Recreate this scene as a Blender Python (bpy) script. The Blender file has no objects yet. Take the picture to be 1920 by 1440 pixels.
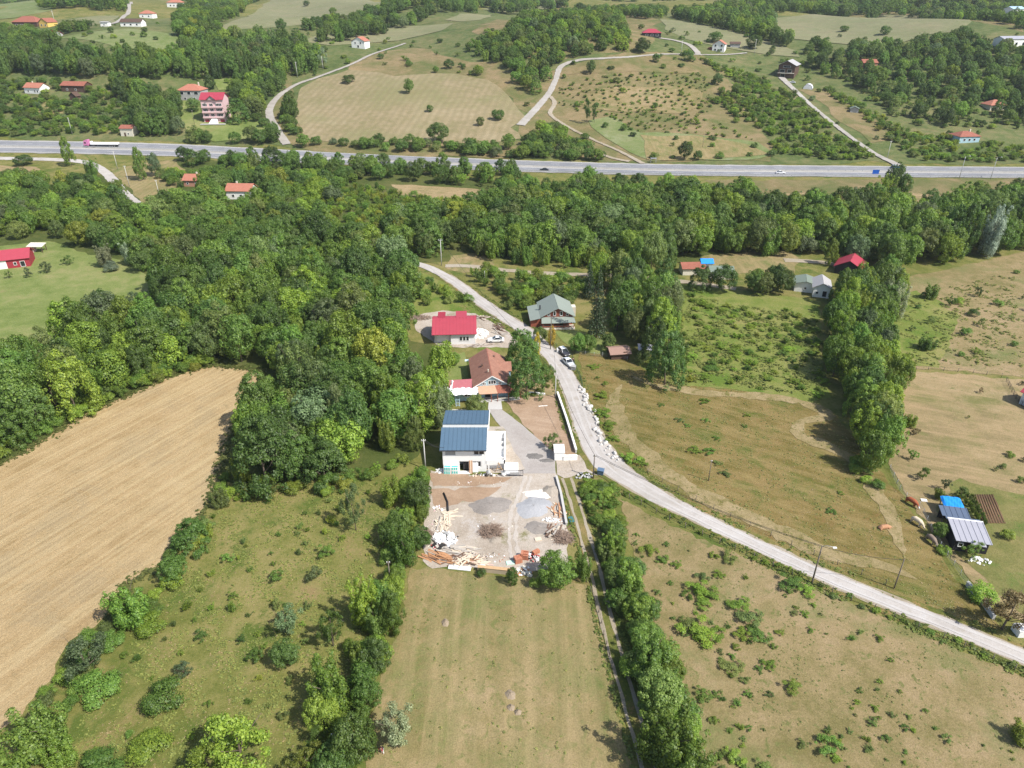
import bpy, math, random, bmesh
import numpy as np
from mathutils import Vector, Matrix
from mathutils.geometry import delaunay_2d_cdt
R = math.radians
rng = np.random.default_rng(11)
random.seed(11)
SC = bpy.context.scene
COL = SC.collection

# ------------------------------------------------------------------ camera, light, exposure
CAMH, PITCH, F = 80.0, R(29.0), 1331.0           # metres above the valley, tilt down, focal length in photo pixels
cd = bpy.data.cameras.new('camera')
cd.sensor_width = 36.0
cd.lens = 36.0 * F / 1920.0
cd.clip_start, cd.clip_end = 1.0, 12000.0
cam = bpy.data.objects.new('camera', cd)
COL.objects.link(cam)
cam.location = (0, 0, CAMH)
cam.rotation_euler = (R(90) - PITCH, 0, 0)
SC.camera = cam

SUN_EL, SUN_AZ = R(50.0), R(-33.0)               # azimuth measured from +X, negative = towards the camera side
sd = Vector((math.cos(SUN_EL) * math.cos(SUN_AZ), math.cos(SUN_EL) * math.sin(SUN_AZ), math.sin(SUN_EL)))
world = bpy.data.worlds.new('World')
SC.world = world
world.use_nodes = True
wn = world.node_tree
sky = wn.nodes.new('ShaderNodeTexSky')
sky.sky_type = 'NISHITA'
sky.sun_disc = False
sky.sun_elevation = SUN_EL
sky.sun_rotation = math.atan2(sd.x, sd.y)
sky.air_density, sky.dust_density, sky.ozone_density = 1.0, 1.6, 1.0
bg = wn.nodes['Background']
wn.links.new(sky.outputs['Color'], bg.inputs['Color'])
bg.inputs['Strength'].default_value = 0.12
sl = bpy.data.lights.new('sun', 'SUN')
sl.energy = 4.6
sl.angle = R(0.53)
sl.color = (1.0, 0.955, 0.89)
sun = bpy.data.objects.new('sun', sl)
COL.objects.link(sun)
sun.rotation_euler = sd.to_track_quat('Z', 'Y').to_euler()
SC.view_settings.view_transform = 'Standard'
SC.view_settings.look = 'None'
SC.view_settings.gamma = 1.0
SC.view_settings.use_curve_mapping = False
SC.view_settings.exposure = 0.5
SC.render.engine = 'CYCLES'
SC.cycles.max_bounces = 5
SC.cycles.diffuse_bounces = 3
SC.cycles.glossy_bounces = 2
SC.cycles.transmission_bounces = 3
SC.cycles.transparent_max_bounces = 4
SC.cycles.volume_bounces = 0
SC.cycles.use_denoising = True
SC.cycles.denoiser = 'OPENIMAGEDENOISE'
SC.cycles.denoising_input_passes = 'RGB_ALBEDO_NORMAL'
SC.cycles.denoising_prefilter = 'NONE'

# ------------------------------------------------------------------ terrain function
_y = np.arange(-400, 9001, 5.0)
_tab = [(-400, 0), (318, 0), (365, 2.0), (400, 6.0), (460, 17), (520, 30), (580, 43.5), (650, 51.5), (800, 58), (1000, 64.5),
        (1500, 72), (2200, 108), (3000, 150), (9000, 150)]
_z = np.interp(_y, [a for a, b in _tab], [b for a, b in _tab])
_k = np.exp(-0.5 * (np.arange(-12, 13) / 3.6) ** 2); _k /= _k.sum()
_zp = np.pad(_z, 12, mode='edge')
_z = np.convolve(_zp, _k, mode='valid')
def sstep(a, b, x):
    t = np.clip((x - a) / (b - a), 0, 1)
    return t * t * (3 - 2 * t)
def HZ(x, y):
    x = np.asarray(x, float); y = np.asarray(y, float)
    z = np.interp(y, _y, _z)
    a = sstep(400, 560, y)
    z = z + a * (6.2 * np.sin(x / 52 + 0.6) * np.cos(y / 95) + 2.0 * np.sin(x / 29 + y / 47))
    b = sstep(1000, 1900, y)
    z = z + b * (30 * np.sin(x / 330 + 1.0) + 16 * np.sin(x / 140 + y / 400))
    return z
def hz(x, y): return float(HZ(x, y))
_t = np.geomspace(30, 9000, 900)
def P(u, v, up=0.0):
    """The ground point (raised by up) that the photo shows at pixel u, v."""
    c, s = math.cos(PITCH), math.sin(PITCH)
    d = np.array([u - 960.0, F * c - (v - 720.0) * s, -F * s - (v - 720.0) * c])
    d /= np.linalg.norm(d)
    g = (CAMH + _t * d[2]) - HZ(_t * d[0], _t * d[1]) - up
    k = np.argmax(g < 0)
    if g[k] >= 0: k = len(_t) - 1
    k = max(k, 1)
    a, b = _t[k - 1], _t[k]
    for _ in range(24):
        m = 0.5 * (a + b)
        if CAMH + m * d[2] - hz(m * d[0], m * d[1]) - up < 0: b = m
        else: a = m
    m = 0.5 * (a + b)
    return Vector((m * d[0], m * d[1], hz(m * d[0], m * d[1])))
def pix(x, y, z):
    c, s = math.cos(PITCH), math.sin(PITCH)
    dep = y * c - (z - CAMH) * s
    up = y * s + (z - CAMH) * c
    return 960 + F * x / dep, 720 - F * up / dep, dep
def PW(pts): return [P(*p) for p in pts]

# ------------------------------------------------------------------ materials
def S(r, g, b, k=1.9):
    """sRGB colour of a sunlit surface in the photo -> its base colour."""
    out = []
    m = (r + g + b) / 3.0
    for c in (r, g, b):
        c = (m + (c - m) * 0.95) / 255.0
        out.append((c / 12.92 if c <= 0.04045 else ((c + 0.055) / 1.055) ** 2.4) / k)
    return tuple(out) + (1.0,)
def nn(nt, t, **kw):
    n = nt.nodes.new(t)
    for k, v in kw.items(): setattr(n, k, v)
    return n
def new_mat(name):
    m = bpy.data.materials.new(name)
    m.use_nodes = True
    nt = m.node_tree
    return m, nt, nt.nodes['Principled BSDF']
def link(nt, a, b): nt.links.new(a, b)
def noise(nt, vec, scale, detail=3.0, rough=0.6, dist=0.0):
    n = nn(nt, 'ShaderNodeTexNoise')
    n.inputs['Scale'].default_value = scale
    n.inputs['Detail'].default_value = detail
    n.inputs['Roughness'].default_value = rough
    n.inputs['Distortion'].default_value = dist
    link(nt, vec, n.inputs['Vector'])
    return n.outputs['Fac']
def math_(nt, op, a, b=None, clamp=False):
    n = nn(nt, 'ShaderNodeMath', operation=op, use_clamp=clamp)
    for i, x in enumerate((a, b)):
        if x is None: continue
        if isinstance(x, (int, float)): n.inputs[i].default_value = x
        else: link(nt, x, n.inputs[i])
    return n.outputs[0]
def ramp(nt, fac, stops):
    n = nn(nt, 'ShaderNodeValToRGB')
    e = n.color_ramp.elements
    while len(e) < len(stops): e.new(0.5)
    for q, (p, c) in zip(e, stops): q.position = p; q.color = c
    link(nt, fac, n.inputs['Fac'])
    return n.outputs['Color']
def mixc(nt, fac, a, b, mode='MIX'):
    n = nn(nt, 'ShaderNodeMix', data_type='RGBA', blend_type=mode)
    if isinstance(fac, (int, float)): n.inputs[0].default_value = fac
    else: link(nt, fac, n.inputs[0])
    for i, x in ((6, a), (7, b)):
        if isinstance(x, tuple): n.inputs[i].default_value = x
        else: link(nt, x, n.inputs[i])
    return n.outputs[2]
def worldpos(nt): return nn(nt, 'ShaderNodeNewGeometry').outputs['Position']
def mapping(nt, vec, scale=(1, 1, 1), rz=0.0):
    n = nn(nt, 'ShaderNodeMapping')
    n.inputs['Scale'].default_value = scale
    n.inputs['Rotation'].default_value = (0, 0, rz)
    link(nt, vec, n.inputs['Vector'])
    return n.outputs['Vector']
def ground_mat(name, stops, patch=None, patch_lo=0.52, patch_hi=0.6, patch_scale=0.12, big=0.03, mid=0.22, fine=1.6, streak=None,
               streak_rot=0.0, streak_scale=(0.05, 0.9, 1), fine_amt=0.55, bump=0.5, lines=None, patch2=None, p2=(0.6, 0.68, 0.25)):
    m, nt, bs = new_mat(name)
    p = worldpos(nt)
    w = mapping(nt, p, (1, 1, 0.3))
    a = noise(nt, w, big, 4)
    b = noise(nt, w, mid, 4)
    c = noise(nt, w, fine, 5, 0.75)
    f = math_(nt, 'ADD', math_(nt, 'MULTIPLY', a, 0.4), math_(nt, 'ADD', math_(nt, 'MULTIPLY', b, 0.35), math_(nt, 'MULTIPLY', c, 0.25)))
    f = math_(nt, 'ADD', math_(nt, 'MULTIPLY', math_(nt, 'SUBTRACT', f, 0.5), 3.3), 0.5, True)
    col = ramp(nt, f, stops)
    if patch:
        q = math_(nt, 'ADD', math_(nt, 'MULTIPLY', noise(nt, w, patch_scale, 5, 0.65, 0.4), 0.75), math_(nt, 'MULTIPLY', c, 0.25))
        mr = nn(nt, 'ShaderNodeMapRange'); mr.inputs[1].default_value = patch_lo; mr.inputs[2].default_value = patch_hi
        link(nt, q, mr.inputs[0])
        col = mixc(nt, mr.outputs[0], col, patch)
    if patch2:
        w2 = mapping(nt, p, (1, 1, 0.3), 1.1)
        q = math_(nt, 'ADD', math_(nt, 'MULTIPLY', noise(nt, w2, p2[2], 5, 0.65, 0.8), 0.7), math_(nt, 'MULTIPLY', c, 0.3))
        mr = nn(nt, 'ShaderNodeMapRange'); mr.inputs[1].default_value = p2[0]; mr.inputs[2].default_value = p2[1]
        link(nt, q, mr.inputs[0])
        col = mixc(nt, mr.outputs[0], col, patch2)
    if streak:
        sv = mapping(nt, mapping(nt, p, (1, 1, 1), streak_rot), streak_scale)
        sn = noise(nt, sv, 1.0, 5, 0.7, 0.3)
        mr = nn(nt, 'ShaderNodeMapRange'); mr.inputs[1].default_value = 0.42; mr.inputs[2].default_value = 0.66
        link(nt, sn, mr.inputs[0])
        col = mixc(nt, math_(nt, 'MULTIPLY', mr.outputs[0], 0.75), col, streak)
    if lines:                                                  # (colour, spacing m, rotation, amount)
        lv = mapping(nt, p, (1, 1, 1), lines[2])
        wv = nn(nt, 'ShaderNodeTexWave', wave_type='BANDS', bands_direction='X')
        wv.inputs['Scale'].default_value = 0.314 / lines[1]
        wv.inputs['Distortion'].default_value = 3.0
        wv.inputs['Detail'].default_value = 3
        wv.inputs['Detail Scale'].default_value = 0.6
        link(nt, lv, wv.inputs['Vector'])
        col = mixc(nt, math_(nt, 'MULTIPLY', wv.outputs['Fac'], lines[3]), col, lines[0])
    d = noise(nt, p, 5.5, 4, 0.8)
    br = math_(nt, 'ADD', math_(nt, 'MULTIPLY', math_(nt, 'SUBTRACT', d, 0.5), fine_amt * 2.2), 1.0)
    hsv = nn(nt, 'ShaderNodeHueSaturation')
    link(nt, br, hsv.inputs['Value']); link(nt, col, hsv.inputs['Color'])
    link(nt, hsv.outputs[0], bs.inputs['Base Color'])
    bs.inputs['Roughness'].default_value = 0.95
    bs.inputs['Specular IOR Level'].default_value = 0.1
    bp = nn(nt, 'ShaderNodeBump')
    bp.inputs['Strength'].default_value = bump; bp.inputs['Distance'].default_value = 0.35
    link(nt, math_(nt, 'ADD', math_(nt, 'MULTIPLY', c, 0.6), math_(nt, 'MULTIPLY', d, 0.4)), bp.inputs['Height'])
    link(nt, bp.outputs[0], bs.inputs['Normal'])
    return m
_pm = {}
def plain(name, col, rough=0.7, metal=0.0, var=0.12, scale=1.5, spec=0.3, bump=0.0):
    """A solid material with grain and wear that follow the object."""
    if name in _pm: return _pm[name]
    m, nt, bs = new_mat(name)
    tc = nn(nt, 'ShaderNodeTexCoord').outputs['Object']
    n = noise(nt, tc, scale, 5, 0.65)
    v = math_(nt, 'ADD', math_(nt, 'MULTIPLY', math_(nt, 'SUBTRACT', n, 0.5), var * 2), 1.0)
    h = nn(nt, 'ShaderNodeHueSaturation'); h.inputs['Color'].default_value = col if len(col) == 4 else tuple(col) + (1,)
    link(nt, v, h.inputs['Value']); link(nt, h.outputs[0], bs.inputs['Base Color'])
    bs.inputs['Roughness'].default_value = rough; bs.inputs['Metallic'].default_value = metal
    bs.inputs['Specular IOR Level'].default_value = spec
    if bump:
        bp = nn(nt, 'ShaderNodeBump'); bp.inputs['Strength'].default_value = bump; bp.inputs['Distance'].default_value = 0.05
        link(nt, n, bp.inputs['Height']); link(nt, bp.outputs[0], bs.inputs['Normal'])
    _pm[name] = m
    return m
def tile_mat(name, c1, c2, spacing=0.28, axis='X'):
    if name in _pm: return _pm[name]
    m, nt, bs = new_mat(name)
    tc = nn(nt, 'ShaderNodeTexCoord').outputs['Object']
    wv = nn(nt, 'ShaderNodeTexWave', wave_type='BANDS', bands_direction=axis); wv.inputs['Scale'].default_value = 0.314 / spacing
    wv.inputs['Distortion'].default_value = 0.4
    link(nt, tc, wv.inputs['Vector'])
    n = noise(nt, tc, 0.8, 6, 0.75); n2 = noise(nt, tc, 6, 3)
    q = math_(nt, 'ADD', math_(nt, 'MULTIPLY', n, 0.6), math_(nt, 'MULTIPLY', n2, 0.4))
    c = ramp(nt, q, [(0.35, c1), (0.65, c2)])
    c = mixc(nt, math_(nt, 'MULTIPLY', wv.outputs['Fac'], 0.35), c, (c1[0] * 0.5, c1[1] * 0.5, c1[2] * 0.5, 1))
    link(nt, c, bs.inputs['Base Color']); bs.inputs['Roughness'].default_value = 0.85
    bp = nn(nt, 'ShaderNodeBump'); bp.inputs['Strength'].default_value = 0.6; bp.inputs['Distance'].default_value = 0.06
    link(nt, wv.outputs['Fac'], bp.inputs['Height']); link(nt, bp.outputs[0], bs.inputs['Normal'])
    _pm[name] = m
    return m
def glass_mat():
    if 'glass' in _pm: return _pm['glass']
    m, nt, bs = new_mat('window glass')
    bs.inputs['Base Color'].default_value = (0.02, 0.025, 0.03, 1); bs.inputs['Roughness'].default_value = 0.08
    bs.inputs['Specular IOR Level'].default_value = 0.6
    _pm['glass'] = m
    return m
def leaf_mat():
    m, nt, bs = new_mat('foliage')
    nt.nodes.remove(bs)
    out = nt.nodes['Material Output']
    at = nn(nt, 'ShaderNodeAttribute', attribute_type='INSTANCER', attribute_name='tone')
    lv = nn(nt, 'ShaderNodeAttribute', attribute_type='GEOMETRY', attribute_name='leafv')
    oi = nn(nt, 'ShaderNodeObjectInfo')
    h = nn(nt, 'ShaderNodeHueSaturation')
    val = math_(nt, 'ADD', math_(nt, 'MULTIPLY', lv.outputs['Fac'], 0.75), 0.62)
    val = math_(nt, 'MULTIPLY', val, math_(nt, 'ADD', math_(nt, 'MULTIPLY', oi.outputs['Random'], 0.5), 0.75))
    link(nt, val, h.inputs['Value'])
    hue = math_(nt, 'ADD', math_(nt, 'MULTIPLY', lv.outputs['Fac'], -0.03), 0.497)
    link(nt, hue, h.inputs['Hue'])
    link(nt, at.outputs['Color'], h.inputs['Color'])
    df = nn(nt, 'ShaderNodeBsdfDiffuse'); tr = nn(nt, 'ShaderNodeBsdfTranslucent'); gl = nn(nt, 'ShaderNodeBsdfGlossy')
    link(nt, h.outputs[0], df.inputs['Color'])
    h2 = nn(nt, 'ShaderNodeHueSaturation'); h2.inputs['Hue'].default_value = 0.485; h2.inputs['Saturation'].default_value = 1.15; h2.inputs['Value'].default_value = 1.2
    link(nt, h.outputs[0], h2.inputs['Color']); link(nt, h2.outputs[0], tr.inputs['Color'])
    gl.inputs['Roughness'].default_value = 0.5; gl.inputs['Color'].default_value = (0.6, 0.6, 0.6, 1)
    m1 = nn(nt, 'ShaderNodeMixShader'); m1.inputs[0].default_value = 0.42
    link(nt, df.outputs[0], m1.inputs[1]); link(nt, tr.outputs[0], m1.inputs[2])
    m2 = nn(nt, 'ShaderNodeMixShader'); m2.inputs[0].default_value = 0.035
    link(nt, m1.outputs[0], m2.inputs[1]); link(nt, gl.outputs[0], m2.inputs[2])
    link(nt, m2.outputs[0], out.inputs['Surface'])
    return m
LEAF = leaf_mat()
BARK = plain('bark', (0.13, 0.10, 0.075, 1), 0.95, var=0.4, scale=4)

# ------------------------------------------------------------------ mesh helpers and object tagging
def tag(o, label=None, cat=None, group=None, kind=None):
    if label: o['label'] = label
    if cat: o['category'] = cat
    if group: o['group'] = group
    if kind: o['kind'] = kind
    return o
def thing(name, label, cat, loc, rz=0.0, group=None):
    o = bpy.data.objects.new(name, None)
    COL.objects.link(o)
    o.location = loc; o.rotation_euler = (0, 0, rz); o.empty_display_size = 0.3
    return tag(o, label, cat, group)
def link_mesh(name, me, parent=None, loc=None, rz=0.0):
    o = bpy.data.objects.new(name, me)
    COL.objects.link(o)
    if parent: o.parent = parent
    if loc is not None: o.location = loc
    if rz: o.rotation_euler = (0, 0, rz)
    return o
class MB:
    def __init__(s): s.v, s.f, s.sm = [], [], []
    def face(s, pts, smooth=False):
        k = len(s.v); s.v += [tuple(p) for p in pts]; s.f.append(tuple(range(k, k + len(pts)))); s.sm.append(smooth)
    def box(s, x0, x1, y0, y1, z0, z1, M=None):
        c = [Vector((x, y, z)) for z in (z0, z1) for y in (y0, y1) for x in (x0, x1)]
        if M is not None: c = [M @ p for p in c]
        k = len(s.v); s.v += [tuple(p) for p in c]
        for q in ((0, 2, 3, 1), (4, 5, 7, 6), (0, 1, 5, 4), (2, 6, 7, 3), (0, 4, 6, 2), (1, 3, 7, 5)):
            s.f.append(tuple(k + i for i in q)); s.sm.append(False)
        return s
    def beam(s, a, b, w, h):
        a, b = Vector(a), Vector(b); d = b - a; L = d.length
        M = Matrix.Translation(a) @ d.to_track_quat('X', 'Z').to_matrix().to_4x4()
        return s.box(0, L, -w / 2, w / 2, -h / 2, h / 2, M)
    def tube(s, pts, rad, n=6, cap=True):
        rings = []
        for i, p in enumerate(pts):
            p = Vector(p)
            d = (Vector(pts[min(i + 1, len(pts) - 1)]) - Vector(pts[max(i - 1, 0)])).normalized()
            a = d.orthogonal().normalized(); b = d.cross(a)
            r = rad[i] if hasattr(rad, '__len__') else rad
            k = len(s.v)
            for j in range(n):
                t = 2 * math.pi * j / n
                s.v.append(tuple(p + a * (r * math.cos(t)) + b * (r * math.sin(t))))
            rings.append(k)
        for a, b in zip(rings, rings[1:]):
            for j in range(n):
                s.f.append((a + j, a + (j + 1) % n, b + (j + 1) % n, b + j)); s.sm.append(True)
        if cap:
            s.f.append(tuple(rings[0] + j for j in reversed(range(n)))); s.sm.append(False)
            s.f.append(tuple(rings[-1] + j for j in range(n))); s.sm.append(False)
        return s
    def slab(s, a, b, c, d, t):
        a, b, c, d = map(Vector, (a, b, c, d))
        n = (b - a).cross(d - a).normalized() * t
        k = len(s.v); s.v += [tuple(p) for p in (a, b, c, d, a - n, b - n, c - n, d - n)]
        for q in ((0, 1, 2, 3), (7, 6, 5, 4), (0, 4, 5, 1), (1, 5, 6, 2), (2, 6, 7, 3), (3, 7, 4, 0)):
            s.f.append(tuple(k + i for i in q)); s.sm.append(False)
        return s
    def mesh(s, name, mat):
        me = bpy.data.meshes.new(name)
        me.from_pydata(s.v, [], s.f)
        me.polygons.foreach_set('use_smooth', s.sm)
        if mat: me.materials.append(mat)
        me.update()
        return me
    def put(s, name, mat, parent=None, loc=None, rz=0.0):
        return link_mesh(name, s.mesh(name, mat), parent, loc, rz)
def boxpart(name, mat, parent, x0, x1, y0, y1, z0, z1):
    return MB().box(x0, x1, y0, y1, z0, z1).put(name, mat, parent)

# ------------------------------------------------------------------ ground sheets and strips
def jitter_poly(pts, step, jit):
    out = []
    n = len(pts)
    for i in range(n):
        a, b = Vector(pts[i][:2]), Vector(pts[(i + 1) % n][:2])
        L = (b - a).length
        st = step * max(1.0, (a.y + b.y) / 2 / 150.0)
        m = max(1, int(L / st)); nrm = Vector((-(b - a).y, (b - a).x)).normalized() if L > 0 else Vector((0, 0))
        for k in range(m):
            q = a.lerp(b, k / m)
            out.append(q + nrm * random.gauss(0, jit) * max(1.0, q.y / 200.0))
    return out
SHEETS = []
def sheet(name, px, mat, zoff, step=1.6, jit=0.28, wpts=None):
    pts = wpts or PW(px)
    poly = jitter_poly(pts, step, jit)
    n = len(poly)
    vs = list(poly)
    xs = [p.x for p in poly]; ys = [p.y for p in poly]
    if max(ys) > 260:
        g = 6.0
        A = np.array([(p.x, p.y) for p in poly])
        gx, gy = np.meshgrid(np.arange(min(xs), max(xs), g), np.arange(max(min(ys), 236), max(ys), g))
        q = np.c_[gx.ravel(), gy.ravel()]
        vs += [Vector(t) for t in q[inpoly(q, A)]]
    zoff = zoff * (1.0 if min(ys) < 330 else 3.0) + 0.0005 * len(SHEETS); SHEETS.append(name)
    r = delaunay_2d_cdt(vs, [(i, (i + 1) % n) for i in range(n)], [], 1, 1e-5)
    co = r[0]
    z = HZ([p.x for p in co], [p.y for p in co]) + zoff
    me = bpy.data.meshes.new(name)
    fs = []
    for f in r[2]:
        a, b, c = (co[i] for i in f[:3])
        fs.append(f if (b - a).cross(c - a) > 0 else f[::-1])
    me.from_pydata([(p.x, p.y, zz) for p, zz in zip(co, z)], [], fs)
    ar = sum(q.area for q in me.polygons); pa = abs(sum(p.x * q.y - q.x * p.y for p, q in zip(poly, poly[1:] + poly[:1]))) / 2
    if abs(ar / pa - 1) > .15: print('SHEET', name, px[:2] if px else '', round(ar), round(pa))
    me.materials.append(mat)
    o = link_mesh(name, me)
    return tag(o, kind='structure')
def inpoly(q, A):
    q = np.atleast_2d(q); x, y = q[:, 0], q[:, 1]
    ins = np.zeros(len(q), bool); j = len(A) - 1
    for i in range(len(A)):
        xi, yi, xj, yj = A[i, 0], A[i, 1], A[j, 0], A[j, 1]
        if yi != yj:
            c = ((yi > y) != (yj > y)) & (x < (xj - xi) * (y - yi) / (yj - yi) + xi)
            ins ^= c
        j = i
    return ins
def resample(pts, step, vals=None):
    """Catmull-Rom through world points; returns (N,2) and interpolated values."""
    A = np.array([(p[0], p[1]) for p in pts]); A = np.vstack([2 * A[0] - A[1], A, 2 * A[-1] - A[-2]])
    W = None if vals is None else np.array([vals[0]] + list(vals) + [vals[-1]])
    out, wv = [], []
    for i in range(1, len(A) - 2):
        L = np.linalg.norm(A[i + 1] - A[i]); m = max(2, int(L / step))
        for k in range(m):
            t = k / m; t2, t3 = t * t, t * t * t
            out.append(0.5 * (2 * A[i] + (A[i + 1] - A[i - 1]) * t + (2 * A[i - 1] - 5 * A[i] + 4 * A[i + 1] - A[i + 2]) * t2 + (3 * A[i] - A[i - 1] - 3 * A[i + 1] + A[i + 2]) * t3))
            if W is not None: wv.append(W[i] * (1 - t) + W[i + 1] * t)
    out.append(A[-2]); wv.append(W[-2] if W is not None else 0)
    return np.array(out), np.array(wv)
def normals2(C):
    d = np.gradient(C, axis=0); d /= np.linalg.norm(d, axis=1)[:, None] + 1e-9
    return np.c_[-d[:, 1], d[:, 0]]
ROADS = []                                                        # (centre points, half widths)
def strip(name, C, off0, off1, mat, zoff, jit=0.0, crown=0.0, parent=None, kind='structure', block=False):
    """A ribbon along centre line C from offset off0 to off1 (left positive)."""
    N = normals2(C); n = len(C)
    off0 = np.broadcast_to(off0, n) + rng.normal(0, 1, n) * jit
    off1 = np.broadcast_to(off1, n) + rng.normal(0, 1, n) * jit
    rows = []
    for t in (0, 0.25, 0.5, 0.75, 1):
        q = C + N * (off0 * (1 - t) + off1 * t)[:, None]
        rows.append(np.c_[q, HZ(q[:, 0], q[:, 1]) + zoff + crown * (1 - (2 * t - 1) ** 2)])
    v = np.concatenate(rows)
    fs = []
    for r in range(4):
        for i in range(n - 1):
            fs.append((r * n + i, r * n + i + 1, (r + 1) * n + i + 1, (r + 1) * n + i))
    me = bpy.data.meshes.new(name)
    a, b, c = (Vector(v[i]) for i in fs[0][:3])
    if (b - a).cross(c - a).z < 0: fs = [f[::-1] for f in fs]
    me.from_pydata(v.tolist(), [], fs); me.materials.append(mat)
    me.polygons.foreach_set('use_smooth', [True] * len(fs))
    o = link_mesh(name, me, parent)
    if kind: tag(o, kind=kind)
    if block: ROADS.append((C, np.maximum(np.abs(off0), np.abs(off1))))
    return o
# ------------------------------------------------------------------ the ground and the fields
G_meadow = ground_mat('valley grass', [(0.25, S(124, 132, 62)), (0.5, S(152, 150, 82)), (0.75, S(174, 162, 102))], patch=S(112, 130, 58), patch2=S(176, 152, 104), p2=(0.57, 0.66, 0.07))
gx = np.concatenate([-np.geomspace(2400, 620, 22), np.arange(-600, 601, 7.0), np.geomspace(620, 2400, 22)])
gy = np.concatenate([np.arange(-160, 240, 20.0), np.arange(240, 1300, 5.0), np.geomspace(1300, 3100, 40)])
X, Y = np.meshgrid(gx, gy)
V = np.c_[X.ravel(), Y.ravel(), HZ(X.ravel(), Y.ravel())]
nx, ny = len(gx), len(gy)
idx = np.arange(nx * ny).reshape(ny, nx)
Fq = np.stack([idx[:-1, :-1], idx[:-1, 1:], idx[1:, 1:], idx[1:, :-1]], -1).reshape(-1, 4)
me = bpy.data.meshes.new('ground')
me.from_pydata(V.tolist(), [], Fq.tolist())
me.polygons.foreach_set('use_smooth', [True] * len(Fq))
me.materials.append(G_meadow)
tag(link_mesh('ground', me), kind='structure')

M_hill = ground_mat('dry hillside', [(0.25, S(146, 134, 88)), (0.5, S(168, 150, 106)), (0.8, S(184, 160, 120))], patch=S(122, 132, 74), patch_lo=0.44, patch_hi=0.62, patch_scale=0.05, patch2=S(196, 168, 124), p2=(.56, .68, .03), fine_amt=.7)
M_hillgreen = ground_mat('green hillside', [(0.25, S(104, 124, 66)), (0.5, S(130, 140, 84)), (0.8, S(158, 150, 102))], patch=S(96, 114, 60), patch_lo=.5, patch_hi=.66, patch_scale=0.06)
M_pale = ground_mat('pale mown field', [(0.25, S(150, 156, 108)), (0.6, S(168, 168, 124)), (0.9, S(180, 170, 130))], streak=S(158, 152, 116), streak_scale=(0.01, 0.12, 1), streak_rot=0.2, fine_amt=0.3)
M_pale2 = ground_mat('pale green field', [(0.25, S(132, 152, 84)), (0.6, S(154, 164, 106)), (0.9, S(172, 172, 124))], patch=S(186, 190, 150), patch_lo=0.54, patch_hi=0.72, patch_scale=0.05, fine_amt=0.35)
M_stub = ground_mat('stubble', [(0.2, S(194, 163, 113)), (0.5, S(218, 186, 135)), (0.8, S(228, 199, 150))], streak=S(243, 217, 164), streak_rot=R(-62), streak_scale=(0.02, 0.9, 1), fine_amt=0.55, patch=S(204, 178, 134), patch_scale=0.08, lines=(S(196, 166, 118), 2.2, R(28), 0.14), patch2=S(196, 172, 126), p2=(.56, .66, .45), bump=.8)
M_hay = ground_mat('hillside stubble', [(0.2, S(166, 156, 110)), (0.5, S(188, 170, 130)), (0.8, S(202, 184, 146))], lines=(S(160, 148, 108), 4.5, R(8), 0.45), patch=S(164, 162, 110), patch_scale=0.02, patch_lo=0.48, patch_hi=0.66, fine_amt=0.35)
M_mown = ground_mat('mown field', [(0.2, S(152, 142, 88)), (0.5, S(180, 161, 110)), (0.8, S(204, 178, 134))], patch=S(132, 146, 78), patch_lo=0.5, patch_hi=0.62, patch_scale=0.09, patch2=S(146, 148, 88), p2=(.52, .6, .6), lines=(S(152, 146, 96), 2.6, R(2), .3), streak=S(200, 178, 128), streak_rot=R(90), streak_scale=(0.02, 0.35, 1), fine_amt=0.6)
M_past = ground_mat('pasture', [(0.2, S(150, 140, 88)), (0.5, S(180, 160, 113)), (0.8, S(200, 174, 133))], patch=S(136, 146, 84), patch_lo=0.52, patch_hi=0.66, patch_scale=0.06, patch2=S(140, 142, 84), p2=(.55, .62, .7), fine_amt=0.6)
M_dry = ground_mat('dry uncut grass', [(0.2, S(118, 116, 56)), (0.5, S(146, 130, 72)), (0.8, S(172, 146, 94))], patch=S(112, 124, 54), patch_lo=0.5, patch_hi=0.62, patch_scale=0.12, streak=S(182, 160, 104), streak_rot=R(30), streak_scale=(0.12, 0.6, 1), fine_amt=0.7, patch2=S(158, 122, 74), p2=(0.56, 0.66, 0.1))
M_swath = ground_mat('cut swath', [(0.2, S(160, 146, 96)), (0.5, S(188, 168, 120)), (0.8, S(204, 182, 138))], patch=S(140, 134, 74), patch_lo=.5, patch_hi=.62, patch_scale=.5, fine_amt=0.6)
M_bare = ground_mat('bare tan earth', [(0.2, S(162, 146, 102)), (0.5, S(188, 166, 120)), (0.8, S(206, 182, 139))], patch=S(148, 146, 88), patch_lo=0.5, patch_hi=0.64, patch_scale=0.07, patch2=S(150, 146, 92), p2=(.55,.63,.4), streak=S(214, 184, 140), streak_rot=R(20), streak_scale=(0.05, 0.4, 1), fine_amt=0.55)
M_orch = ground_mat('rough orchard grass', [(0.2, S(128, 148, 64)), (0.5, S(152, 162, 82)), (0.8, S(176, 170, 104))], patch=S(118, 146, 58), patch_scale=0.1, patch2=S(178, 150, 104), p2=(0.6, 0.68, 0.1))
M_grass = ground_mat('fresh grass', [(0.2, S(132, 152, 76)), (0.5, S(154, 168, 94)), (0.8, S(180, 178, 116))], patch=S(172, 156, 106), patch_lo=0.58, patch_hi=0.68, patch_scale=0.05, fine_amt=0.4)
M_gard = ground_mat('hut garden grass', [(0.2, S(134, 138, 76)), (0.5, S(158, 152, 92)), (0.8, S(182, 166, 116))], patch=S(118, 142, 66), patch_lo=.54, patch_hi=.64, patch_scale=.14)
M_floor = ground_mat('wood floor', [(0.2, S(88, 104, 48)), (0.5, S(106, 118, 60)), (0.8, S(128, 128, 74))])
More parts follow.
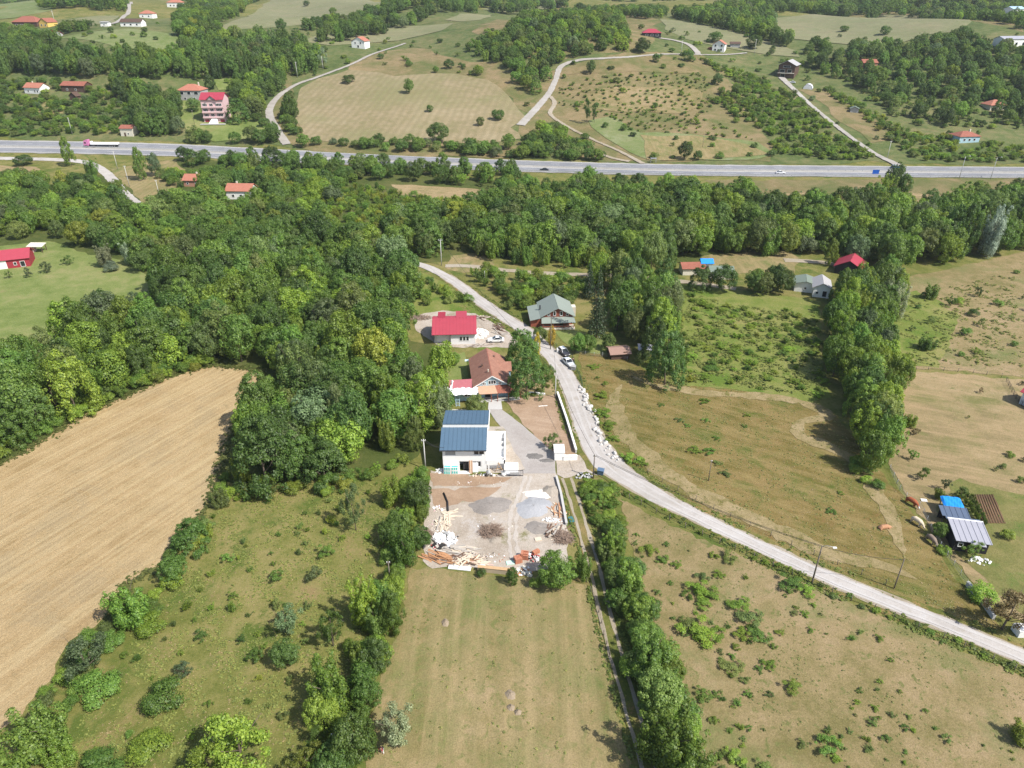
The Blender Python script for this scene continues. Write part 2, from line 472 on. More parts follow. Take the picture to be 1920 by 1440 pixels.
M_yard = ground_mat('yard earth', [(0.2, S(204, 188, 168)), (0.5, S(226, 211, 193)), (0.8, S(238, 226, 211))], patch=S(160, 156, 106), patch_lo=0.56, patch_hi=0.66, patch_scale=0.17, fine_amt=0.4, patch2=S(232, 222, 212), p2=(0.56, 0.66, 0.2))
M_soil = ground_mat('brown soil', [(0.2, S(190, 160, 130)), (0.5, S(212, 180, 149)), (0.8, S(226, 196, 166))], streak=S(196, 164, 134), streak_rot=R(15), streak_scale=(0.1, 0.8, 1), fine_amt=0.35)
M_grav = ground_mat('driveway gravel', [(0.2, S(198, 188, 180)), (0.6, S(214, 206, 199)), (0.9, S(224, 217, 210))], fine_amt=0.25, bump=0.25)
M_road = ground_mat('pale gravel road', [(0.2, S(214, 206, 197)), (0.5, S(230, 222, 214)), (0.8, S(240, 234, 227))], patch=S(196, 184, 166), patch_lo=.55, patch_hi=.68, patch_scale=.2, patch2=S(236, 231, 226), p2=(.56, .66, .5), fine_amt=0.18, bump=0.2)
M_rut = ground_mat('pale rut', [(0.2, S(228, 214, 198)), (0.8, S(246, 236, 224))], fine_amt=.3)
M_hroad = ground_mat('hill road', [(0.2, S(196, 188, 176)), (0.6, S(214, 207, 197)), (0.9, S(226, 220, 212))], fine_amt=0.25, bump=0.2)
M_track = ground_mat('dirt track', [(0.2, S(188, 172, 144)), (0.6, S(208, 194, 170)), (0.9, S(218, 206, 186))], fine_amt=0.35)
M_white = ground_mat('white concrete', [(0.2, S(232, 228, 222)), (0.8, S(250, 248, 244))], fine_amt=0.1, bump=0.1)
M_asph = ground_mat('worn asphalt', [(0.2, S(158, 160, 166)), (0.8, S(180, 181, 186))], fine_amt=0.12, bump=0.1)
M_conc = ground_mat('pale shoulder', [(0.2, S(198, 194, 186)), (0.8, S(220, 216, 208))], fine_amt=0.2, bump=0.1)
M_line = plain('road paint', (0.75, 0.75, 0.73, 1), 0.7, var=0.15)
M_verge = ground_mat('roadside verge', [(0.2, S(104, 120, 54)), (0.5, S(136, 138, 70)), (0.8, S(176, 154, 100))], patch=S(190, 152, 100), patch_lo=0.58, patch_hi=0.64, patch_scale=0.15)

# hills beyond the highway, then fields on them
sheet('hillside', [(-400, 262), (0, 258), (400, 272), (1000, 300), (1300, 308), (1920, 308), (2300, 308), (2300, 60), (1920, 40), (1500, 30), (960, 20), (400, 30), (-400, 60)], M_hillgreen, 0.03, 6, 1.0)
sheet('hillside', [(620, 160), (700, 100), (780, 90), (880, 120), (960, 115), (985, 140), (1040, 130), (1100, 112), (1320, 104), (1350, 130), (1400, 190), (1450, 270), (1440, 300), (1210, 304), (1100, 300), (990, 262), (960, 250), (985, 215), (920, 160), (800, 150)], M_hill, 0.06, 4, 0.8)
sheet('hillside', [(880, 60), (1060, 12), (1240, 40), (1215, 90), (1160, 100), (1030, 118), (960, 100)], M_hill, 0.07, 4, 0.8)
sheet('hillside', [(545, 150), (500, 200), (530, 266), (600, 290), (960, 298), (990, 270), (960, 262), (700, 268), (565, 258), (552, 210)], M_hill, 0.07, 4, 0.8)
sheet('hillside', [(1500, 170), (1545, 165), (1640, 220), (1680, 262), (1640, 268), (1580, 230)], M_hill, 0.07, 4, 0.8)
sheet('hillside', [(1450, 30), (1700, 18), (1920, 20), (1920, 60), (1830, 42), (1600, 24)], M_hill, 0.08, 6, 0.8)
sheet('hillside', [(1640, 95), (1840, 80), (1920, 95), (1920, 200), (1800, 190)], M_hillgreen, 0.08, 6, 0.8)
F_hay = [(562, 165), (600, 148), (655, 131), (740, 142), (850, 140), (915, 150), (945, 168), (965, 195), (984, 222), (962, 240), (978, 262), (900, 272), (800, 266), (640, 268), (566, 260), (552, 215)]
sheet('field', F_hay, M_hay, 0.12, 3, 0.5)
sheet('field', [(405, 58), (440, 40), (500, 4), (520, -6), (690, -6), (740, 12), (690, 25), (600, 45), (520, 52)], M_pale, 0.12, 6, 0.8)
sheet('field', [(565, 78), (640, 62), (740, 50), (850, 44), (830, 58), (700, 80), (620, 86)], M_pale, 0.12, 5, 0.6)
sheet('field', [(830, 38), (880, 26), (930, 26), (900, 38), (860, 42)], M_pale, 0.12, 5, 0.6)
sheet('field', [(900, 18), (1000, -4), (1060, -4), (1050, 12), (960, 24)], M_pale, 0.12, 6, 0.8)
sheet('field', [(1240, 36), (1300, 42), (1400, 66), (1490, 95), (1500, 108), (1440, 104), (1380, 96), (1290, 74), (1246, 56)], M_pale, 0.12, 5, 0.6)
sheet('field', [(1445, 36), (1500, 30), (1640, 27), (1760, 30), (1830, 42), (1800, 60), (1740, 66), (1680, 82), (1600, 86), (1540, 80), (1470, 72), (1444, 56)], M_pale, 0.14, 5, 0.6)
sheet('field', [(95, 75), (160, 62), (240, 55), (330, 66), (345, 82), (330, 104), (260, 104), (180, 80)], M_pale2, 0.12, 4, 0.6)
sheet('field', [(100, 44), (150, 34), (225, 30), (215, 44), (150, 52)], M_pale, 0.12, 4, 0.6)
sheet('field', [(-60, 22), (40, 2), (80, 2), (100, 20), (30, 34), (-60, 40)], M_pale2, 0.12, 4, 0.6)
sheet('field', [(340, 215), (336, 190), (370, 186), (380, 222), (430, 212), (470, 222), (500, 232), (512, 250), (470, 262), (400, 268), (350, 250)], M_grass, 0.12, 3, 0.5)
sheet('field', [(400, 152), (440, 148), (446, 168), (410, 170)], M_grass, 0.12, 3, 0.4)
sheet('field', [(1105, 228), (1150, 218), (1200, 250), (1300, 252), (1420, 268), (1450, 290), (1430, 300), (1220, 303), (1130, 262)], M_pale2, 0.12, 3, 0.5)
sheet('field', [(1200, 254), (1300, 256), (1400, 272), (1445, 292), (1300, 302), (1215, 300)], M_mown, 0.16, 3, 0.5)
sheet('field', [(1085, 195), (1130, 165), (1240, 165), (1300, 160), (1320, 190), (1280, 215), (1160, 210)], M_past, 0.12, 3, 0.6)
sheet('field', [(1060, 140), (1110, 118), (1300, 112), (1330, 130), (1300, 140), (1100, 140)], M_hill, 0.12, 3, 0.5)
sheet('field', [(50, 188), (90, 190), (140, 215), (80, 218)], M_mown, 0.12, 3, 0.5)
# valley floor between the highway and the houses
sheet('forest_floor', [(-300, 330), (100, 345), (300, 300), (560, 300), (960, 345), (1200, 360), (1480, 390), (1500, 480), (1290, 492), (880, 488), (760, 492), (740, 560), (770, 640), (845, 650), (850, 745), (822, 830), (760, 868), (640, 895), (560, 908), (410, 905), (420, 800), (497, 694), (400, 690), (240, 738), (0, 870), (-300, 950)], M_floor, 0.015, 3, 0.5)
sheet('meadow', [(735, 345), (920, 356), (945, 372), (860, 380), (740, 365)], M_bare, 0.03, 2, 0.4)
sheet('meadow', [(-200, 305), (70, 312), (90, 330), (-200, 352)], M_bare, 0.03, 2, 0.4)
sheet('meadow', [(100, 360), (170, 365), (180, 395), (110, 388)], M_mown, 0.03, 2, 0.4)
sheet('meadow', [(205, 316), (330, 298), (348, 330), (318, 376), (284, 398), (240, 352)], M_mown, 0.03, 2, 0.4)
sheet('meadow', [(-200, 455), (0, 462), (90, 452), (180, 480), (255, 490), (282, 525), (290, 600), (205, 612), (110, 652), (40, 712), (-200, 860)], M_grass, 0.03, 2, 0.4)
sheet('meadow', [(1320, 338), (1700, 336), (2100, 336), (2100, 400), (1760, 400), (1600, 395), (1480, 392), (1400, 372)], M_hill, 0.02, 3, 0.6)
sheet('meadow', [(1470, 362), (1560, 364), (1620, 372), (1580, 392), (1500, 388)], M_bare, 0.035, 2, 0.5)
sheet('meadow', [(1710, 362), (1760, 366), (1772, 382), (1730, 392), (1690, 382)], M_bare, 0.035, 2, 0.5)
sheet('meadow', [(1610, 500), (1700, 520), (1800, 500), (1930, 470), (2300, 470), (2300, 720), (1920, 708), (1780, 694), (1680, 690), (1660, 610)], M_past, 0.03, 2, 0.4)
sheet('meadow', [(1660, 560), (1720, 545), (1800, 590), (1760, 690), (1680, 688)], M_orch, 0.04, 2, 0.5)
sheet('meadow', [(1255, 530), (1400, 545), (1540, 565), (1530, 640), (1560, 745), (1520, 758), (1400, 733), (1260, 722), (1170, 690), (1290, 640), (1250, 580)], M_orch, 0.03, 2, 0.4)
sheet('meadow', [(1320, 478), (1480, 470), (1500, 490), (1490, 512), (1330, 512)], M_mown, 0.03, 2, 0.4)
sheet('meadow', [(770, 505), (840, 530), (960, 600), (1000, 630), (930, 660), (880, 650), (780, 600), (765, 550)], M_orch, 0.03, 2, 0.4)
sheet('meadow', [(845, 480), (930, 470), (925, 505), (870, 512), (838, 503)], M_mown, 0.03, 2, 0.3)
sheet('meadow', [(1085, 660), (1165, 668), (1250, 715), (1140, 690), (1095, 690)], M_dry, 0.03, 2, 0.3)
F_dry = [(1085, 668), (1160, 690), (1250, 722), (1400, 734), (1520, 758), (1570, 780), (1620, 850), (1690, 930), (1740, 1010), (1800, 1100), (1880, 1180), (1760, 1158), (1660, 1118), (1560, 1078), (1460, 1035), (1360, 985), (1260, 935), (1190, 880), (1150, 850), (1110, 780), (1095, 720)]
sheet('meadow', F_dry, M_dry, 0.03, 1.6, 0.3)
F_bare = [(1688, 695), (1800, 702), (1930, 714), (2300, 760), (2300, 1250), (1930, 1170), (1880, 1150), (1820, 1090), (1760, 1010), (1700, 930), (1668, 870), (1692, 790)]
sheet('meadow', F_bare, M_bare, 0.032, 1.6, 0.3)
sheet('meadow', [(1760, 950), (1800, 900), (1880, 920), (2100, 960), (2100, 1180), (1930, 1160), (1860, 1100), (1790, 1040)], M_gard, 0.045, 1.6, 0.4)
F_past = [(1163, 935), (1260, 985), (1400, 1048), (1540, 1105), (1700, 1178), (1830, 1230), (1960, 1290), (2300, 1400), (2300, 1900), (1340, 1900), (1300, 1440), (1260, 1270), (1215, 1130), (1185, 1030)]
sheet('meadow', F_past, M_past, 0.03, 1.2, 0.25)
F_stub = [(-500, 1130), (-100, 922), (0, 872), (60, 838), (150, 782), (250, 737), (330, 702), (400, 686), (497, 696), (470, 745), (424, 830), (412, 880), (390, 950), (345, 1005), (305, 1060), (240, 1095), (195, 1165), (125, 1205), (95, 1275), (40, 1340), (-30, 1400), (-300, 1600), (-700, 1700)]
sheet('field', F_stub, M_stub, 0.03, 1.2, 0.25)
F_mid = [(770, 1063), (900, 1078), (1000, 1082), (1100, 1097), (1128, 1180), (1150, 1260), (1165, 1340), (1185, 1440), (1230, 1750), (620, 1750), (684, 1440), (702, 1310), (740, 1205), (760, 1110)]
sheet('field', F_mid, M_mown, 0.03, 1.2, 0.22)
# the building site, the drives and the soil yard
F_yard = [(806, 884), (870, 892), (960, 888), (1042, 886), (1055, 935), (1066, 1000), (1064, 1062), (965, 1076), (885, 1066), (797, 1062), (793, 990), (803, 930)]
sheet('yard', F_yard, M_yard, 0.035, 1.2, 0.2)
sheet('yard', [(806, 886), (905, 893), (960, 895), (945, 905), (880, 912), (812, 912)], M_soil, 0.05, 1.0, 0.15)
sheet('yard', [(808, 918), (940, 912), (930, 925), (900, 940), (815, 952)], M_soil, 0.05, 1.0, 0.3)
for px_ in ([(985, 893), (972, 930), (958, 965), (955, 1005), (960, 1050)], [(996, 893), (984, 930), (970, 965), (967, 1005), (972, 1045)]):
    C_, _ = resample(PW(px_), .7); strip('path', C_, .32, -.32, M_rut, .09, .12)
sheet('yard', [(775, 592), (830, 582), (890, 588), (940, 614), (972, 640), (960, 652), (880, 652), (825, 650), (780, 620)], M_yard, 0.035, 1.2, 0.2)
sheet('yard', [(944, 748), (1043, 741), (1062, 790), (1080, 856), (1038, 852), (985, 800)], M_soil, 0.04, 1.2, 0.1)
sheet('yard', [(965, 690), (1010, 690), (1036, 700), (1042, 742), (975, 745)], M_bare, 0.035, 1.2, 0.1)
sheet('driveway', [(915, 768), (942, 768), (985, 802), (1040, 850), (1042, 888), (950, 890), (985, 880), (962, 846), (944, 806), (930, 790)], M_grav, 0.045, 1.5, 0.08)
sheet('driveway', [(917, 747), (939, 747), (942, 768), (915, 768)], M_white, 0.055, 3, 0.0)
sheet('driveway', [(912, 800), (944, 800), (965, 846), (985, 880), (960, 886), (912, 888)], M_yard, 0.05, 1.5, 0.1)
sheet('driveway', [(1042, 850), (1085, 855), (1120, 850), (1150, 880), (1130, 895), (1100, 885), (1060, 897), (1042, 890)], M_yard, 0.05, 1.5, 0.2)
sheet('yard', [(880, 595), (915, 600), (960, 628), (945, 645), (890, 648)], M_yard, 0.045, 1.5, 0.2)
sheet('garden', [(1040, 622), (1075, 618), (1150, 645), (1165, 668), (1085, 660), (1055, 640)], M_grass, 0.035, 1.5, 0.1)
sheet('garden', [(826, 672), (872, 660), (880, 720), (850, 735), (832, 710)], M_grass, 0.035, 1.5, 0.1)

# ------------------------------------------------------------------ roads, tracks, the highway
def road(px, hw, mat, zoff, name='road', jit=0.12, crown=0.06, step=1.6):
    pts = PW(px)
    C, W = resample(pts, step, hw if hasattr(hw, '__len__') else [hw] * len(pts))
    strip(name, C, W, -W, mat, zoff, jit, crown, block=True)
    return C, W
RD, RW = road([(700, 478), (755, 489), (800, 501), (850, 527), (900, 565), (950, 598), (985, 620), (1012, 645), (1042, 676), (1066, 715), (1086, 765), (1108, 820), (1140, 868), (1190, 905), (1260, 946), (1350, 990), (1450, 1037), (1550, 1082), (1650, 1123), (1750, 1163), (1850, 1204), (1960, 1250), (2150, 1335), (2450, 1475)],
              [1.7, 1.7, 1.7, 1.8, 1.9, 2.0, 2.0, 2.0, 2.1, 2.1, 2.3, 2.6, 2.9, 2.2, 1.75, 1.5, 1.42, 1.42, 1.42, 1.42, 1.42, 1.42, 1.42, 1.42], M_road, 0.13)
strip('verge', RD[20:], RW[20:] - 0.3, RW[20:] + 0.35, M_track, 0.115, 0.14)
strip('verge', RD[20:], -RW[20:] + 0.3, -RW[20:] - 0.35, M_track, 0.115, 0.14)
M_wheel = ground_mat('wheel-worn gravel', [(0.2, S(226, 219, 211)), (0.6, S(240, 234, 228)), (0.9, S(248, 244, 240))], fine_amt=.12, bump=.1)
for s_ in (-1, 1): strip('road', RD[4:], s_ * .5, s_ * .95, M_wheel, .197, .07)
strip('verge', RD[20:], RW[20:] - 0.1, RW[20:] + 1.2, M_verge, 0.10, 0.3)
strip('verge', RD[20:], -RW[20:] + 0.1, -RW[20:] - 1.4, M_verge, 0.10, 0.3)
road([(835, 499), (875, 499), (910, 503), (960, 508), (1040, 514), (1130, 516), (1200, 521), (1260, 526), (1330, 535), (1380, 542)], 1.5, M_track, 0.12, 'path')
road([(1470, 488), (1510, 490), (1560, 495), (1580, 508), (1590, 520)], 1.8, M_track, 0.12, 'path')
road([(-120, 293), (0, 297), (110, 300), (165, 306), (200, 326), (232, 362), (270, 394), (285, 410)], 2.3, M_road, 0.14, 'road')
road([(760, 82), (700, 102), (660, 121), (600, 144), (555, 160), (520, 184), (505, 212), (518, 242), (538, 272)], [1.2, 1.2, 1.3, 1.5, 1.6, 2.0, 2.3, 2.3, 2.3], M_hroad, 0.48, 'road')
road([(976, 236), (1005, 205), (1030, 175), (1042, 150), (1052, 126), (1085, 114), (1140, 110), (1200, 106), (1300, 103), (1400, 100)], [2.6, 2.3, 1.9, 1.8, 2.0, 1.6, 1.3, 1.1, 1.0, 1.0], M_hroad, 0.48, 'road')
road([(1032, 182), (1040, 195), (1032, 215), (1060, 236), (1110, 262), (1160, 284), (1206, 308)], [1.2, 1.4, 1.3, 1.0, 1.0, 1.0, 1.4], M_track, 0.47, 'path')
road([(1070, 268), (1110, 284), (1150, 298), (1180, 304)], 1.2, M_track, 0.46, 'path')
road([(1465, 146), (1490, 170), (1520, 198), (1560, 231), (1600, 262), (1645, 292), (1692, 314)], [2.2, 1.7, 1.4, 1.4, 1.4, 1.5, 2.2], M_hroad, 0.48, 'road')
road([(1235, 72), (1262, 76), (1290, 84), (1305, 96), (1310, 104)], 2.4, M_hroad, 0.5, 'road')
road([(196, 50), (215, 44), (232, 32), (242, 18), (246, 4)], 2.0, M_hroad, 0.5, 'road')
TR, TW = road(crown=0.0, px=[(1062, 897), (1080, 950), (1098, 1010), (1117, 1078), (1133, 1145), (1155, 1230), (1178, 1310), (1205, 1400), (1240, 1520)], hw=1.2, mat=M_verge, zoff=0.12, name='path')
strip('path', TR, 1.05, 0.55, M_track, 0.135, 0.07)
strip('path', TR, -0.55, -1.05, M_track, 0.135, 0.07)
# the cut swath round the uncut field
def swath(px, w):
    C, _ = resample(PW(px), 1.5)
    i_ = np.arange(len(C)); w = w * np.clip(np.minimum(i_, len(C) - 1 - i_) / 7.0, 0.08, 1) * (1 + .25 * np.sin(i_ * .7) * rng.uniform(.3, 1, len(C)))
    strip('path', C, w, -w, M_swath, 0.068 + .003 * len(px), 0.3)
swath([(1165, 720), (1150, 750), (1165, 800), (1215, 858), (1280, 908), (1360, 950), (1450, 992), (1550, 1038), (1650, 1060), (1720, 1085)], 2.0)
swath([(1170, 700), (1230, 722), (1330, 738), (1430, 744), (1510, 758), (1552, 780), (1500, 792), (1505, 820), (1580, 850), (1630, 905), (1670, 970), (1690, 1030), (1696, 1048)], 1.4)

hwy = PW([(-260, 271), (-100, 273), (0, 275), (170, 278), (340, 283), (600, 296), (950, 311), (1250, 319), (1600, 322), (1920, 324), (2300, 326)])
HC, _ = resample(hwy, 4.0)
strip('highway', HC, 9.6, -9.6, M_conc, 0.20, 0.25, block=True)
strip('highway', HC, 8.6, 1.9, M_asph, 0.24)
strip('highway', HC, -1.9, -8.6, M_asph, 0.24)
for off in (8.1, 2.2, -2.2, -8.1): strip('road_marking', HC, off + 0.1, off - 0.1, M_line, 0.27)
db = MB()
HN = normals2(HC)
for off in (5.1, -5.1):
    for i in range(0, len(HC) - 1, 3):
        a = HC[i] + HN[i] * off; b = HC[i + 1] + HN[i + 1] * off
        n_ = HN[i] * 0.1
        db.face([(*(p + s * n_), hz(*p) + 0.27) for p, s in ((a, 1), (a, -1), (b, -1), (b, 1))])
tag(db.put('road_marking', M_line), kind='structure')
M_rail = plain('galvanised steel', (0.42, 0.43, 0.44, 1), 0.5, 0.3)
def guard_rail(off, label, i0=0, i1=None):
    i1 = i1 or len(HC)
    t = thing('guard_rail', label, 'guard rail', (*HC[i0], hz(*HC[i0])))
    C = HC[i0:i1] + HN[i0:i1] * off
    r, p = MB(), MB()
    for a, b in zip(C, C[1:]):
        r.beam((a[0], a[1], hz(*a) + 0.85), (b[0], b[1], hz(*b) + 0.85), 0.1, 0.32)
        p.box(a[0] - .07, a[0] + .07, a[1] - .07, a[1] + .07, hz(*a) + .1, hz(*a) + .8)
    o = r.put('rail', M_rail); o.parent = t; o.matrix_parent_inverse = Matrix.Translation(t.location).inverted()
    o = p.put('post', M_rail); o.parent = t; o.matrix_parent_inverse = Matrix.Translation(t.location).inverted(); o['kind'] = 'stuff'
guard_rail(0.0, 'grey steel guard rail along the middle of the highway')
guard_rail(-9.2, 'grey steel guard rail on the near edge of the highway', 60, 190)
# ------------------------------------------------------------------ plants: prototypes (height 1, radius 0.5, scaled on use)
def unit(n):
    d = rng.normal(size=(n, 3)); return d / np.linalg.norm(d, axis=1)[:, None]
def leaves_mesh(name, pos, nrm, size, lift=0.0):
    n = len(pos)
    nrm = nrm / (np.linalg.norm(nrm, axis=1)[:, None] + 1e-9)
    t = np.cross(nrm, unit(n)); t /= np.linalg.norm(t, axis=1)[:, None] + 1e-9
    b = np.cross(nrm, t)
    s = (size * rng.uniform(0.55, 1.3, n))[:, None]
    a = rng.uniform(0.55, 0.95, n)[:, None]
    bend = s * rng.uniform(-0.25, 0.35, n)[:, None]
    v = np.stack([pos - t * s, pos - b * s * a + nrm * bend, pos + t * s, pos + b * s * a + nrm * bend], 1).reshape(-1, 3)
    v[:, 2] = np.maximum(v[:, 2], 0.004)
    me = bpy.data.meshes.new(name)
    me.vertices.add(4 * n); me.vertices.foreach_set('co', v.ravel())
    me.loops.add(4 * n); me.loops.foreach_set('vertex_index', np.arange(4 * n))
    me.polygons.add(n); me.polygons.foreach_set('loop_start', np.arange(0, 4 * n, 4)); me.polygons.foreach_set('loop_total', np.full(n, 4))
    me.update(calc_edges=True)
    at = me.attributes.new('leafv', 'FLOAT', 'FACE'); at.data.foreach_set('value', rng.uniform(0, 1, n))
    me.materials.append(LEAF)
    return me
def lobes_to_leaves(L, n, size, up=0.3, out=0.5, centre=(0, 0, 0.5), nj=0.45, shell=(0.6, 1.16)):
    L = np.asarray(L, float)
    w = L[:, 3] ** 2; w /= w.sum()
    k = rng.choice(len(L), n, p=w)
    d = unit(n)
    c = L[k, :3]
    o = c - np.array(centre); o /= np.linalg.norm(o, axis=1)[:, None] + 1e-6
    d = d + o * out + np.array([0, 0, up]); d /= np.linalg.norm(d, axis=1)[:, None]
    pos = c + d * (L[k, 3] * rng.uniform(shell[0], shell[1], n))[:, None]
    nrm = d + unit(n) * nj + np.array([0, 0, 0.25])
    return pos, nrm
def ell_lobes(n, zc, rz, rr, r0, r1, inner=0.6, zmin=0.08):
    out = []
    while len(out) < n:
        d = unit(1)[0]; q = rng.uniform(inner, 0.82)
        z = zc + d[2] * rz * q
        r = rng.uniform(r0, r1)
        if z - r < zmin: continue
        out.append((d[0] * rr * q, d[1] * rr * q, z, r))
    out.append((0, 0, zc, rr * 0.55))
    return out
PROTO = {}
def proto(kind, fn, n):
    PROTO[kind] = [fn(i) for i in range(n)]
def p_round(i):
    L = ell_lobes(26, 0.54, 0.46, 0.5, 0.09, 0.16) + ell_lobes(60, 0.56, 0.5, 0.56, 0.04, 0.08, 0.7)
    pos, nr = lobes_to_leaves(L, 8500, 0.0185, 0.35, 0.5)
    return leaves_mesh('crown_round', pos, nr, 0.0185)
def p_tall(i):
    L = [(0, 0, 0.5, 0.22)]
    for k in range(80):
        z = rng.uniform(0.12, 0.95); a = rng.uniform(0, 6.28)
        R_ = 0.42 * math.sin(math.pi * min(1, (z + 0.08) * 0.95)) ** 0.7
        q = R_ * rng.uniform(0.55, 1.0)
        L.append((q * math.cos(a), q * math.sin(a), z, rng.uniform(0.04, 0.12)))
    pos, nr = lobes_to_leaves(L, 8000, 0.0185, 0.3, 0.4)
    return leaves_mesh('crown_tall', pos, nr, 0.0185)
def p_dome(i):
    L = [(0, 0, 0.4, 0.36)]
    for k in range(90):
        d = unit(1)[0]; z = abs(d[2]); lay = round(z * 7) / 7
        L.append((d[0] * 0.42, d[1] * 0.42, 0.08 + lay * 0.84, rng.uniform(0.06, 0.11)))
    pos, nr = lobes_to_leaves(L, 9000, 0.0175, 0.55, 0.5, (0, 0, 0.3), 0.45)
    return leaves_mesh('crown_dome', pos, nr, 0.0175)
def p_airy(i):
    L = []
    for k in range(30):
        d = unit(1)[0]; q = rng.uniform(0.4, 1.0)
        L.append((d[0] * 0.42 * q, d[1] * 0.42 * q, 0.55 + d[2] * 0.4 * q, rng.uniform(0.05, 0.11)))
    pos, nr = lobes_to_leaves(L, 5000, 0.016, 0.2, 0.3, nj=0.9, shell=(0.3, 1.15))
    return leaves_mesh('crown_airy', pos, nr, 0.016)
def p_multi(i):
    L = []
    for k in range(8):
        a = k * 2.4 + rng.uniform(-.3, .3); q = 0.34 * math.sqrt((k + 0.4) / 8)
        top = rng.uniform(0.72, 1.0) - 0.25 * q
        for z in np.arange(0.16, top, 0.085):
            rr = 0.15 * (1 - 0.55 * (z / top) ** 2)
            j = rng.normal(0, 0.03, 2)
            L.append(((q * math.cos(a)) * (0.6 + z * 0.5) + j[0], (q * math.sin(a)) * (0.6 + z * 0.5) + j[1], z, rr * rng.uniform(0.55, 1.05)))
    pos, nr = lobes_to_leaves(L, 8500, 0.0178, 0.35, 0.35)
    return leaves_mesh('crown_multi', pos, nr, 0.0178)
def p_bush(i):
    L = [(0, 0, 0.3, 0.3)]
    for k in range(16):
        d = unit(1)[0]
        L.append((d[0] * 0.33, d[1] * 0.33, 0.22 + abs(d[2]) * 0.5 * rng.uniform(0.7, 1.1), rng.uniform(0.12, 0.22)))
    pos, nr = lobes_to_leaves(L, 3600, 0.0235, 0.45, 0.4, (0, 0, 0.2))
    return leaves_mesh('bush', pos, nr, 0.0235)
def p_sprout(i):
    pos, nr = [], []
    for k in range(13):
        a = rng.uniform(0, 6.28); lean = rng.uniform(0.05, 0.46); h = rng.uniform(0.6, 1.0)
        for q in range(130):
            t = rng.uniform(0.2, 1.0) ** 0.8
            c = np.array([math.cos(a) * lean * t, math.sin(a) * lean * t, h * t * (1 - 0.12 * t)])
            pos.append(c + rng.normal(0, 0.06 * (1.2 - t * 0.5), 3)); nr.append(unit(1)[0] * 0.8 + np.array([0, 0, 0.7]))
    return leaves_mesh('sprout', np.array(pos), np.array(nr), 0.028)
def p_ragged(i):
    """low ragged bramble patch with lobes of unequal reach"""
    L = []
    for k in range(18):
        a = rng.uniform(0, 6.28); q = rng.uniform(0.0, 0.45); r = rng.uniform(0.07, 0.16)
        L.append((q * math.cos(a), q * math.sin(a) * 0.8, rng.uniform(0.2, 0.75), r))
    pos, nr = lobes_to_leaves(L, 2200, 0.024, 0.5, 0.2, nj=0.8, shell=(0.4, 1.1))
    return leaves_mesh('bramble', pos, nr, 0.024)
def p_spruce(i):
    pos, nr = [], []
    for lay in np.linspace(0.06, 0.97, 22):
        R_ = 0.5 * (1.02 - lay) ** 0.85
        nb = max(5, int(16 * (1 - lay) + 4))
        for b in range(nb):
            a = 6.283 * b / nb + rng.uniform(0, 0.4); ll = R_ * rng.uniform(0.75, 1.08)
            for q in range(max(3, int(13 * (1 - lay * 0.7)))):
                t = rng.uniform(0.15, 1.0)
                pos.append((math.cos(a) * ll * t + rng.normal(0, .012), math.sin(a) * ll * t + rng.normal(0, .012), lay - 0.05 * t * t + 0.02 + rng.normal(0, .006)))
                nr.append((rng.normal(0, .35), rng.normal(0, .35), 1))
    return leaves_mesh('crown_spruce', np.array(pos), np.array(nr), 0.028)
def p_cypress(i):
    L = []
    for z in np.arange(0.05, 0.97, 0.045):
        R_ = 0.42 * math.sin(math.pi * (0.12 + 0.86 * z)) ** 0.8
        for k in range(5):
            a = rng.uniform(0, 6.28)
            L.append((R_ * 0.6 * math.cos(a), R_ * 0.6 * math.sin(a), z, 0.06 + 0.3 * R_ * 0.6))
    pos, nr = lobes_to_leaves(L, 1300, 0.035, 0.6, 0.4)
    return leaves_mesh('crown_cypress', pos, nr, 0.035)
proto('round', p_round, 5); proto('tall', p_tall, 3); proto('dome', p_dome, 3); proto('airy', p_airy, 3); proto('multi', p_multi, 3)
proto('bush', p_bush, 4); proto('sprout', p_sprout, 3); proto('ragged', p_ragged, 4); proto('spruce', p_spruce, 1); proto('cypress', p_cypress, 2)
def trunk_mesh(seed, bare=False):
    r = random.Random(seed); m = MB()
    bx, by = r.uniform(-.05, .05), r.uniform(-.05, .05)
    m.tube([(0, 0, -0.02), (bx * .3, by * .3, 0.15), (bx, by, 0.42), (bx * 1.3, by * 1.3, 0.75)], [0.026, 0.02, 0.013, 0.004], 7)
    for k in range(9 if bare else 6):
        z = r.uniform(0.18, 0.6); a = r.uniform(0, 6.28); q = r.uniform(0.16, 0.34)
        p0 = (bx * z * 2, by * z * 2, z)
        m.tube([p0, (p0[0] + math.cos(a) * q * .5, p0[1] + math.sin(a) * q * .5, z + q * .4), (p0[0] + math.cos(a) * q, p0[1] + math.sin(a) * q, z + q * 1.0)], [0.011, 0.007, 0.002], 5)
    return m.mesh('trunk', BARK)
TRUNKS = [trunk_mesh(i) for i in range(4)]
BARE_TRUNK = trunk_mesh(77, True)
TONE = {'spruce': (.024, .044, .020), 'mid': (.067, .134, .024), 'dark': (.049, .100, .021), 'bright': (.096, .168, .024), 'yellow': (.128, .175, .028), 'olive': (.084, .128, .034),
        'silver': (.140, .182, .104), 'grey': (.080, .122, .050), 'brown': (.115, .108, .046), 'gold': (.30, .26, .03), 'pink': (.165, .195, .135)}
TWORD = {'spruce': 'dark green', 'mid': 'green', 'dark': 'dark green', 'bright': 'bright green', 'yellow': 'yellow-green', 'olive': 'olive green', 'silver': 'silvery', 'grey': 'grey-green',
         'brown': 'brownish green', 'gold': 'golden', 'pink': 'pale blossoming'}
KCLASS = {'round': 'tree', 'tall': 'tree', 'dome': 'tree', 'airy': 'tree', 'multi': 'tree', 'bush': 'bush', 'ragged': 'bush', 'sprout': 'hazel', 'spruce': 'conifer', 'cypress': 'conifer'}
VEG = []
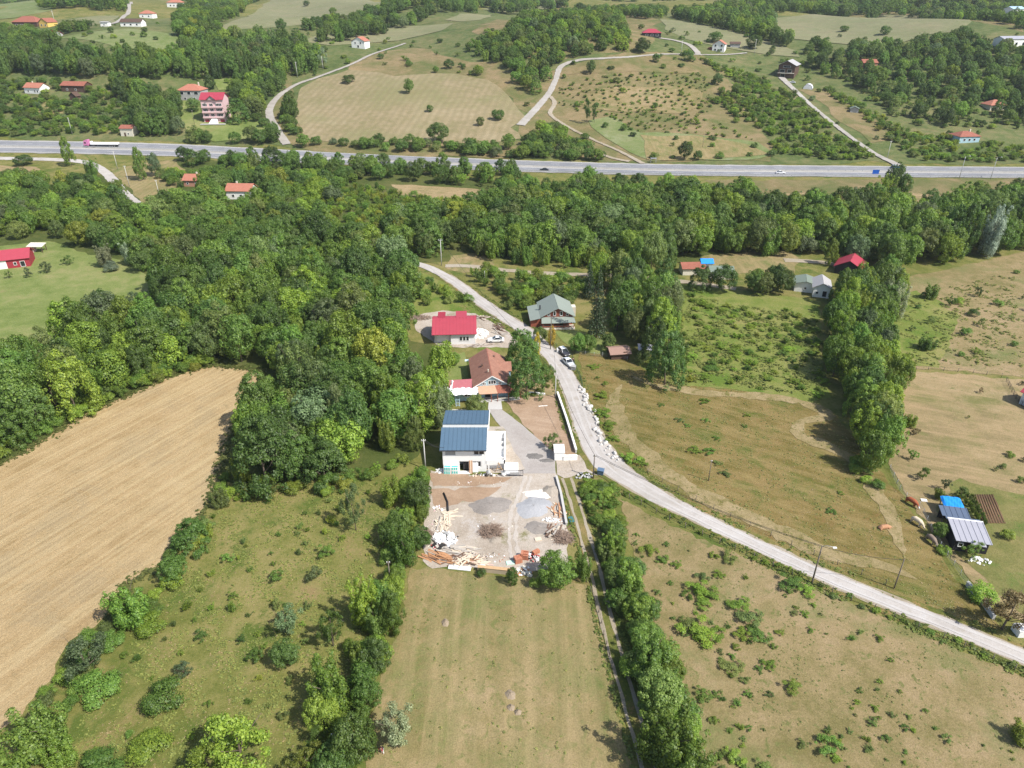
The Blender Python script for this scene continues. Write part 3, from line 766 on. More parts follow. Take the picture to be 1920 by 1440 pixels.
def tone(t):
    c = np.array(TONE[t]) * rng.uniform(0.78, 1.2) * 1.8
    return (float(c[0] * rng.uniform(.9, 1.12)), float(c[1]), float(c[2] * rng.uniform(.9, 1.1)))
def veg(kind, x, y, w, h, t, label=None, group=None, phrase=None, cls=None):
    VEG.append(dict(kind=kind, x=x, y=y, z=hz(x, y), w=w, h=h, t=t, label=label, group=group, phrase=phrase, cls=cls or KCLASS[kind], hand=label is not None))
def vp(kind, u, v, w, h, t, label, group=None, cls=None):
    p = P(u, v); veg(kind, p.x, p.y, w, h, t, label, group, cls=cls)
KEEP = []                                                        # world polygons nothing may grow in
CIRC = []                                                        # (x, y, r) round buildings
def keep_px(px): KEEP.append(np.array([(p.x, p.y) for p in PW(px)]))
def blocked(x, y, r):
    for C, W in ROADS:
        d = np.hypot(C[:, 0] - x, C[:, 1] - y); k = int(np.argmin(d))
        if d[k] < (W[k] if hasattr(W, '__len__') else W) + r: return True
    for cx, cy, cr in CIRC:
        if (cx - x) ** 2 + (cy - y) ** 2 < (cr + r) ** 2: return True
    for A in KEEP:
        if inpoly((x, y), A)[0]: return True
    return False
def region(px, sp, kinds, w, h, tones, phrase, clear=0.6, keep=1.0, hw=None, clump=0.0):
    A = np.array([(p.x, p.y) for p in PW(px)])
    x0, y0 = A.min(0); x1, y1 = A.max(0)
    gy = np.arange(y0, y1, sp * 0.87); pts = []
    for j, yy in enumerate(gy):
        gx = np.arange(x0 + (j % 2) * sp / 2, x1, sp)
        pts.append(np.c_[gx, np.full(len(gx), yy)])
    if not pts: return
    q = np.concatenate(pts) + rng.uniform(-.42, .42, (sum(len(p) for p in pts), 2)) * sp
    q = q[inpoly(q, A)]
    ks = [k for k, _ in kinds]; kw = np.array([c for _, c in kinds], float); kw /= kw.sum()
    ts = [k for k, _ in tones]; tw = np.array([c for _, c in tones], float); tw /= tw.sum()
    for x, y in q:
        if rng.uniform() > keep: continue
        if clump and math.sin(x * .31 + 1.3 * math.sin(y * .17)) + math.sin(y * .37 + 1.1 * math.sin(x * .23)) + rng.normal(0, .45) < clump: continue
        s = rng.uniform() ** 0.9
        k = ks[rng.choice(len(ks), p=kw)]; t = ts[rng.choice(len(ts), p=tw)]
        hh = h[0] + (h[1] - h[0]) * (0.65 * s + 0.35 * rng.uniform()); ww = w[0] + (w[1] - w[0]) * s
        if blocked(x, y, clear * ww / 2): continue
        veg(k, x, y, ww, hh, t, phrase=phrase)
# ------------------------------------------------------------------ buildings
W_white = plain('white render', (0.80, 0.79, 0.76, 1), 0.9, var=0.06, scale=0.8)
W_bluegrey = plain('pale blue render', (0.36, 0.52, 0.58, 1), 0.85, var=0.08)
W_pink = plain('pink render', (0.62, 0.43, 0.43, 1), 0.85, var=0.08)
W_brown = plain('brown boards', (0.10, 0.062, 0.045, 1), 0.8, var=0.3, scale=3)
W_dark = plain('black boards', (0.022, 0.022, 0.026, 1), 0.8, var=0.3, scale=3)
W_grey = plain('grey render', (0.36, 0.36, 0.35, 1), 0.9, var=0.12)
W_brick = plain('brick wall', (0.42, 0.22, 0.15, 1), 0.9, var=0.3, scale=5)
W_yellow = plain('yellow render', (0.70, 0.47, 0.13, 1), 0.85, var=0.08)
W_redwood = plain('red timber', (0.25, 0.075, 0.045, 1), 0.7, var=0.2, scale=3)
W_redmetal = plain('red sheet wall', (0.32, 0.035, 0.05, 1), 0.6, var=0.1)
W_cream = plain('cream render', (0.62, 0.58, 0.48, 1), 0.9, var=0.1)
T_old = tile_mat('weathered clay tiles', (0.25, 0.115, 0.078, 1), (0.41, 0.205, 0.142, 1), 0.3, 'Y')
T_orange = tile_mat('orange clay tiles', (0.37, 0.135, 0.085, 1), (0.49, 0.20, 0.13, 1), 0.35, 'X')
T_rust = tile_mat('rusty red tiles', (0.25, 0.08, 0.05, 1), (0.38, 0.14, 0.09, 1), 0.35, 'X')
T_red = plain('red sheet roof', (0.36, 0.052, 0.075, 1), 0.55, var=0.12, scale=0.7)
T_crimson = plain('crimson sheet roof', (0.34, 0.045, 0.07, 1), 0.55, var=0.1, scale=0.7)
T_maroon = plain('maroon sheet roof', (0.30, 0.03, 0.05, 1), 0.6, var=0.1)
T_blue = plain('blue standing seam roof', (0.088, 0.150, 0.215, 1), 0.5, 0.15, var=0.10, scale=0.6)
T_green = plain('sage green roof', (0.235, 0.27, 0.235, 1), 0.65, var=0.08, scale=0.7)
T_grey = plain('grey sheet roof', (0.38, 0.37, 0.37, 1), 0.6, var=0.1, scale=0.8)
T_lgrey = plain('pale grey sheet roof', (0.36, 0.36, 0.40, 1), 0.5, 0.1, var=0.10, scale=0.9)
T_dgreen = plain('dull green sheet roof', (0.17, 0.21, 0.17, 1), 0.7, var=0.1)
T_slate = plain('slate blue sheet', (0.10, 0.135, 0.20, 1), 0.55, 0.1, var=0.12, scale=0.8)
C_blue = plain('blue tarpaulin', (0.015, 0.25, 0.75, 1), 0.5, var=0.12, scale=1.2, bump=0.5)
C_white = plain('white plastic sheet', (0.82, 0.82, 0.82, 1), 0.6, var=0.1, scale=2, bump=0.6)
C_frame = plain('white window frame', (0.78, 0.78, 0.76, 1), 0.6, var=0.04)
C_dark = plain('dark opening', (0.03, 0.028, 0.026, 1), 0.9, var=0.2)
C_wood = plain('raw timber', (0.50, 0.33, 0.18, 1), 0.85, var=0.3, scale=3)
C_steel = plain('dark steel', (0.06, 0.06, 0.065, 1), 0.6, 0.3)
C_conc = plain('concrete', (0.46, 0.45, 0.43, 1), 0.9, var=0.15)
C_black = plain('black plastic', (0.02, 0.02, 0.022, 1), 0.6)
C_red = plain('red paint', (0.45, 0.04, 0.04, 1), 0.6)
GLASS = glass_mat()

def window(parent, face, a, z, w, h, pos=0.0, frame=None, name='window', panes=1, glass=None):
    """A framed window on a wall; face is '-y', '+y', '-x' or '+x', a runs along the wall, pos is the wall plane."""
    t = 0.09; fr = MB(); gl = MB()
    def bx(m, a0, a1, z0, z1, d0, d1):
        if face == '-y': m.box(a0, a1, pos - d1, pos - d0, z0, z1)
        elif face == '+y': m.box(a0, a1, pos + d0, pos + d1, z0, z1)
        elif face == '-x': m.box(pos - d1, pos - d0, a0, a1, z0, z1)
        else: m.box(pos + d0, pos + d1, a0, a1, z0, z1)
    d0, d1 = 0.002, 0.10
    bx(fr, a - w / 2, a + w / 2, z, z + t, d0, d1); bx(fr, a - w / 2, a + w / 2, z + h - t, z + h, d0, d1)
    for i in range(panes + 1):
        x = a - w / 2 + (w - t) * i / panes
        bx(fr, x, x + t, z + t + .001, z + h - t - .001, d0, d1)
    bx(gl, a - w / 2 + .01, a + w / 2 - .01, z + .01, z + h - .01, 0.004, 0.04)
    o = fr.put(name, frame or C_frame, parent)
    gl.put('pane', glass or GLASS, o)
    return o
def gable_wall(w, d, h, rise, axis, y0=0.0, x0=None):
    m = MB(); a, b = (-w / 2, w / 2) if x0 is None else (x0, x0 + w)
    m.box(a, b, y0, y0 + d, 0, h)
    if rise > 0:
        if axis == 'y':
            c = (a + b) / 2
            for y, s in ((y0, 1), (y0 + d, -1)):
                p = [(a, y, h), (b, y, h), (c, y, h + rise)]
                m.face(p if s > 0 else p[::-1])
        else:
            c = y0 + d / 2
            for x, s in ((a, -1), (b, 1)):
                p = [(x, y0, h), (x, y0 + d, h), (x, c, h + rise)]
                m.face(p if s > 0 else p[::-1])
    return m
def gable_roof(w, d, h, rise, axis, oh=0.45, t=0.14, y0=0.0, xc=0.0):
    m = MB(); e = 0.02
    if axis == 'y':
        a, b = xc - w / 2 - oh, xc + w / 2 + oh; k = rise / (w / 2); ze = h - oh * k + e; zr = h + rise + e
        ya, yb = y0 - oh, y0 + d + oh
        m.slab((a, ya, ze + t), (xc, ya, zr + t), (xc, yb, zr + t), (a, yb, ze + t), -t)
        m.slab((xc, ya, zr + t), (b, ya, ze + t), (b, yb, ze + t), (xc, yb, zr + t), -t)
    else:
        a, b = xc - w / 2 - oh, xc + w / 2 + oh; k = rise / (d / 2); ze = h - oh * k + e; zr = h + rise + e
        yc = y0 + d / 2
        m.slab((a, y0 - oh, ze + t), (b, y0 - oh, ze + t), (b, yc, zr + t), (a, yc, zr + t), -t)
        m.slab((a, yc, zr + t), (b, yc, zr + t), (b, y0 + d + oh, ze + t), (a, y0 + d + oh, ze + t), -t)
    return m
def hip_roof(w, d, h, rise, oh=0.5, y0=0.0):
    m = MB(); a, b, c, e = -w / 2 - oh, w / 2 + oh, y0 - oh, y0 + d + oh
    s = min(w, d) / 2 * 0.95
    if w >= d: r0, r1 = (-w / 2 + s, y0 + d / 2), (w / 2 - s, y0 + d / 2)
    else: r0, r1 = (0, y0 + s), (0, y0 + d - s)
    z0, z1 = h + 0.02, h + rise
    A, B, Cc, D = (a, c, z0), (b, c, z0), (b, e, z0), (a, e, z0)
    if w >= d:
        q, r = (*r0, z1), (*r1, z1)
        m.face([A, B, r, q]); m.face([Cc, D, q, r]); m.face([B, Cc, r]); m.face([D, A, q])
    else:
        q, r = (*r0, z1), (*r1, z1)
        m.face([A, B, q]); m.face([B, Cc, r, q]); m.face([Cc, D, r]); m.face([D, A, q, r])
    m.box(a, b, c, e, z0 - 0.16, z0 - 0.001)
    return m
def house(name, label, u, v, w, d, h, rise, rot=0, wall=W_white, roof=T_orange, axis='x', hip=False, wins=(), side=(), chim=None, cat='house', oh=0.45, door=None, clear=1.0, group=None):
    p = P(u, v)
    t = thing(name, label, cat, p, R(rot), group)
    c = Matrix.Rotation(R(rot), 3, 'Z') @ Vector((0, d / 2, 0))
    CIRC.append((p.x + c.x, p.y + c.y, clear * 0.55 * max(w, d)))
    zb = min(hz(*((p + Matrix.Rotation(R(rot), 3, 'Z') @ Vector((sx * w / 2, y, 0))).xy)) for sx in (-1, 1) for y in (0, d)) - p.z - 0.3
    m = gable_wall(w, d, h, 0 if hip else rise, axis)
    m.box(-w / 2 + .02, w / 2 - .02, .02, d - .02, zb, -0.001)
    m.put('wall', wall, t)
    r = (hip_roof(w, d, h, rise, oh) if hip else gable_roof(w, d, h, rise, axis, oh)).put('roof', roof, t)
    if chim: boxpart('chimney', W_cream, r, chim[0] - .3, chim[0] + .3, chim[1] - .3, chim[1] + .3, h, h + rise + 0.9)
    for q in wins: window(t, '-y', *q)
    for q in side: window(t, q[0], *q[1:5], pos=w / 2 if q[0] == '+x' else -w / 2)
    if door: boxpart('door', W_brown, t, door - .5, door + .5, -0.06, -0.003, 0, 2.1)
    return t
def seams(parent, a, b, c, d, n, mat, wd=0.07, ht=0.045, name='roof_panel', gap=0.010):
    """n sheet panels side by side on the plane a-b (eave) c-d (ridge: d above a), each with one raised seam."""
    a, b, c, d = map(Vector, (a, b, c, d))
    nm = (b - a).cross(d - a).normalized()
    for i in range(n):
        m = MB()
        f0, f1 = i / n, (i + 1) / n; g = gap / max((b - a).length, .1)
        e0, e1, r0, r1 = a.lerp(b, f0 + g), a.lerp(b, f1), d.lerp(c, f0 + g), d.lerp(c, f1)
        m.slab(e0 + nm * .03, e1 + nm * .03, r1 + nm * .03, r0 + nm * .03, 0.026)
        s0, s1 = a.lerp(b, f1 - wd / (b - a).length), d.lerp(c, f1 - wd / (b - a).length)
        m.slab(s0 + nm * (ht + .03), e1 + nm * (ht + .03), r1 + nm * (ht + .03), s1 + nm * (ht + .03), ht - .004)
        m.put(name, mat, parent)

# --- white house with the blue roof
p = P(872, 884)
t = thing('house', 'white unfinished house with a two-level blue seamed roof beside the gravel driveway', 'house', p, R(0))
CIRC.append((p.x + .3, p.y + 5, 6.0)); CIRC.append((p.x + 4.5, p.y + 4, 4.5))
w, d, h = 8.2, 10.5, 5.3
m = MB(); a = w / 2
m.box(-a, a, 0.0, 0.25, 2.35, 3.75)                           # front wall built round its openings
m.box(-a, -1.0, 0, .25, 0, 2.349); m.box(.75, 1.35, 0, .25, 0, 2.349); m.box(3.1, a, 0, .25, 0, 2.349); m.box(1.351, 3.099, 0, .25, 0, 1.0)
m.box(-a, -3.6, 0, .25, 3.751, 4.9); m.box(-1.7, 1.7, 0, .25, 3.751, 4.9); m.box(3.75, a, 0, .25, 3.751, 4.9); m.box(-a, a, 0, .25, 4.901, h)
m.box(-a, -a + .25, .251, d, 0, h); m.box(a - .25, a, .251, d, 0, h); m.box(-a + .251, a - .251, d - .25, d, 0, h)
m.box(-a + .251, a - .251, .251, d - .251, 2.5, 2.7); m.box(-a + .251, a - .251, 2.5, 2.7, 0, 2.49); m.box(-a + .251, a - .251, 2.0, 2.2, 2.71, h)
for x in (-a, a - .25):                                          # gable cheeks under the two slopes
    for q in ((x, 0), (x + .25, 1)):
        pp = [(q[0], 0, h), (q[0], 4.6, 7.0), (q[0], 4.6, 7.7), (q[0], d, 6.3), (q[0], d, h)]
        m.face(pp[::-1] if q[1] else pp)
m.put('wall', W_white, t)
m = MB(); m.slab((-a - .45, -.55, 5.2), (a + .1, -.55, 5.2), (a + .1, 4.5, 7.05), (-a - .45, 4.5, 7.05), 0.16); ro = m.put('roof', T_blue, t)
seams(ro, (-a - .45, -.55, 5.2), (a + .1, -.55, 5.2), (a + .1, 4.5, 7.05), (-a - .45, 4.5, 7.05), 11, T_blue)
boxpart('clerestory_wall', W_white, t, -a - .2, a + .3, 4.55, 4.8, 6.9, 7.75)
m = MB(); m.slab((-a - .2, 4.5, 7.86), (a + .3, 4.5, 7.86), (a + .3, 11.0, 6.9), (-a - .2, 11.0, 6.9), 0.14); ro = m.put('roof', T_blue, t)
seams(ro, (-a - .2, 4.5, 7.86), (a + .3, 4.5, 7.86), (a + .3, 11.0, 6.9), (-a - .2, 11.0, 6.9), 11, T_blue)
boxpart('fascia', C_frame, t, a + .31, a + .45, 4.4, 11.0, 6.7, 7.1)
boxpart('gutter', C_steel, t, -a - .5, a + .15, -.68, -.56, 5.05, 5.2)
boxpart('door', C_dark, t, -.35, .7, .30, .36, 0, 2.2)
boxpart('window_blind', W_grey, t, -3.59, -1.71, .10, .16, 3.76, 4.89)
window(t, '-y', 2.72, 3.76, 2.0, 1.12, pos=.2, panes=2)
window(t, '-y', 2.22, 1.01, 1.6, 1.3, pos=.2, panes=2)
boxpart('step', W_white, t, -1.4, 1.0, -.9, -.004, 0, .18)
# side terrace block
m = MB()
m.box(a + .005, a + 3.3, 1.0, 9.0, 0, 2.5)
m.box(a + 3.3, a + 3.55, 1.0, 9.0, 0, 3.3); m.box(a + .005, a + 3.299, 8.75, 9.0, 2.501, 3.3); m.box(a + .3, a + 3.299, 3.6, 3.8, 2.501, 3.1); m.box(a + .9, a + 3.299, 5.6, 5.8, 2.501, 3.0)
m.box(a + .005, a + 3.55, -.1, .15, 1.9, 2.6); m.box(a + 3.3, a + 3.55, -.1, .999, 0, 2.6); m.box(a + .3, a + .55, -.1, .15, 0, 1.9)
m.put('terrace', W_white, t)
boxpart('terrace_floor', C_conc, t, a + 1.6, a + 3.2, 5.85, 7.6, 2.502, 2.56)
boxpart('terrace_floor', C_conc, t, a + 1.8, a + 3.2, 3.85, 5.5, 2.502, 2.56)
m = MB(); m.beam((a + 1.7, -.25, 0), (a + 2.3, -.25, 2.2), .16, .08); m.beam((a + 2.3, -.25, 2.2), (a + 3.2, -.25, 0), .16, .08); m.beam((a + 1.9, -.25, .9), (a + 2.9, -.25, .9), .12, .06)
m.put('timber_frame', C_wood, t)
boxpart('slab', W_white, t, a + 3.56, a + 6.0, -1.2, 2.6, 0.0, .25)

# --- clay-tiled house with pale blue gable
p = P(925, 754)
t = thing('house', 'pale blue house with a weathered clay tile roof, gable and porch facing the soil yard', 'house', p, R(7))
CIRC.append((p.x - 1, p.y + 8, 8.5)); CIRC.append((p.x - 7, p.y + 4, 4.5))
w, h, rise, y0, d = 7.6, 3.1, 2.4, 2.3, 13.0
gable_wall(w, d, h, rise, 'y', y0).put('wall', W_bluegrey, t)
r1 = gable_roof(w, d, h, rise, 'y', .5, y0=y0).put('roof', T_old, t)
m = MB(); m.box(-.1, .1, y0 - .5, y0 + d + .5, h + rise + .14, h + rise + .26); m.put('ridge_tile', T_rust, r1)
m = MB()
for s in (-1, 1):
    m.slab((s * (w / 2 + .5), y0 - .56, h - .33), (0, y0 - .56, h + rise - .02), (0, y0 - .56, h + rise + .2), (s * (w / 2 + .5), y0 - .56, h - .1), .05)
m.put('bargeboard', C_frame, t)
m = MB(); m.slab((1.0, 8.0, 3.3), (5.2, 8.0, 3.3), (5.2, 10.2, 4.7), (.2, 10.2, 4.7), .14); m.slab((.2, 10.2, 4.7), (5.2, 10.2, 4.7), (5.2, 12.4, 3.3), (1.0, 12.4, 3.3), .14)
m.put('dormer_roof', T_old, r1)
m = MB(); m.box(2.5, 4.9, 8.3, 12.1, 0, 3.25); m.face([(4.9, 8.3, 3.25), (4.9, 12.1, 3.25), (4.9, 10.2, 4.5)]); m.put('dormer_wall', W_bluegrey, t)
boxpart('chimney', W_brown, r1, -1.9, -1.5, 8.2, 8.7, 3.6, 5.2); boxpart('chimney', W_brown, r1, 1.2, 1.6, 12.3, 12.8, 3.9, 5.2)
boxpart('chimney', W_cream, r1, -.75, -.55, 4.2, 4.5, 4.6, 6.0)
m = MB(); m.slab((-3.1, -.1, 2.25), (1.0, -.1, 2.25), (.6, 2.28, 3.0), (-3.4, 2.28, 3.0), .1); m.put('porch_roof', plain('faded clay roof', (.50, .30, .20, 1), .85, var=.2), t)
m = MB(); m.slab((1.01, -.1, 2.25), (6.3, -.1, 2.25), (4.6, 2.28, 3.0), (.61, 2.28, 3.0), .1); m.put('porch_roof', T_rust, t)
for x in (-2.9, -.4, 1.0, 3.4, 6.0): boxpart('porch_post', W_redwood, t, x - .07, x + .07, .02, .16, 0, 2.2)
boxpart('porch_floor', C_conc, t, -3.3, 6.2, .2, 2.28, 0, .12); boxpart('porch_rail', W_cream, t, 1.1, 5.9, .03, .12, .75, .9)
window(t, '-y', 0, 3.3, 1.7, 1.0, pos=y0, panes=3); window(t, '-y', -1.75, 3.15, .75, .7, pos=y0, panes=2); window(t, '-y', 1.75, 3.15, .75, .7, pos=y0, panes=2)
boxpart('door', C_dark, t, -1.6, -.4, y0 - .06, y0 - .003, .13, 2.3); window(t, '-y', 1.4, .9, 1.6, 1.2, pos=y0, panes=2)
m = MB(); m.box(-9.3, -3.85, 1.4, 5.4, 0, 2.7); m.put('annex_wall', W_bluegrey, t)
m = MB(); m.slab((-9.6, 1.2, 2.75), (-3.3, 1.2, 2.75), (-3.3, 5.6, 3.15), (-9.6, 5.6, 3.15), .12); ro = m.put('annex_roof', plain('faded red sheet', (.40, .13, .145, 1), .7, var=.2), t)
window(t, '-y', -5.6, 1.0, 1.6, 1.1, pos=1.4, panes=2)
boxpart('eave_panel', plain('pale blue sheet', (.55, .72, .76, 1), .6), t, -5.2, -3.0, 15.85, 16.7, 2.4, 2.5); boxpart('eave_panel', plain('pale blue sheet', (.55, .72, .76, 1), .6), t, 2.8, 4.8, 15.85, 16.7, 2.4, 2.5)
CB = p.copy(); RB = Matrix.Translation(p) @ Matrix.Rotation(R(7), 4, 'Z')
bm = bmesh.new()                                                 # crumpled plastic sheet over the annex eaves
def crumple(bm, path, wd, amp, seed):
    r = random.Random(seed); rows = []
    for q in path:
        q = Vector(q[:3]); row = []
        for k in range(5): row.append(bm.verts.new(q + Vector((0, wd * (k / 4 - .5), 0)) + Vector((r.gauss(0, amp * .5), r.gauss(0, amp * .5), abs(r.gauss(0, amp)) - .6 * abs(k / 4 - .5) * wd * .4))))
        rows.append(row)
    for a_, b_ in zip(rows, rows[1:]):
        for k in range(4): bm.faces.new((a_[k], b_[k], b_[k + 1], a_[k + 1]))
crumple(bm, [(-9.7 + i * .46, .9 + .1 * math.sin(i), 3.0) for i in range(15)], 2.6, .2, 1)
crumple(bm, [(-9.7 + i * .46, -.25 + .1 * math.sin(i), 2.75) for i in range(14)], 1.2, .2, 4)
crumple(bm, [(-9.9 + .02 * i, 1.6 + i * .2, 2.9) for i in range(6)], 1.1, .15, 2)
crumple(bm, [(-9.3 + .1 * i, 1.6 + i * .5, 3.15) for i in range(8)], 1.4, .18, 5)
crumple(bm, [(-9.9, .6, 2.9 - .35 * i) for i in range(8)], .8, .12, 3)
me = bpy.data.meshes.new('plastic_sheet'); bm.to_mesh(me); bm.free(); me.materials.append(C_white)
tag(link_mesh('plastic_sheet', me, None, CB, R(7)), 'white crumpled plastic sheet draped over the eaves of the small red annex roof', 'plastic sheet')
t = thing('ladder', 'blue-green ladder leaning on the pale blue annex under the plastic sheet', 'ladder', RB @ Vector((-7.9, -.9, 0)), R(7))
m = MB(); m.beam((-.4, 0, 0), (-.4, 1.7, 2.9), .09, .09); m.beam((.4, 0, 0), (.4, 1.7, 2.9), .09, .09); m.put('rail', W_bluegrey, t)
for k in range(9): MB().beam((-.4, .17 * k + .1, .29 * k + .15), (.4, .17 * k + .1, .29 * k + .15), .07, .07).put('rung', W_bluegrey, t)
t = thing('railing', 'white metal railing behind the blue roof beside the pale blue annex', 'railing', P(861, 776))
m = MB(); m.box(-2, 2, -.04, .04, 1.0, 1.1); m.box(-2, 2, -.04, .04, .15, .25); m.put('rail', C_frame, t)
for k in range(8): boxpart('baluster', C_frame, t, -2 + k * .56, -1.94 + k * .56, -.03, .03, 0, 1.0)

# --- white house with the rounded red roof
p = P(853, 646)
t = thing('house', 'white house with a bright red rounded metal roof and a three-pane front window', 'house', p, R(3))
CIRC.append((p.x, p.y + 5, 8.0))
w, d, h = 10.6, 9.5, 3.1
m = MB(); m.box(-1.0, w / 2, 0, d, 0, h); m.box(-w / 2, -1.001, 1.5, d, 0, h)
prof = [(-.7, 3.1), (1.2, 3.9), (3.0, 4.6), (4.3, 5.05), (5.2, 5.22), (6.1, 5.2), (7.2, 4.9), (8.6, 4.2), (9.9, 3.3)]
for x, s in ((-w / 2, -1), (w / 2, 1)):
    q = [(x, max(0, min(d, y)), z - .12) for y, z in prof]; q = [(x, 0, h)] + q[1:-1] + [(x, d, h)]
    m.face(q if s > 0 else q[::-1])
m.put('wall', plain('pale render', (.70, .69, .68, 1), .9, var=.06), t)
n = len(prof); m = MB(); xa, xb = -w / 2 - .5, w / 2 + .4
for (y0_, z0_), (y1_, z1_) in zip(prof, prof[1:]): m.slab((xa, y0_, z0_ + .02), (xb, y0_, z0_ + .02), (xb, y1_, z1_ + .02), (xa, y1_, z1_ + .02), .1)
ro = m.put('roof', T_red, t)
for i in range(13):
    x = xa + (xb - xa) * (i + .5) / 13; m = MB()
    for (y0_, z0_), (y1_, z1_) in zip(prof, prof[1:]): m.slab((x - .3, y0_, z0_ + .075), (x + .3, y0_, z0_ + .075), (x + .3, y1_, z1_ + .075), (x - .3, y1_, z1_ + .075), .05)
    m.put('roof_panel', T_red, ro)
for x0, x1, zt in ((-4.4, -2.4, 5.45), (.3, 3.2, 5.6)):
    m = MB(); m.slab((x0, 5.2, 5.3), (x1, 5.2, 5.3), (x1, 8.8, zt), (x0, 8.8, zt), .12); m.box(x0 + .1, x1 - .1, 8.2, 8.5, 4.4, zt - .25); m.put('dormer', T_maroon if x0 < 0 else T_red, ro)
for x in (1.6, 2.45, 3.3): window(t, '-y', x, 1.0, .78, 1.25, pos=0, panes=1)
boxpart('garage_door', C_frame, t, -4.7, -1.5, 1.42, 1.495, 0, 2.2)

# --- green-roofed house
p = P(1047, 618)
t = thing('house', 'red timber house with a sage green roof, verandah and tall white windows', 'house', p, R(4))
CIRC.append((p.x, p.y + 5, 7.5)); CIRC.append((p.x - 6, p.y + 6, 4))
w, h, rise, y0, d = 8.2, 3.0, 2.2, 2.3, 9.5
gable_wall(w, d, h, rise, 'y', y0).put('wall', W_redwood, t)
r1 = gable_roof(w, d, h, rise, 'y', .6, y0=y0).put('roof', T_green, t)
m = MB(); m.slab((-w / 2 - .5, -.2, 2.0), (w / 2 + .5, -.2, 2.0), (w / 2 + .3, y0 - .02, 2.75), (-w / 2 - .3, y0 - .02, 2.75), .1); m.put('porch_roof', T_green, t)
for x in (-4.2, -1.4, 1.4, 4.2): boxpart('porch_post', W_redwood, t, x - .08, x + .08, .02, .18, .35, 1.95)
boxpart('porch_rail', W_redwood, t, -4.3, 4.3, .03, .1, .75, 1.05)
boxpart('porch_floor', W_cream, t, -4.5, 4.5, -.1, y0 - .01, 0, .34)
for x in (-.85, .95): window(t, '-y', x, 3.05, .75, 1.3, pos=y0, panes=1)
for x in (-2.4, 2.6): window(t, '-y', x, 3.05, .7, .7, pos=y0, panes=1)
window(t, '-y', -2.2, 1.0, 1.6, 1.1, pos=y0, panes=2); boxpart('door', C_dark, t, .6, 1.6, y0 - .06, y0 - .003, .35, 2.4)
m = MB(); m.box(-7.3, -4.15, 2.0, 10.5, 0, 2.15); m.put('wing_wall', W_redwood, t)
m = MB(); m.slab((-7.6, 1.2, 2.35), (-4.75, 1.2, 2.95), (-4.75, 11.0, 2.95), (-7.6, 11.0, 2.35), .12); m.put('wing_roof', T_green, t)
boxpart('chimney', C_steel, r1, -4.55, -4.2, 6.5, 6.85, 2.8, 4.4)
m = MB(); m.box(4.11, 5.9, 8.5, 10.5, 0, 2.8); m.put('side_wall', W_cream, t)

# --- black hut with the pale sheet roof
p = P(1816, 1036)
t = thing('hut', 'black hut with a pale grey sheet roof standing beside the cows\' paddock', 'hut', p, R(-12))
CIRC.append((p.x, p.y + 2.5, 3.6))
m = MB(); m.box(-2.5, 2.5, 0, 4.6, 0, 2.3)
for x, s in ((-2.5, -1), (2.5, 1)):
    q = [(x, 0, 2.3), (x, 4.6, 2.3), (x, 4.6, 2.9)]; m.face(q if s > 0 else q[::-1])
m.put('wall', W_dark, t)
E = ((-2.6, -.35, 2.36), (2.75, -.35, 2.36), (2.75, 4.5, 3.0), (-2.6, 4.5, 3.0))
ro = MB().slab(*E, .06).put('roof', T_lgrey, t); seams(ro, *E, 6, T_lgrey, .14, .06)
E2 = ((-.4, -.95, 2.26), (1.75, -.95, 2.26), (1.75, -.36, 2.36), (-.4, -.36, 2.36)); MB().slab(*E2, .05).put('roof', T_lgrey, t)
boxpart('roof_flashing', C_frame, ro, -2.62, 2.78, 4.5, 4.75, 2.98, 3.1)
boxpart('door', W_brown, t, -.6, .3, -.06, -.003, 0, 2.0); window(t, '-y', -1.6, 1.0, .8, .8, pos=0)
boxpart('rear_roof', T_slate, t, -2.6, 2.7, 4.76, 5.6, 2.6, 2.7)
p = P(1786, 986)
t = thing('lean_to', 'dark slate sheet lean-to behind the black hut', 'shed', p, R(-12))
CIRC.append((p.x, p.y + 1, 2.4))
m = MB()
for x, y in ((-1.9, .1), (1.9, .1), (-1.9, 1.9), (1.9, 1.9)): m.box(x - .06, x + .06, y - .06, y + .06, 0, 1.95)
m.box(-1.9, 1.9, 1.8, 1.86, 0, 1.9); m.put('wall', W_dark, t)
E = ((-2.2, -.2, 2.05), (2.2, -.2, 2.05), (2.2, 2.3, 2.35), (-2.2, 2.3, 2.35)); ro = MB().slab(*E, .05).put('roof', T_slate, t); seams(ro, *E, 5, T_slate, .12, .05)
p = P(1784, 968)
t = thing('lean_to', 'low shelter roofed with a bright blue tarpaulin beside the vegetable rows', 'shed', p, R(-12))
CIRC.append((p.x, p.y + 1, 2.4))
m = MB()
for x, y in ((-1.4, .1), (1.4, .1), (-1.4, 2.3), (1.4, 2.3)): m.box(x - .06, x + .06, y - .06, y + .06, 0, 1.9)
m.put('wall', W_dark, t)
bm = bmesh.new(); vs = [[bm.verts.new((-1.65 + 3.3 * i / 10, -.3 + 2.9 * j / 8, 2.0 + .04 * j + .05 * math.sin(i * 1.7 + j) - (.25 if i in (0, 10) else 0))) for j in range(9)] for i in range(11)]
for i in range(10):
    for j in range(8): bm.faces.new((vs[i][j], vs[i + 1][j], vs[i + 1][j + 1], vs[i][j + 1]))
me = bpy.data.meshes.new('tarpaulin'); bm.to_mesh(me); bm.free(); me.materials.append(C_blue); link_mesh('tarpaulin', me, t)

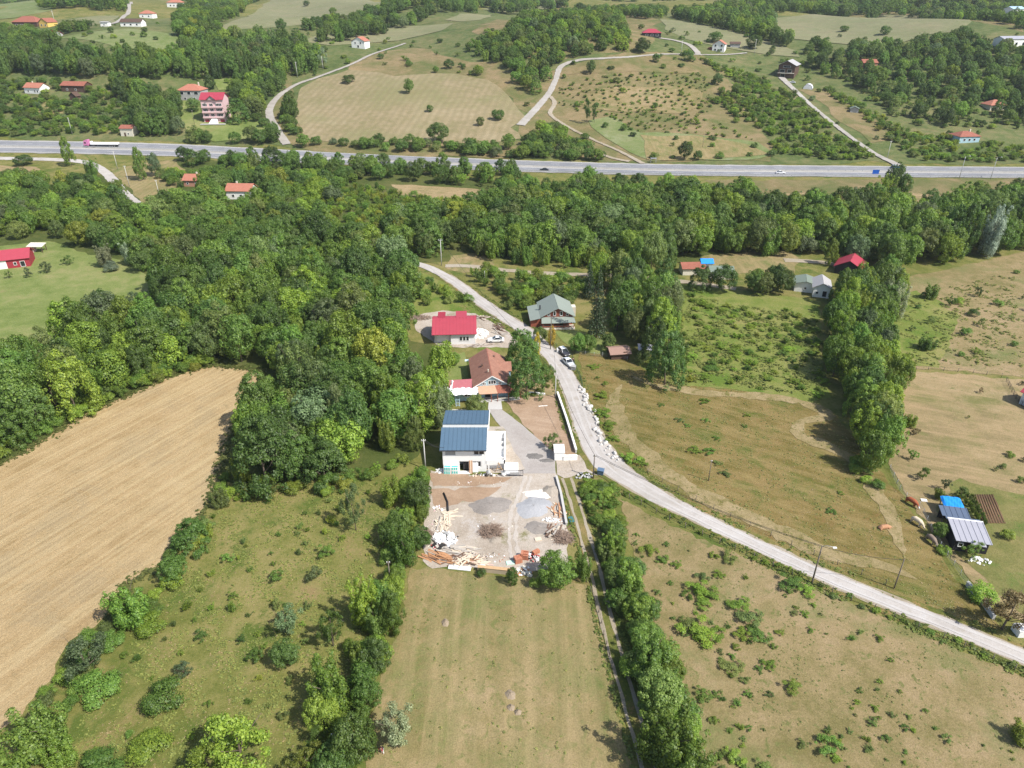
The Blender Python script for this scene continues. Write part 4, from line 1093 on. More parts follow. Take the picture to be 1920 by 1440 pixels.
# --- the other houses, near to far
house('house', 'small white cottage with a grey gable roof at the orchard edge', 1538, 558, 4.6, 7.5, 3.0, 1.3, -18, roof=T_grey, axis='y', wins=[(.9, .3, 1.3, 1.9), (-1.2, 1.0, .8, .9)])
house('shed', 'low white shed with a dull green roof attached beside the white cottage', 1508, 548, 6.0, 6.0, 2.5, .8, -18, roof=T_dgreen, axis='y', cat='shed', wins=[(0, .9, .8, .8)])
house('barn', 'barn with a red roof patched in orange at the end of the dirt track', 1588, 516, 8.0, 8.5, 2.4, 2.2, -32, wall=W_dark, roof=T_crimson, axis='y', cat='barn', wins=[(0, .8, 1, 1)])
MB().slab((-.2, 4.2, 4.82), (3.2, 4.2, 2.98), (3.2, 8.6, 2.98), (-.2, 8.6, 4.82), -.06).put('roof_patch', T_orange, COL.objects['barn'])
house('shed', 'low cream shed with a grey-green roof behind the orchard trees', 1352, 524, 7, 5, 2.4, 1.0, -4, wall=W_cream, roof=T_dgreen, cat='shed', wins=[(-1.5, .9, .9, .8), (1.5, .9, .9, .8)])
house('shed', 'cream shed with a rusty red roof beside the blue tarpaulin shed', 1300, 516, 7, 5, 2.2, 1.1, 3, wall=W_cream, roof=T_rust, cat='shed', wins=[(1, .9, .9, .8)])
p = P(1324, 512); t = thing('shed', 'small shed covered by a bright blue tarpaulin among the orchard trees', 'shed', p); CIRC.append((p.x, p.y + 1.5, 2))
MB().box(-1.8, 1.8, 0, 3, 0, 3.2).put('wall', W_cream, t); gable_roof(3.6, 3, 3.2, .9, 'x', .3).put('tarpaulin', C_blue, t)
house('shed', 'brown shed with a rusty tile roof at the foot of the tall garden trees', 1163, 674, 4.6, 4.0, 1.5, .7, 8, wall=W_brown, roof=plain('dusty clay roof', (.30, .19, .15, 1), .9, var=.25, scale=3), cat='shed', door=1.2)
house('shed', 'tiny white shed in the shade of the tall garden trees', 1208, 668, 2.6, 2.4, 1.9, .5, -6, roof=T_lgrey, cat='shed', door=.3)
house('house', 'white house with a red roof cut by the right picture edge beside the bare field', 2012, 792, 4.5, 10, 3.0, 1.2, 28, wall=plain('blue white render', (.62, .68, .74, 1), .85, var=.06), roof=T_red, axis='y', wins=[(-1, 1, .9, 1)], side=[('-x', 3, 1, .9, 1)])
t = house('barn', 'long red barn with a white end wall and a blue patch on its roof', 14, 504, 13.5, 8.5, 2.9, 2.0, 22, wall=W_redmetal, roof=T_red, cat='barn', wins=[(2.6, .9, .9, 1.1), (4.7, .2, 1.4, 1.9), (-2, .9, .8, 1)])
boxpart('white_wall', W_white, t, -6.75, 0.2, -.05, -.004, 0, 2.85)
k = 2.0 / 4.25; MB().slab((.2, .8, 2.9 + .8 * k + .22), (1.6, .8, 2.9 + .8 * k + .22), (3.0, 3.6, 2.9 + 3.6 * k + .22), (2.0, 3.6, 2.9 + 3.6 * k + .22), .04).put('roof_patch', C_blue, t)
p = P(68, 474); t = thing('shelter', 'open shelter with a slanted pale board roof behind the long red barn', 'shelter', p, R(4)); CIRC.append((p.x, p.y + 1.5, 3))
MB().slab((-2.6, -.4, 2.4), (2.6, -.4, 2.2), (2.6, 3.2, 2.6), (-2.6, 3.2, 2.8), .12).put('roof', W_cream, t)
for x, y in ((-2.2, 0), (2.2, 0), (-2.2, 2.8), (2.2, 2.8)): boxpart('post', W_brown, t, x - .1, x + .1, y - .1, y + .1, 0, 2.25)
boxpart('wall', W_pink, t, -2.1, -1.0, .2, 2.7, 0, 2.15)
house('house', 'small house with an orange tile roof half hidden in the wood below the highway', 361, 350, 8.0, 7, 2.8, 2.0, -4, wall=W_brick, roof=T_orange, wins=[(-2, 1, 1, 1), (2, 1, 1, 1)], chim=(1, 4.5))
t = house('house', 'white house with a solar panel on its orange roof below the highway', 449, 374, 11, 8, 3.6, 2.2, -3, roof=T_orange, wins=[(-2.5, 1, 1.2, 1.2), (1, 1, 1.2, 1.2), (3.5, 1, 1.2, 1.2)], chim=(-2, 5))
k = 2.2 / 4; MB().slab((-1.2, 1.6, 3.6 + 1.6 * k + .25), (.4, 1.6, 3.6 + 1.6 * k + .25), (.4, 3.2, 3.6 + 3.2 * k + .25), (-1.2, 3.2, 3.6 + 3.2 * k + .25), .06).put('solar_panel', T_slate, t)
house('shed', 'brick shed with a rust-orange roof on the far side of the highway near the lorry', 239, 256, 7, 6, 4.2, 1.3, -4, wall=W_cream, roof=T_rust, cat='shed', wins=[(1, 1, .9, 1)], door=-1)
t = house('apartment_house', 'five-storey pink house with a crimson roof and white front steps', 404, 230, 12.5, 11, 12.6, 3.0, 3, wall=W_pink, roof=T_crimson, axis='x', oh=.6, wins=[], cat='house')
for z in (3.4, 6.2, 9.0):
    for x, ww, n_ in ((-4.2, 2.6, 3), (-.6, 2.0, 2), (3.6, 3.6, 4)): window(t, '-y', x, z, ww, 1.55, panes=n_)
    boxpart('balcony', W_pink, t, -6.2, 6.2, -.9, -.12, z - .75, z - .1)
for x in (-4.3, 4.4): boxpart('garage_arch', T_maroon, t, x - 1.2, x + 1.2, -.05, -.003, 0, 1.9)
m = MB()
for i in range(8): m.box(-1.6 - .16 * i, 1.6 + .16 * i, -.14 - .42 * (i + 1), -.14 - .42 * i - .002, 0, 2.4 - .3 * i)
m.put('front_steps', W_white, t); boxpart('forecourt', C_conc, t, -7, 7, -5.5, -3.6, -.3, .06)
m = MB(); m.slab((-3.2, -1.2, 12.2), (0, -1.2, 14.6), (0, 5, 14.6), (-3.2, 5, 12.2), -.15); m.slab((0, -1.2, 14.6), (3.2, -1.2, 12.2), (3.2, 5, 12.2), (0, 5, 14.6), -.15); m.put('gable_roof', T_crimson, t)
m = MB(); m.face([(-3, -.6, 12.3), (3, -.6, 12.3), (0, -.6, 14.5)]); m.put('gable_wall', W_grey, t)
house('house', 'two-storey grey house with an orange hipped roof beside the pink house', 357, 189, 14.5, 11, 6.0, 3.2, -3, wall=W_grey, roof=T_orange, hip=True, wins=[(-4.5, 3.5, 2.2, 1.8), (0, 3.5, 2.2, 1.8), (4.5, 3.5, 2.6, 1.8), (-3, .6, 1.4, 1.4), (3, .6, 1.4, 1.4)], chim=(4, 7))
house('shed', 'small shed with a crimson roof among the trees right of the pink house', 456, 176, 5, 4, 2.6, 1, -5, roof=T_crimson, cat='shed', wins=[(0, .9, .8, .8)])
house('house', 'white house with an orange gable roof at the left edge of the far slope', 62, 176, 12, 8, 3.6, 2.3, -14, roof=T_orange, wins=[(-3, 1, 1.2, 1.2), (2, 1, 1.2, 1.2), (4, 1, 1.2, 1.2)], chim=(-3, 5))
house('barn', 'long dark barn with a dull red roof next to the orange-roofed house', 138, 173, 16, 8, 3.8, 2.0, -9, wall=W_brown, roof=T_rust, cat='barn', wins=[(-4, 1, 1.2, 1.2), (2, 1, 1.2, 1.2)])
house('hut', 'little dark hut with a steep brown roof in the far left orchard', 138, 188, 4.5, 4, 2.4, 2.0, -12, wall=W_brown, roof=W_brown, axis='y', cat='hut', door=0)
house('house', 'big house with several red roofs and a yellow gable in the top left corner', 48, 52, 24, 14, 4.5, 4.5, -8, wall=W_brown, roof=T_rust, hip=True, wins=[(-8, 1, 2, 1.8), (-3, 1, 2, 1.8), (3, 1, 2, 1.8)])
house('house', 'yellow gabled wing beside the big red-roofed house', 83, 52, 9, 11, 4.2, 3, -14, wall=W_yellow, roof=T_rust, axis='y', wins=[(-2, 1.2, 1.4, 1.6), (2, 1.2, 1.4, 1.6)])
house('house', 'grey house with a dark red roof below the big red-roofed house', 92, 74, 10, 9, 3.5, 2.4, -20, wall=W_grey, roof=T_maroon, wins=[(-2, 1, 1.3, 1.2), (2, 1, 1.3, 1.2)])
house('house', 'long low white house with a dark roof beside the pale meadow', 246, 50, 17, 8, 3.2, 2.2, -3, roof=W_brown, wins=[(-5, .9, 1.6, 1.3), (0, .9, 1.6, 1.3), (5, .9, 1.6, 1.3)])
house('house', 'white house with an orange hipped roof above the pale meadow', 274, 34, 13, 10, 4, 2.8, -3, roof=T_orange, hip=True, wins=[(-3, 1, 1.5, 1.4), (3, 1, 1.5, 1.4)])
house('house', 'white house with an orange roof at the very top of the picture', 327, 14, 16, 11, 5, 3, -3, roof=T_orange, hip=True, wins=[(-4, 1.2, 1.6, 1.6), (0, 1.2, 1.6, 1.6), (4, 1.2, 1.6, 1.6)])
house('shed', 'tiny white shed at the bend of the far lane', 196, 50, 6, 5, 3, .4, -3, roof=T_grey, cat='shed', wins=[(0, 1, 1, 1)])
house('house', 'white house with a small orange roof beside the track above the stubble field', 672, 91, 11, 9, 5.0, 2.8, -16, roof=T_orange, axis='y', wins=[(-2.2, 3.2, 1.2, 1.4), (2.2, 3.2, 1.2, 1.4), (0, .6, 1.6, 1.8)])
house('house', 'dark-walled house with a crimson roof on top of the central hill', 1222, 70, 14, 9, 3.2, 2.6, -4, wall=W_dark, roof=T_crimson, hip=True, wins=[(-4, .8, 2, 1.6), (0, .8, 2, 1.6), (4, .8, 2, 1.6)])
t = house('house', 'white gabled house with an orange roof on the hilltop', 1346, 97, 9, 10, 5.0, 2.6, -22, roof=T_orange, axis='y', wins=[(-2.2, 3.4, 1.4, 1.6), (2.2, 3.4, 1.4, 1.6), (-2.2, .6, 1.4, 1.6), (2.2, .6, 1.4, 1.6)])
MB().slab((-8.0, 1.0, 2.4), (-4.6, 1.0, 3.4), (-4.6, 9.5, 3.4), (-8.0, 9.5, 2.4), .14).put('porch_roof', T_rust, t); boxpart('porch_wall', W_redwood, t, -7.4, -4.52, 1.6, 9, 0, 2.3)
house('garage', 'small grey garage beside the white hilltop house', 1378, 90, 7, 6, 2.8, 1.2, -10, wall=W_grey, roof=W_brown, cat='garage', door=0)
t = house('house', 'tall brown house with a grey roof at the top of the diagonal track', 1472, 146, 11, 15, 8.0, 2.6, -30, wall=W_brown, roof=T_grey, axis='y', oh=.9, wins=[(-2.6, 3.4, 3.4, 1.9), (2.2, 3.4, 3.0, 1.9), (0, 6.4, 5, 1.2), (-2, .4, 3, 2.2)])
boxpart('balcony', W_cream, t, -5.4, 5.4, -1.6, -.12, 2.9, 3.15)
house('house', 'house with a dull orange roof hidden among the trees of the right slope', 1631, 127, 10, 8, 3, 2, 2, wall=W_brick, roof=T_rust, wins=[(2, 1, 1.2, 1.2)])
house('shed', 'small shed with an orange roof among the trees of the right slope', 1762, 127, 4.5, 5, 2.6, 1.4, 4, wall=W_brick, roof=T_orange, axis='y', cat='shed', wins=[(0, .9, .8, .8)])
house('house', 'house with an orange hipped roof at the right edge of the far slope', 1870, 207, 10, 9, 3, 2.6, 6, wall=W_cream, roof=T_orange, hip=True, wins=[(2, 1, 1.2, 1.2), (-2, 1, 1.2, 1.2)])
house('house', 'pale blue house with a red roof and roof tank above the highway', 1816, 268, 12, 9, 3.4, 2.2, 8, wall=W_bluegrey, roof=T_rust, hip=True, wins=[(-3, 1, 1.3, 1.3), (0, 1, 1.3, 1.3), (3, 1, 1.3, 1.3)], chim=(2, 4))
house('house', 'long white house at the right edge of the upper slope', 1904, 88, 22, 10, 5, 1.6, 12, roof=T_lgrey, wins=[(-6, 1, 2, 2), (0, 1, 2, 2), (6, 1, 2, 2)])
house('house', 'white house with a pale blue roof in the top right corner', 1908, 28, 16, 10, 5, 2, 20, roof=plain('sky blue roof', (.35, .5, .62, 1), .6), wins=[(-4, 1, 2, 2), (4, 1, 2, 2)])
house('hut', 'little grey hut with a green roof in the bare garden beside the diagonal track', 1601, 212, 4.5, 4, 2.4, 1.0, -20, wall=W_grey, roof=T_dgreen, axis='y', cat='hut', door=0)
def tunnel(label, u, v, w, d, h, rot):
    p = P(u, v); t = thing('polytunnel', label, 'polytunnel', p, R(rot)); CIRC.append((p.x, p.y + d / 2, w * .6))
    m = MB(); k = 9; pts = [(w / 2 * math.cos(math.pi * i / k), h * math.sin(math.pi * i / k)) for i in range(k + 1)]
    for (xa, za), (xb, zb) in zip(pts, pts[1:]): m.face([(xa, 0, za), (xa, d, za), (xb, d, zb), (xb, 0, zb)], True)
    m.face([(x, 0, z) for x, z in pts][::-1]); m.face([(x, d, z) for x, z in pts]); m.put('cover', C_white, t)
    m = MB()
    for y in (0, d / 2, d): m.tube([(x * 1.01, y, z * 1.01) for x, z in pts], .05, 5)
    m.put('hoop', C_steel, t)
tunnel('white polytunnel beside the diagonal track below the brown house', 1514, 168, 6, 7, 3.2, -25)
for px in ([(828, 884), (944, 884), (944, 960), (800, 960)], [(840, 775), (1000, 770), (1045, 800), (1045, 860), (940, 880), (840, 840)], [(880, 765), (980, 765), (980, 745), (880, 740)],
           [(770, 600), (960, 600), (965, 652), (880, 655), (826, 690), (815, 655), (775, 640)], [(985, 615), (1085, 618), (1080, 640), (1000, 640)], F_yard, F_stub, F_mid):
    keep_px(px)
for u_, v_, r_ in ((815, 668, 6.5), (835, 662, 5)): q_ = P(u_, v_); CIRC.append((q_.x, q_.y, r_))
for px in ([(0, 508), (70, 500), (75, 540), (0, 540)], [(1490, 556), (1560, 556), (1560, 572), (1490, 572)], [(1560, 505), (1600, 520), (1595, 534), (1560, 530)],
           [(340, 350), (385, 350), (385, 376), (338, 376)], [(420, 374), (480, 374), (480, 402), (420, 402)], [(380, 232), (432, 232), (505, 240), (500, 262), (440, 268), (350, 252), (340, 200), (380, 190)],
           [(1430, 146), (1500, 150), (1500, 175), (1450, 170)], [(1310, 97), (1385, 97), (1385, 112), (1310, 112)], F_hay, [(1200, 70), (1250, 70), (1250, 84), (1200, 84)], [(40, 176), (170, 176), (170, 184), (40, 184)],
           [(1790, 268), (1840, 268), (1840, 284), (1790, 284)], [(650, 91), (700, 91), (690, 103), (650, 103)], [(735, 345), (920, 356), (945, 372), (860, 380), (740, 365)]):
    keep_px(px)

keep_px([(1088, 560), (1152, 560), (1152, 655), (1088, 655)])
# ------------------------------------------------------------------ plants: single ones placed by hand
H_ = [
 ('dome', 362, 1032, 6.2, 6.0, 'dark', 'round dark green tree standing on the right edge of the stubble field'),
 ('multi', 385, 1010, 3.4, 3.2, 'yellow', 'yellow-green bush touching the round tree at the stubble edge'),
 ('round', 330, 1092, 4.6, 4.8, 'mid', 'loose green bush between the two biggest trees of the stubble edge'),
 ('multi', 250, 1172, 7.6, 8.2, 'mid', 'big leafy tree bulging over the middle of the stubble edge'),
 ('bush', 285, 1180, 4.5, 3.2, 'bright', 'low bright bush at the foot of the big stubble-edge tree'),
 ('airy', 168, 1268, 8.0, 7.0, 'grey', 'sparse grey-green tree with bare twigs on the stubble edge'),
 ('bush', 185, 1300, 6.0, 3.6, 'mid', 'broad green bush in front of the sparse twiggy tree'),
 ('multi', 92, 1400, 7.6, 7.6, 'mid', 'dense green tree near the lower left corner'),
 ('round', 8, 1500, 9.0, 8.5, 'mid', 'leafy tree filling the lower left corner'),
 ('multi', 120, 1430, 5.0, 4.5, 'bright', 'bright bush below the dense tree in the lower left'),
 ('airy', 742, 1400, 6.4, 7.2, 'silver', 'silvery grey tree on the left edge of the mown field'),
 ('round', 668, 1432, 5.8, 7.6, 'dark', 'dark green round tree beside the silvery grey tree'),
 ('multi', 622, 1328, 7.6, 9.0, 'bright', 'largest bright green tree of the hedge left of the mown field'),
 ('airy', 455, 1440, 10.5, 9.0, 'bright', 'wide loose bright tree at the bottom of the left meadow'),
 ('airy', 395, 1460, 7.0, 6.0, 'bright', 'loose low bright tree left of the wide loose one'),
 ('multi', 690, 1168, 5.6, 10.0, 'bright', 'tall bright green tree left of the top corner of the mown field'),
 ('tall', 738, 1186, 4.0, 8.0, 'mid', 'narrow green tree on the upper left edge of the mown field'),
 ('round', 707, 1258, 4.6, 5.5, 'dark', 'small dark tree in the hedge left of the mown field'),
 ('round', 692, 1330, 4.0, 5.0, 'mid', 'small green tree above the silvery grey tree'),
 ('multi', 760, 1062, 5.4, 8.5, 'mid', 'green tree beside the lumber heaps of the yard'),
 ('round', 752, 1010, 4.6, 6.0, 'dark', 'dark tree just left of the white rubble heap'),
 ('round', 786, 955, 5.0, 6.4, 'dark', 'dark green round tree at the left edge of the building yard'),
 ('airy', 668, 995, 4.8, 10.0, 'grey', 'thin grey-green tree at the top of the left meadow'),
 ('multi', 732, 946, 5.0, 6.6, 'bright', 'bright green tree between the wood and the building yard'),
 ('dome', 612, 905, 8.6, 9.0, 'dark', 'dark dome-shaped tree at the lower edge of the wood'),
 ('dome', 502, 912, 11.0, 15.0, 'dark', 'huge dark dome tree beside the top corner of the stubble field'),
 ('dome', 560, 890, 8.0, 10.0, 'dark', 'dark tree wedged between the two dome trees'),
 ('multi', 458, 905, 4.0, 6.6, 'yellow', 'yellow-green young tree in front of the huge dark dome tree'),
 ('tall', 640, 830, 5.0, 13.0, 'grey', 'tall feathery grey-green tree in the wood above the dome trees'),
 ('multi', 415, 950, 4.0, 4.2, 'olive', 'olive bush below the huge dark dome tree'),
 ('airy', 542, 1190, 5.0, 6.0, 'grey', 'loose grey-green shrub in the middle of the left meadow'),
 ('round', 540, 1246, 4.2, 4.2, 'dark', 'dark shrub below the loose grey-green shrub'),
 ('airy', 625, 1212, 5.0, 7.2, 'mid', 'loose green tree left of the hedge of the mown field'),
 ('bush', 312, 1316, 5.6, 4.2, 'mid', 'two-tone bush low in the left meadow'),
 ('airy', 348, 1268, 3.0, 2.6, 'grey', 'grey bush above the two-tone bush'),
 ('bush', 281, 1410, 5.2, 2.8, 'bright', 'smooth bright bush near the bottom of the left meadow'),
 ('bush', 185, 1455, 6.0, 3.0, 'mid', 'bush cut by the bottom edge in the left meadow'),
 ('round', 1043, 1096, 6.4, 5.6, 'mid', 'round green tree at the lower right corner of the building yard'),
 ('multi', 1092, 1082, 4.0, 6.0, 'mid', 'leaning green tree between the round yard tree and the track'),
 ('tall', 960, 1096, 2.2, 3.4, 'mid', 'small slim tree below the yard wall'),
 ('bush', 1003, 1100, 2.2, 2.0, 'bright', 'small bright bush below the brick rubble'),
 ('bush', 903, 1080, 1.6, 1.9, 'dark', 'little dark bush at the foot of the yard wall'),
 ('airy', 1036, 843, 4.2, 3.8, 'olive', 'loose olive shrub in the corner of the soil yard'),
 ('round', 893, 780, 4.6, 5.0, 'olive', 'olive green tree in front of the pale blue annex'),
 ('dome', 986, 744, 8.6, 11.5, 'dark', 'tall dark tree hiding the right side of the clay-tiled house'),
 ('dome', 980, 694, 8.4, 11.0, 'dark', 'dark tree behind the tall tree beside the clay-tiled house'),
 ('round', 1024, 716, 4.0, 4.6, 'mid', 'green shrub between the dark trees and the road'),
 ('dome', 1246, 722, 9.0, 13.5, 'dark', 'tall dark tree at the top of the uncut field'),
 ('tall', 1266, 700, 6.0, 10.0, 'mid', 'green tree close behind the tall dark tree of the uncut field'),
 ('round', 1082, 662, 4.6, 5.4, 'mid', 'round garden tree by the parked cars'),
 ('round', 1101, 660, 4.4, 5.0, 'mid', 'second round garden tree right of the parked cars'),
 ('cypress', 1034, 647, 2.8, 5.4, 'gold', 'golden cypress in front of the green-roofed house'),
 ('cypress', 1007, 668, 2.4, 6.6, 'gold', 'slim golden cypress at the roadside by the dark trees'),
 ('round', 1012, 640, 3.8, 4.0, 'olive', 'olive shrub at the left corner of the green-roofed house'),
 ('spruce', 1118, 634, 6.6, 20.0, 'spruce', 'tall dark spruce right of the green-roofed house'),
 ('spruce', 1104, 560, 5.0, 12.0, 'spruce', 'narrow dark conifer behind the green-roofed house'),
 ('multi', 1216, 1262, 7.0, 7.0, 'mid', 'big round tree on the right side of the rutted track'),
 ('round', 1232, 1330, 6.0, 6.5, 'olive', 'olive green tree below the big round trackside tree'),
 ('multi', 1246, 1430, 8.6, 9.5, 'mid', 'large tree beside the track at the bottom of the picture'),
 ('multi', 1290, 1500, 8.0, 9.5, 'mid', 'large tree cut by the bottom edge beside the track'),
 ('bush', 1208, 1140, 3.0, 2.4, 'brown', 'dead brown bush in the trackside hedge'),
 ('multi', 1178, 1108, 6.0, 6.6, 'mid', 'leafy green tree in the upper trackside hedge'),
 ('multi', 1146, 1040, 4.8, 5.2, 'bright', 'bright tree in the upper trackside hedge'),
 ('bush', 1128, 925, 3.6, 2.6, 'dark', 'dark bush at the top end of the trackside hedge'),
 ('airy', 1878, 1180, 8.4, 7.6, 'brown', 'brownish tree at the right edge below the black hut'),
 ('bush', 1838, 1120, 4.6, 3.0, 'bright', 'bright bush left of the brownish tree'),
 ('multi', 1925, 1395, 5.0, 3.2, 'yellow', 'yellow-green bush at the right edge of the pasture'),
 ('round', 1758, 1008, 2.6, 3.0, 'mid', 'small tree left of the black hut'),
 ('bush', 1768, 1036, 2.4, 1.6, 'bright', 'bright bush at the left foot of the black hut'),
 ('airy', 1822, 1048, 4.0, 3.4, 'mid', 'small loose tree in front of the black hut'),
 ('airy', 1798, 938, 3.0, 3.2, 'olive', 'young tree at the top of the vegetable rows'),
 ('multi', 1758, 935, 2.4, 2.6, 'bright', 'bright young tree above the blue tarpaulin shelter'),
 ('airy', 1770, 918, 2.2, 2.8, 'grey', 'small grey-green sapling near the cows'),
 ('airy', 1729, 900, 3.0, 3.0, 'mid', 'young spreading tree at the lower edge of the bare field'),
 ('airy', 1710, 862, 2.6, 2.6, 'mid', 'sapling between the tree row and the bare field'),
 ('multi', 1703, 800, 3.6, 3.6, 'bright', 'bright young tree at the left side of the bare field'),
 ('airy', 1716, 815, 2.6, 1.6, 'brown', 'dry brown sapling on the bare field'),
 ('bush', 1893, 856, 1.9, 1.4, 'bright', 'small bright bush on the bare field'),
 ('bush', 1885, 1010, 2.6, 2.0, 'yellow', 'yellow-green bush right of the black hut'),
 ('bush', 1880, 878, 1.4, 1.4, 'olive', 'little olive bush on the bare field'),
 ('bush', 1912, 905, 1.6, 1.8, 'mid', 'little green bush at the right side of the bare field'),
 ('round', 1283, 300, 7.6, 9.6, 'dark', 'dark round tree on the far side of the highway'),
 ('round', 1307, 301, 4.6, 5.0, 'dark', 'smaller dark tree right of the round highway tree'),
 ('tall', 134, 312, 7.0, 14.0, 'bright', 'tall bright tree in front of the lorry'),
 ('multi', 175, 330, 9.0, 9.0, 'mid', 'leafy tree beside the lane below the lorry'),
 ('tall', 268, 338, 7.0, 15.0, 'mid', 'tall tree in front of the highway right of the lorry'),
 ('round', 292, 330, 7.0, 11.0, 'grey', 'grey-green tree in front of the highway'),
 ('round', 45, 310, 9.0, 5.0, 'dark', 'wide dark bush beside the lane at the left edge'),
 ('round', 1105, 352, 8.6, 10.0, 'mid', 'green tree just below the highway near the dark car'),
 ('multi', 1652, 392, 11, 15.5, 'bright', 'tall bright tree of the trio below the highway'),
 ('tall', 1685, 396, 9, 15.0, 'mid', 'tall green tree of the trio below the highway'),
 ('round', 1668, 380, 9, 17.0, 'dark', 'tallest dark tree of the trio below the highway'),
 ('round', 1603, 386, 6, 8.5, 'grey', 'grey-green tree left of the trio below the highway'),
 ('multi', 1848, 482, 10.0, 20.0, 'pink', 'tall pale blossoming tree at the right end of the wood'),
 ('tall', 1800, 478, 9.0, 18.0, 'dark', 'tall dark tree left of the pale blossoming tree'),
 ('tall', 1775, 476, 8.0, 17.0, 'dark', 'dark slender tree with visible stems left of the pale blossoming tree'),
 ('round', 423, 522, 7.0, 8.0, 'pink', 'pale pinkish blossoming tree in the middle of the left wood'),
 ('multi', 200, 500, 7.6, 8.0, 'silver', 'silver willow at the top of the open grass'),
 ('multi', 250, 496, 8.0, 8.6, 'silver', 'bigger silver willow at the top of the open grass'),
 ('bush', 210, 508, 5.0, 4.2, 'silver', 'low silver bush below the two willows'),
 ('airy', 88, 512, 4.6, 4.4, 'grey', 'small grey-green fruit tree right of the red barn'),
 ('airy', 130, 496, 4.6, 3.2, 'dark', 'dark fruit tree on the open grass'),
 ('airy', 55, 520, 3.4, 3.4, 'grey', 'fruit tree below the red barn'),
 ('airy', 18, 522, 3.0, 3.0, 'olive', 'small olive fruit tree at the left edge below the red barn'),
 ('multi', 1672, 600, 7.6, 12.0, 'silver', 'silver willow at the top of the tree row'),
 ('tall', 1555, 498, 5.0, 9.0, 'bright', 'bright tree behind the white cottage'),
 ('airy', 1782, 574, 3.4, 3.4, 'dark', 'small dark tree alone on the upper right pasture'),
 ('multi', 1745, 560, 6.0, 5.2, 'mid', 'leafy bush on the upper right pasture'),
 ('airy', 1832, 556, 3.2, 3.6, 'olive', 'olive sapling on the upper right pasture'),
 ('airy', 1838, 612, 2.6, 2.6, 'olive', 'thin sapling low on the upper right pasture'),
 ('multi', 1735, 655, 6.0, 3.6, 'mid', 'spreading bush beside the tree row'),
 ('bush', 655, 156, 10, 6.5, 'dark', 'dark bush at the top of the hillside stubble field'),
 ('round', 767, 176, 7.0, 9.0, 'mid', 'round tree alone on the hillside stubble field'),
 ('round', 806, 211, 4.4, 4.4, 'dark', 'small dark bush in the middle of the hillside stubble field'),
 ('round', 934, 226, 8.0, 6.4, 'dark', 'dark bush at the right side of the hillside stubble field'),
 ('round', 901, 237, 5.0, 5.4, 'olive', 'olive bush left of the dark bush on the stubble field'),
 ('round', 953, 280, 8.0, 8.2, 'mid', 'round tree below the hillside stubble field'),
 ('round', 926, 284, 6.0, 6.0, 'mid', 'smaller round tree below the hillside stubble field'),
 ('round', 1108, 139, 6.6, 8.6, 'dark', 'dark tree at the upper edge of the young orchard'),
 ('airy', 1100, 233, 5.4, 15.0, 'dark', 'tall thin pine at the foot of the young orchard'),
 ('airy', 1114, 231, 4.6, 12.0, 'dark', 'shorter thin pine beside the tall thin pine'),
 ('round', 822, 268, 12, 11.0, 'dark', 'broad dark tree at the foot of the hillside stubble field'),
 ('round', 880, 288, 9, 8.0, 'dark', 'dark tree right of the broad dark tree'),
 ('airy', 608, 128, 9.0, 14.0, 'silver', 'tall pale tree beside the curving lane'),
 ('round', 1412, 92, 13, 10.0, 'dark', 'wide dark tree behind the tall brown house'),
 ('round', 1340, 80, 12, 8.0, 'dark', 'dark tree behind the white hilltop house'),
 ('round', 1204, 100, 11, 10.0, 'dark', 'dark tree below the crimson-roofed hilltop house'),
 ('round', 1288, 116, 8, 8.0, 'dark', 'dark tree on the hilltop lane'),
 ('round', 1230, 118, 6, 6.0, 'dark', 'smaller dark tree below the hilltop lane'),
 ('round', 1345, 160, 7, 7.5, 'dark', 'dark tree on the bare slope below the white hilltop house'),
 ('round', 1380, 178, 7, 7.0, 'mid', 'green tree below the dark tree of the bare slope'),
 ('round', 1352, 178, 5.5, 5.0, 'mid', 'smaller green tree on the bare slope'),
 ('dome', 448, 230, 13, 13.0, 'dark', 'broad dark tree hiding the right side of the pink house'),
 ('round', 468, 205, 11, 12.0, 'bright', 'bright tree right of the pink house'),
 ('round', 365, 210, 9, 8.0, 'dark', 'dark tree left of the pink house'),
 ('tall', 395, 168, 8, 9.0, 'dark', 'dark twin-topped tree behind the pink house'),
 ('tall', 448, 166, 8, 10.0, 'dark', 'dark pointed tree behind the pink house on the right'),
 ('round', 482, 228, 7, 5.0, 'dark', 'rounded bush on the lawn edge beside the lane'),
 ('round', 497, 238, 7, 5.0, 'dark', 'second rounded bush on the lawn edge beside the lane'),
 ('round', 514, 256, 6, 8.0, 'dark', 'slim dark tree in the bend of the lane'),
 ('tall', 545, 225, 10, 14.0, 'mid', 'tall tree on the right side of the lane'),
 ('tall', 112, 136, 8, 16.0, 'dark', 'dark trunked tree at the edge of the far left wood'),
 ('round', 575, 12, 9, 7.0, 'dark', 'round tree alone on the far pale field'),
 ('round', 625, 30, 8, 8.0, 'mid', 'green tree alone on the far pale field'),
 ('round', 1658, 66, 9, 7.0, 'dark', 'single dark tree on the wide far field'),
 ('round', 1582, 60, 8, 5.0, 'dark', 'small dark bush on the wide far field'),
]
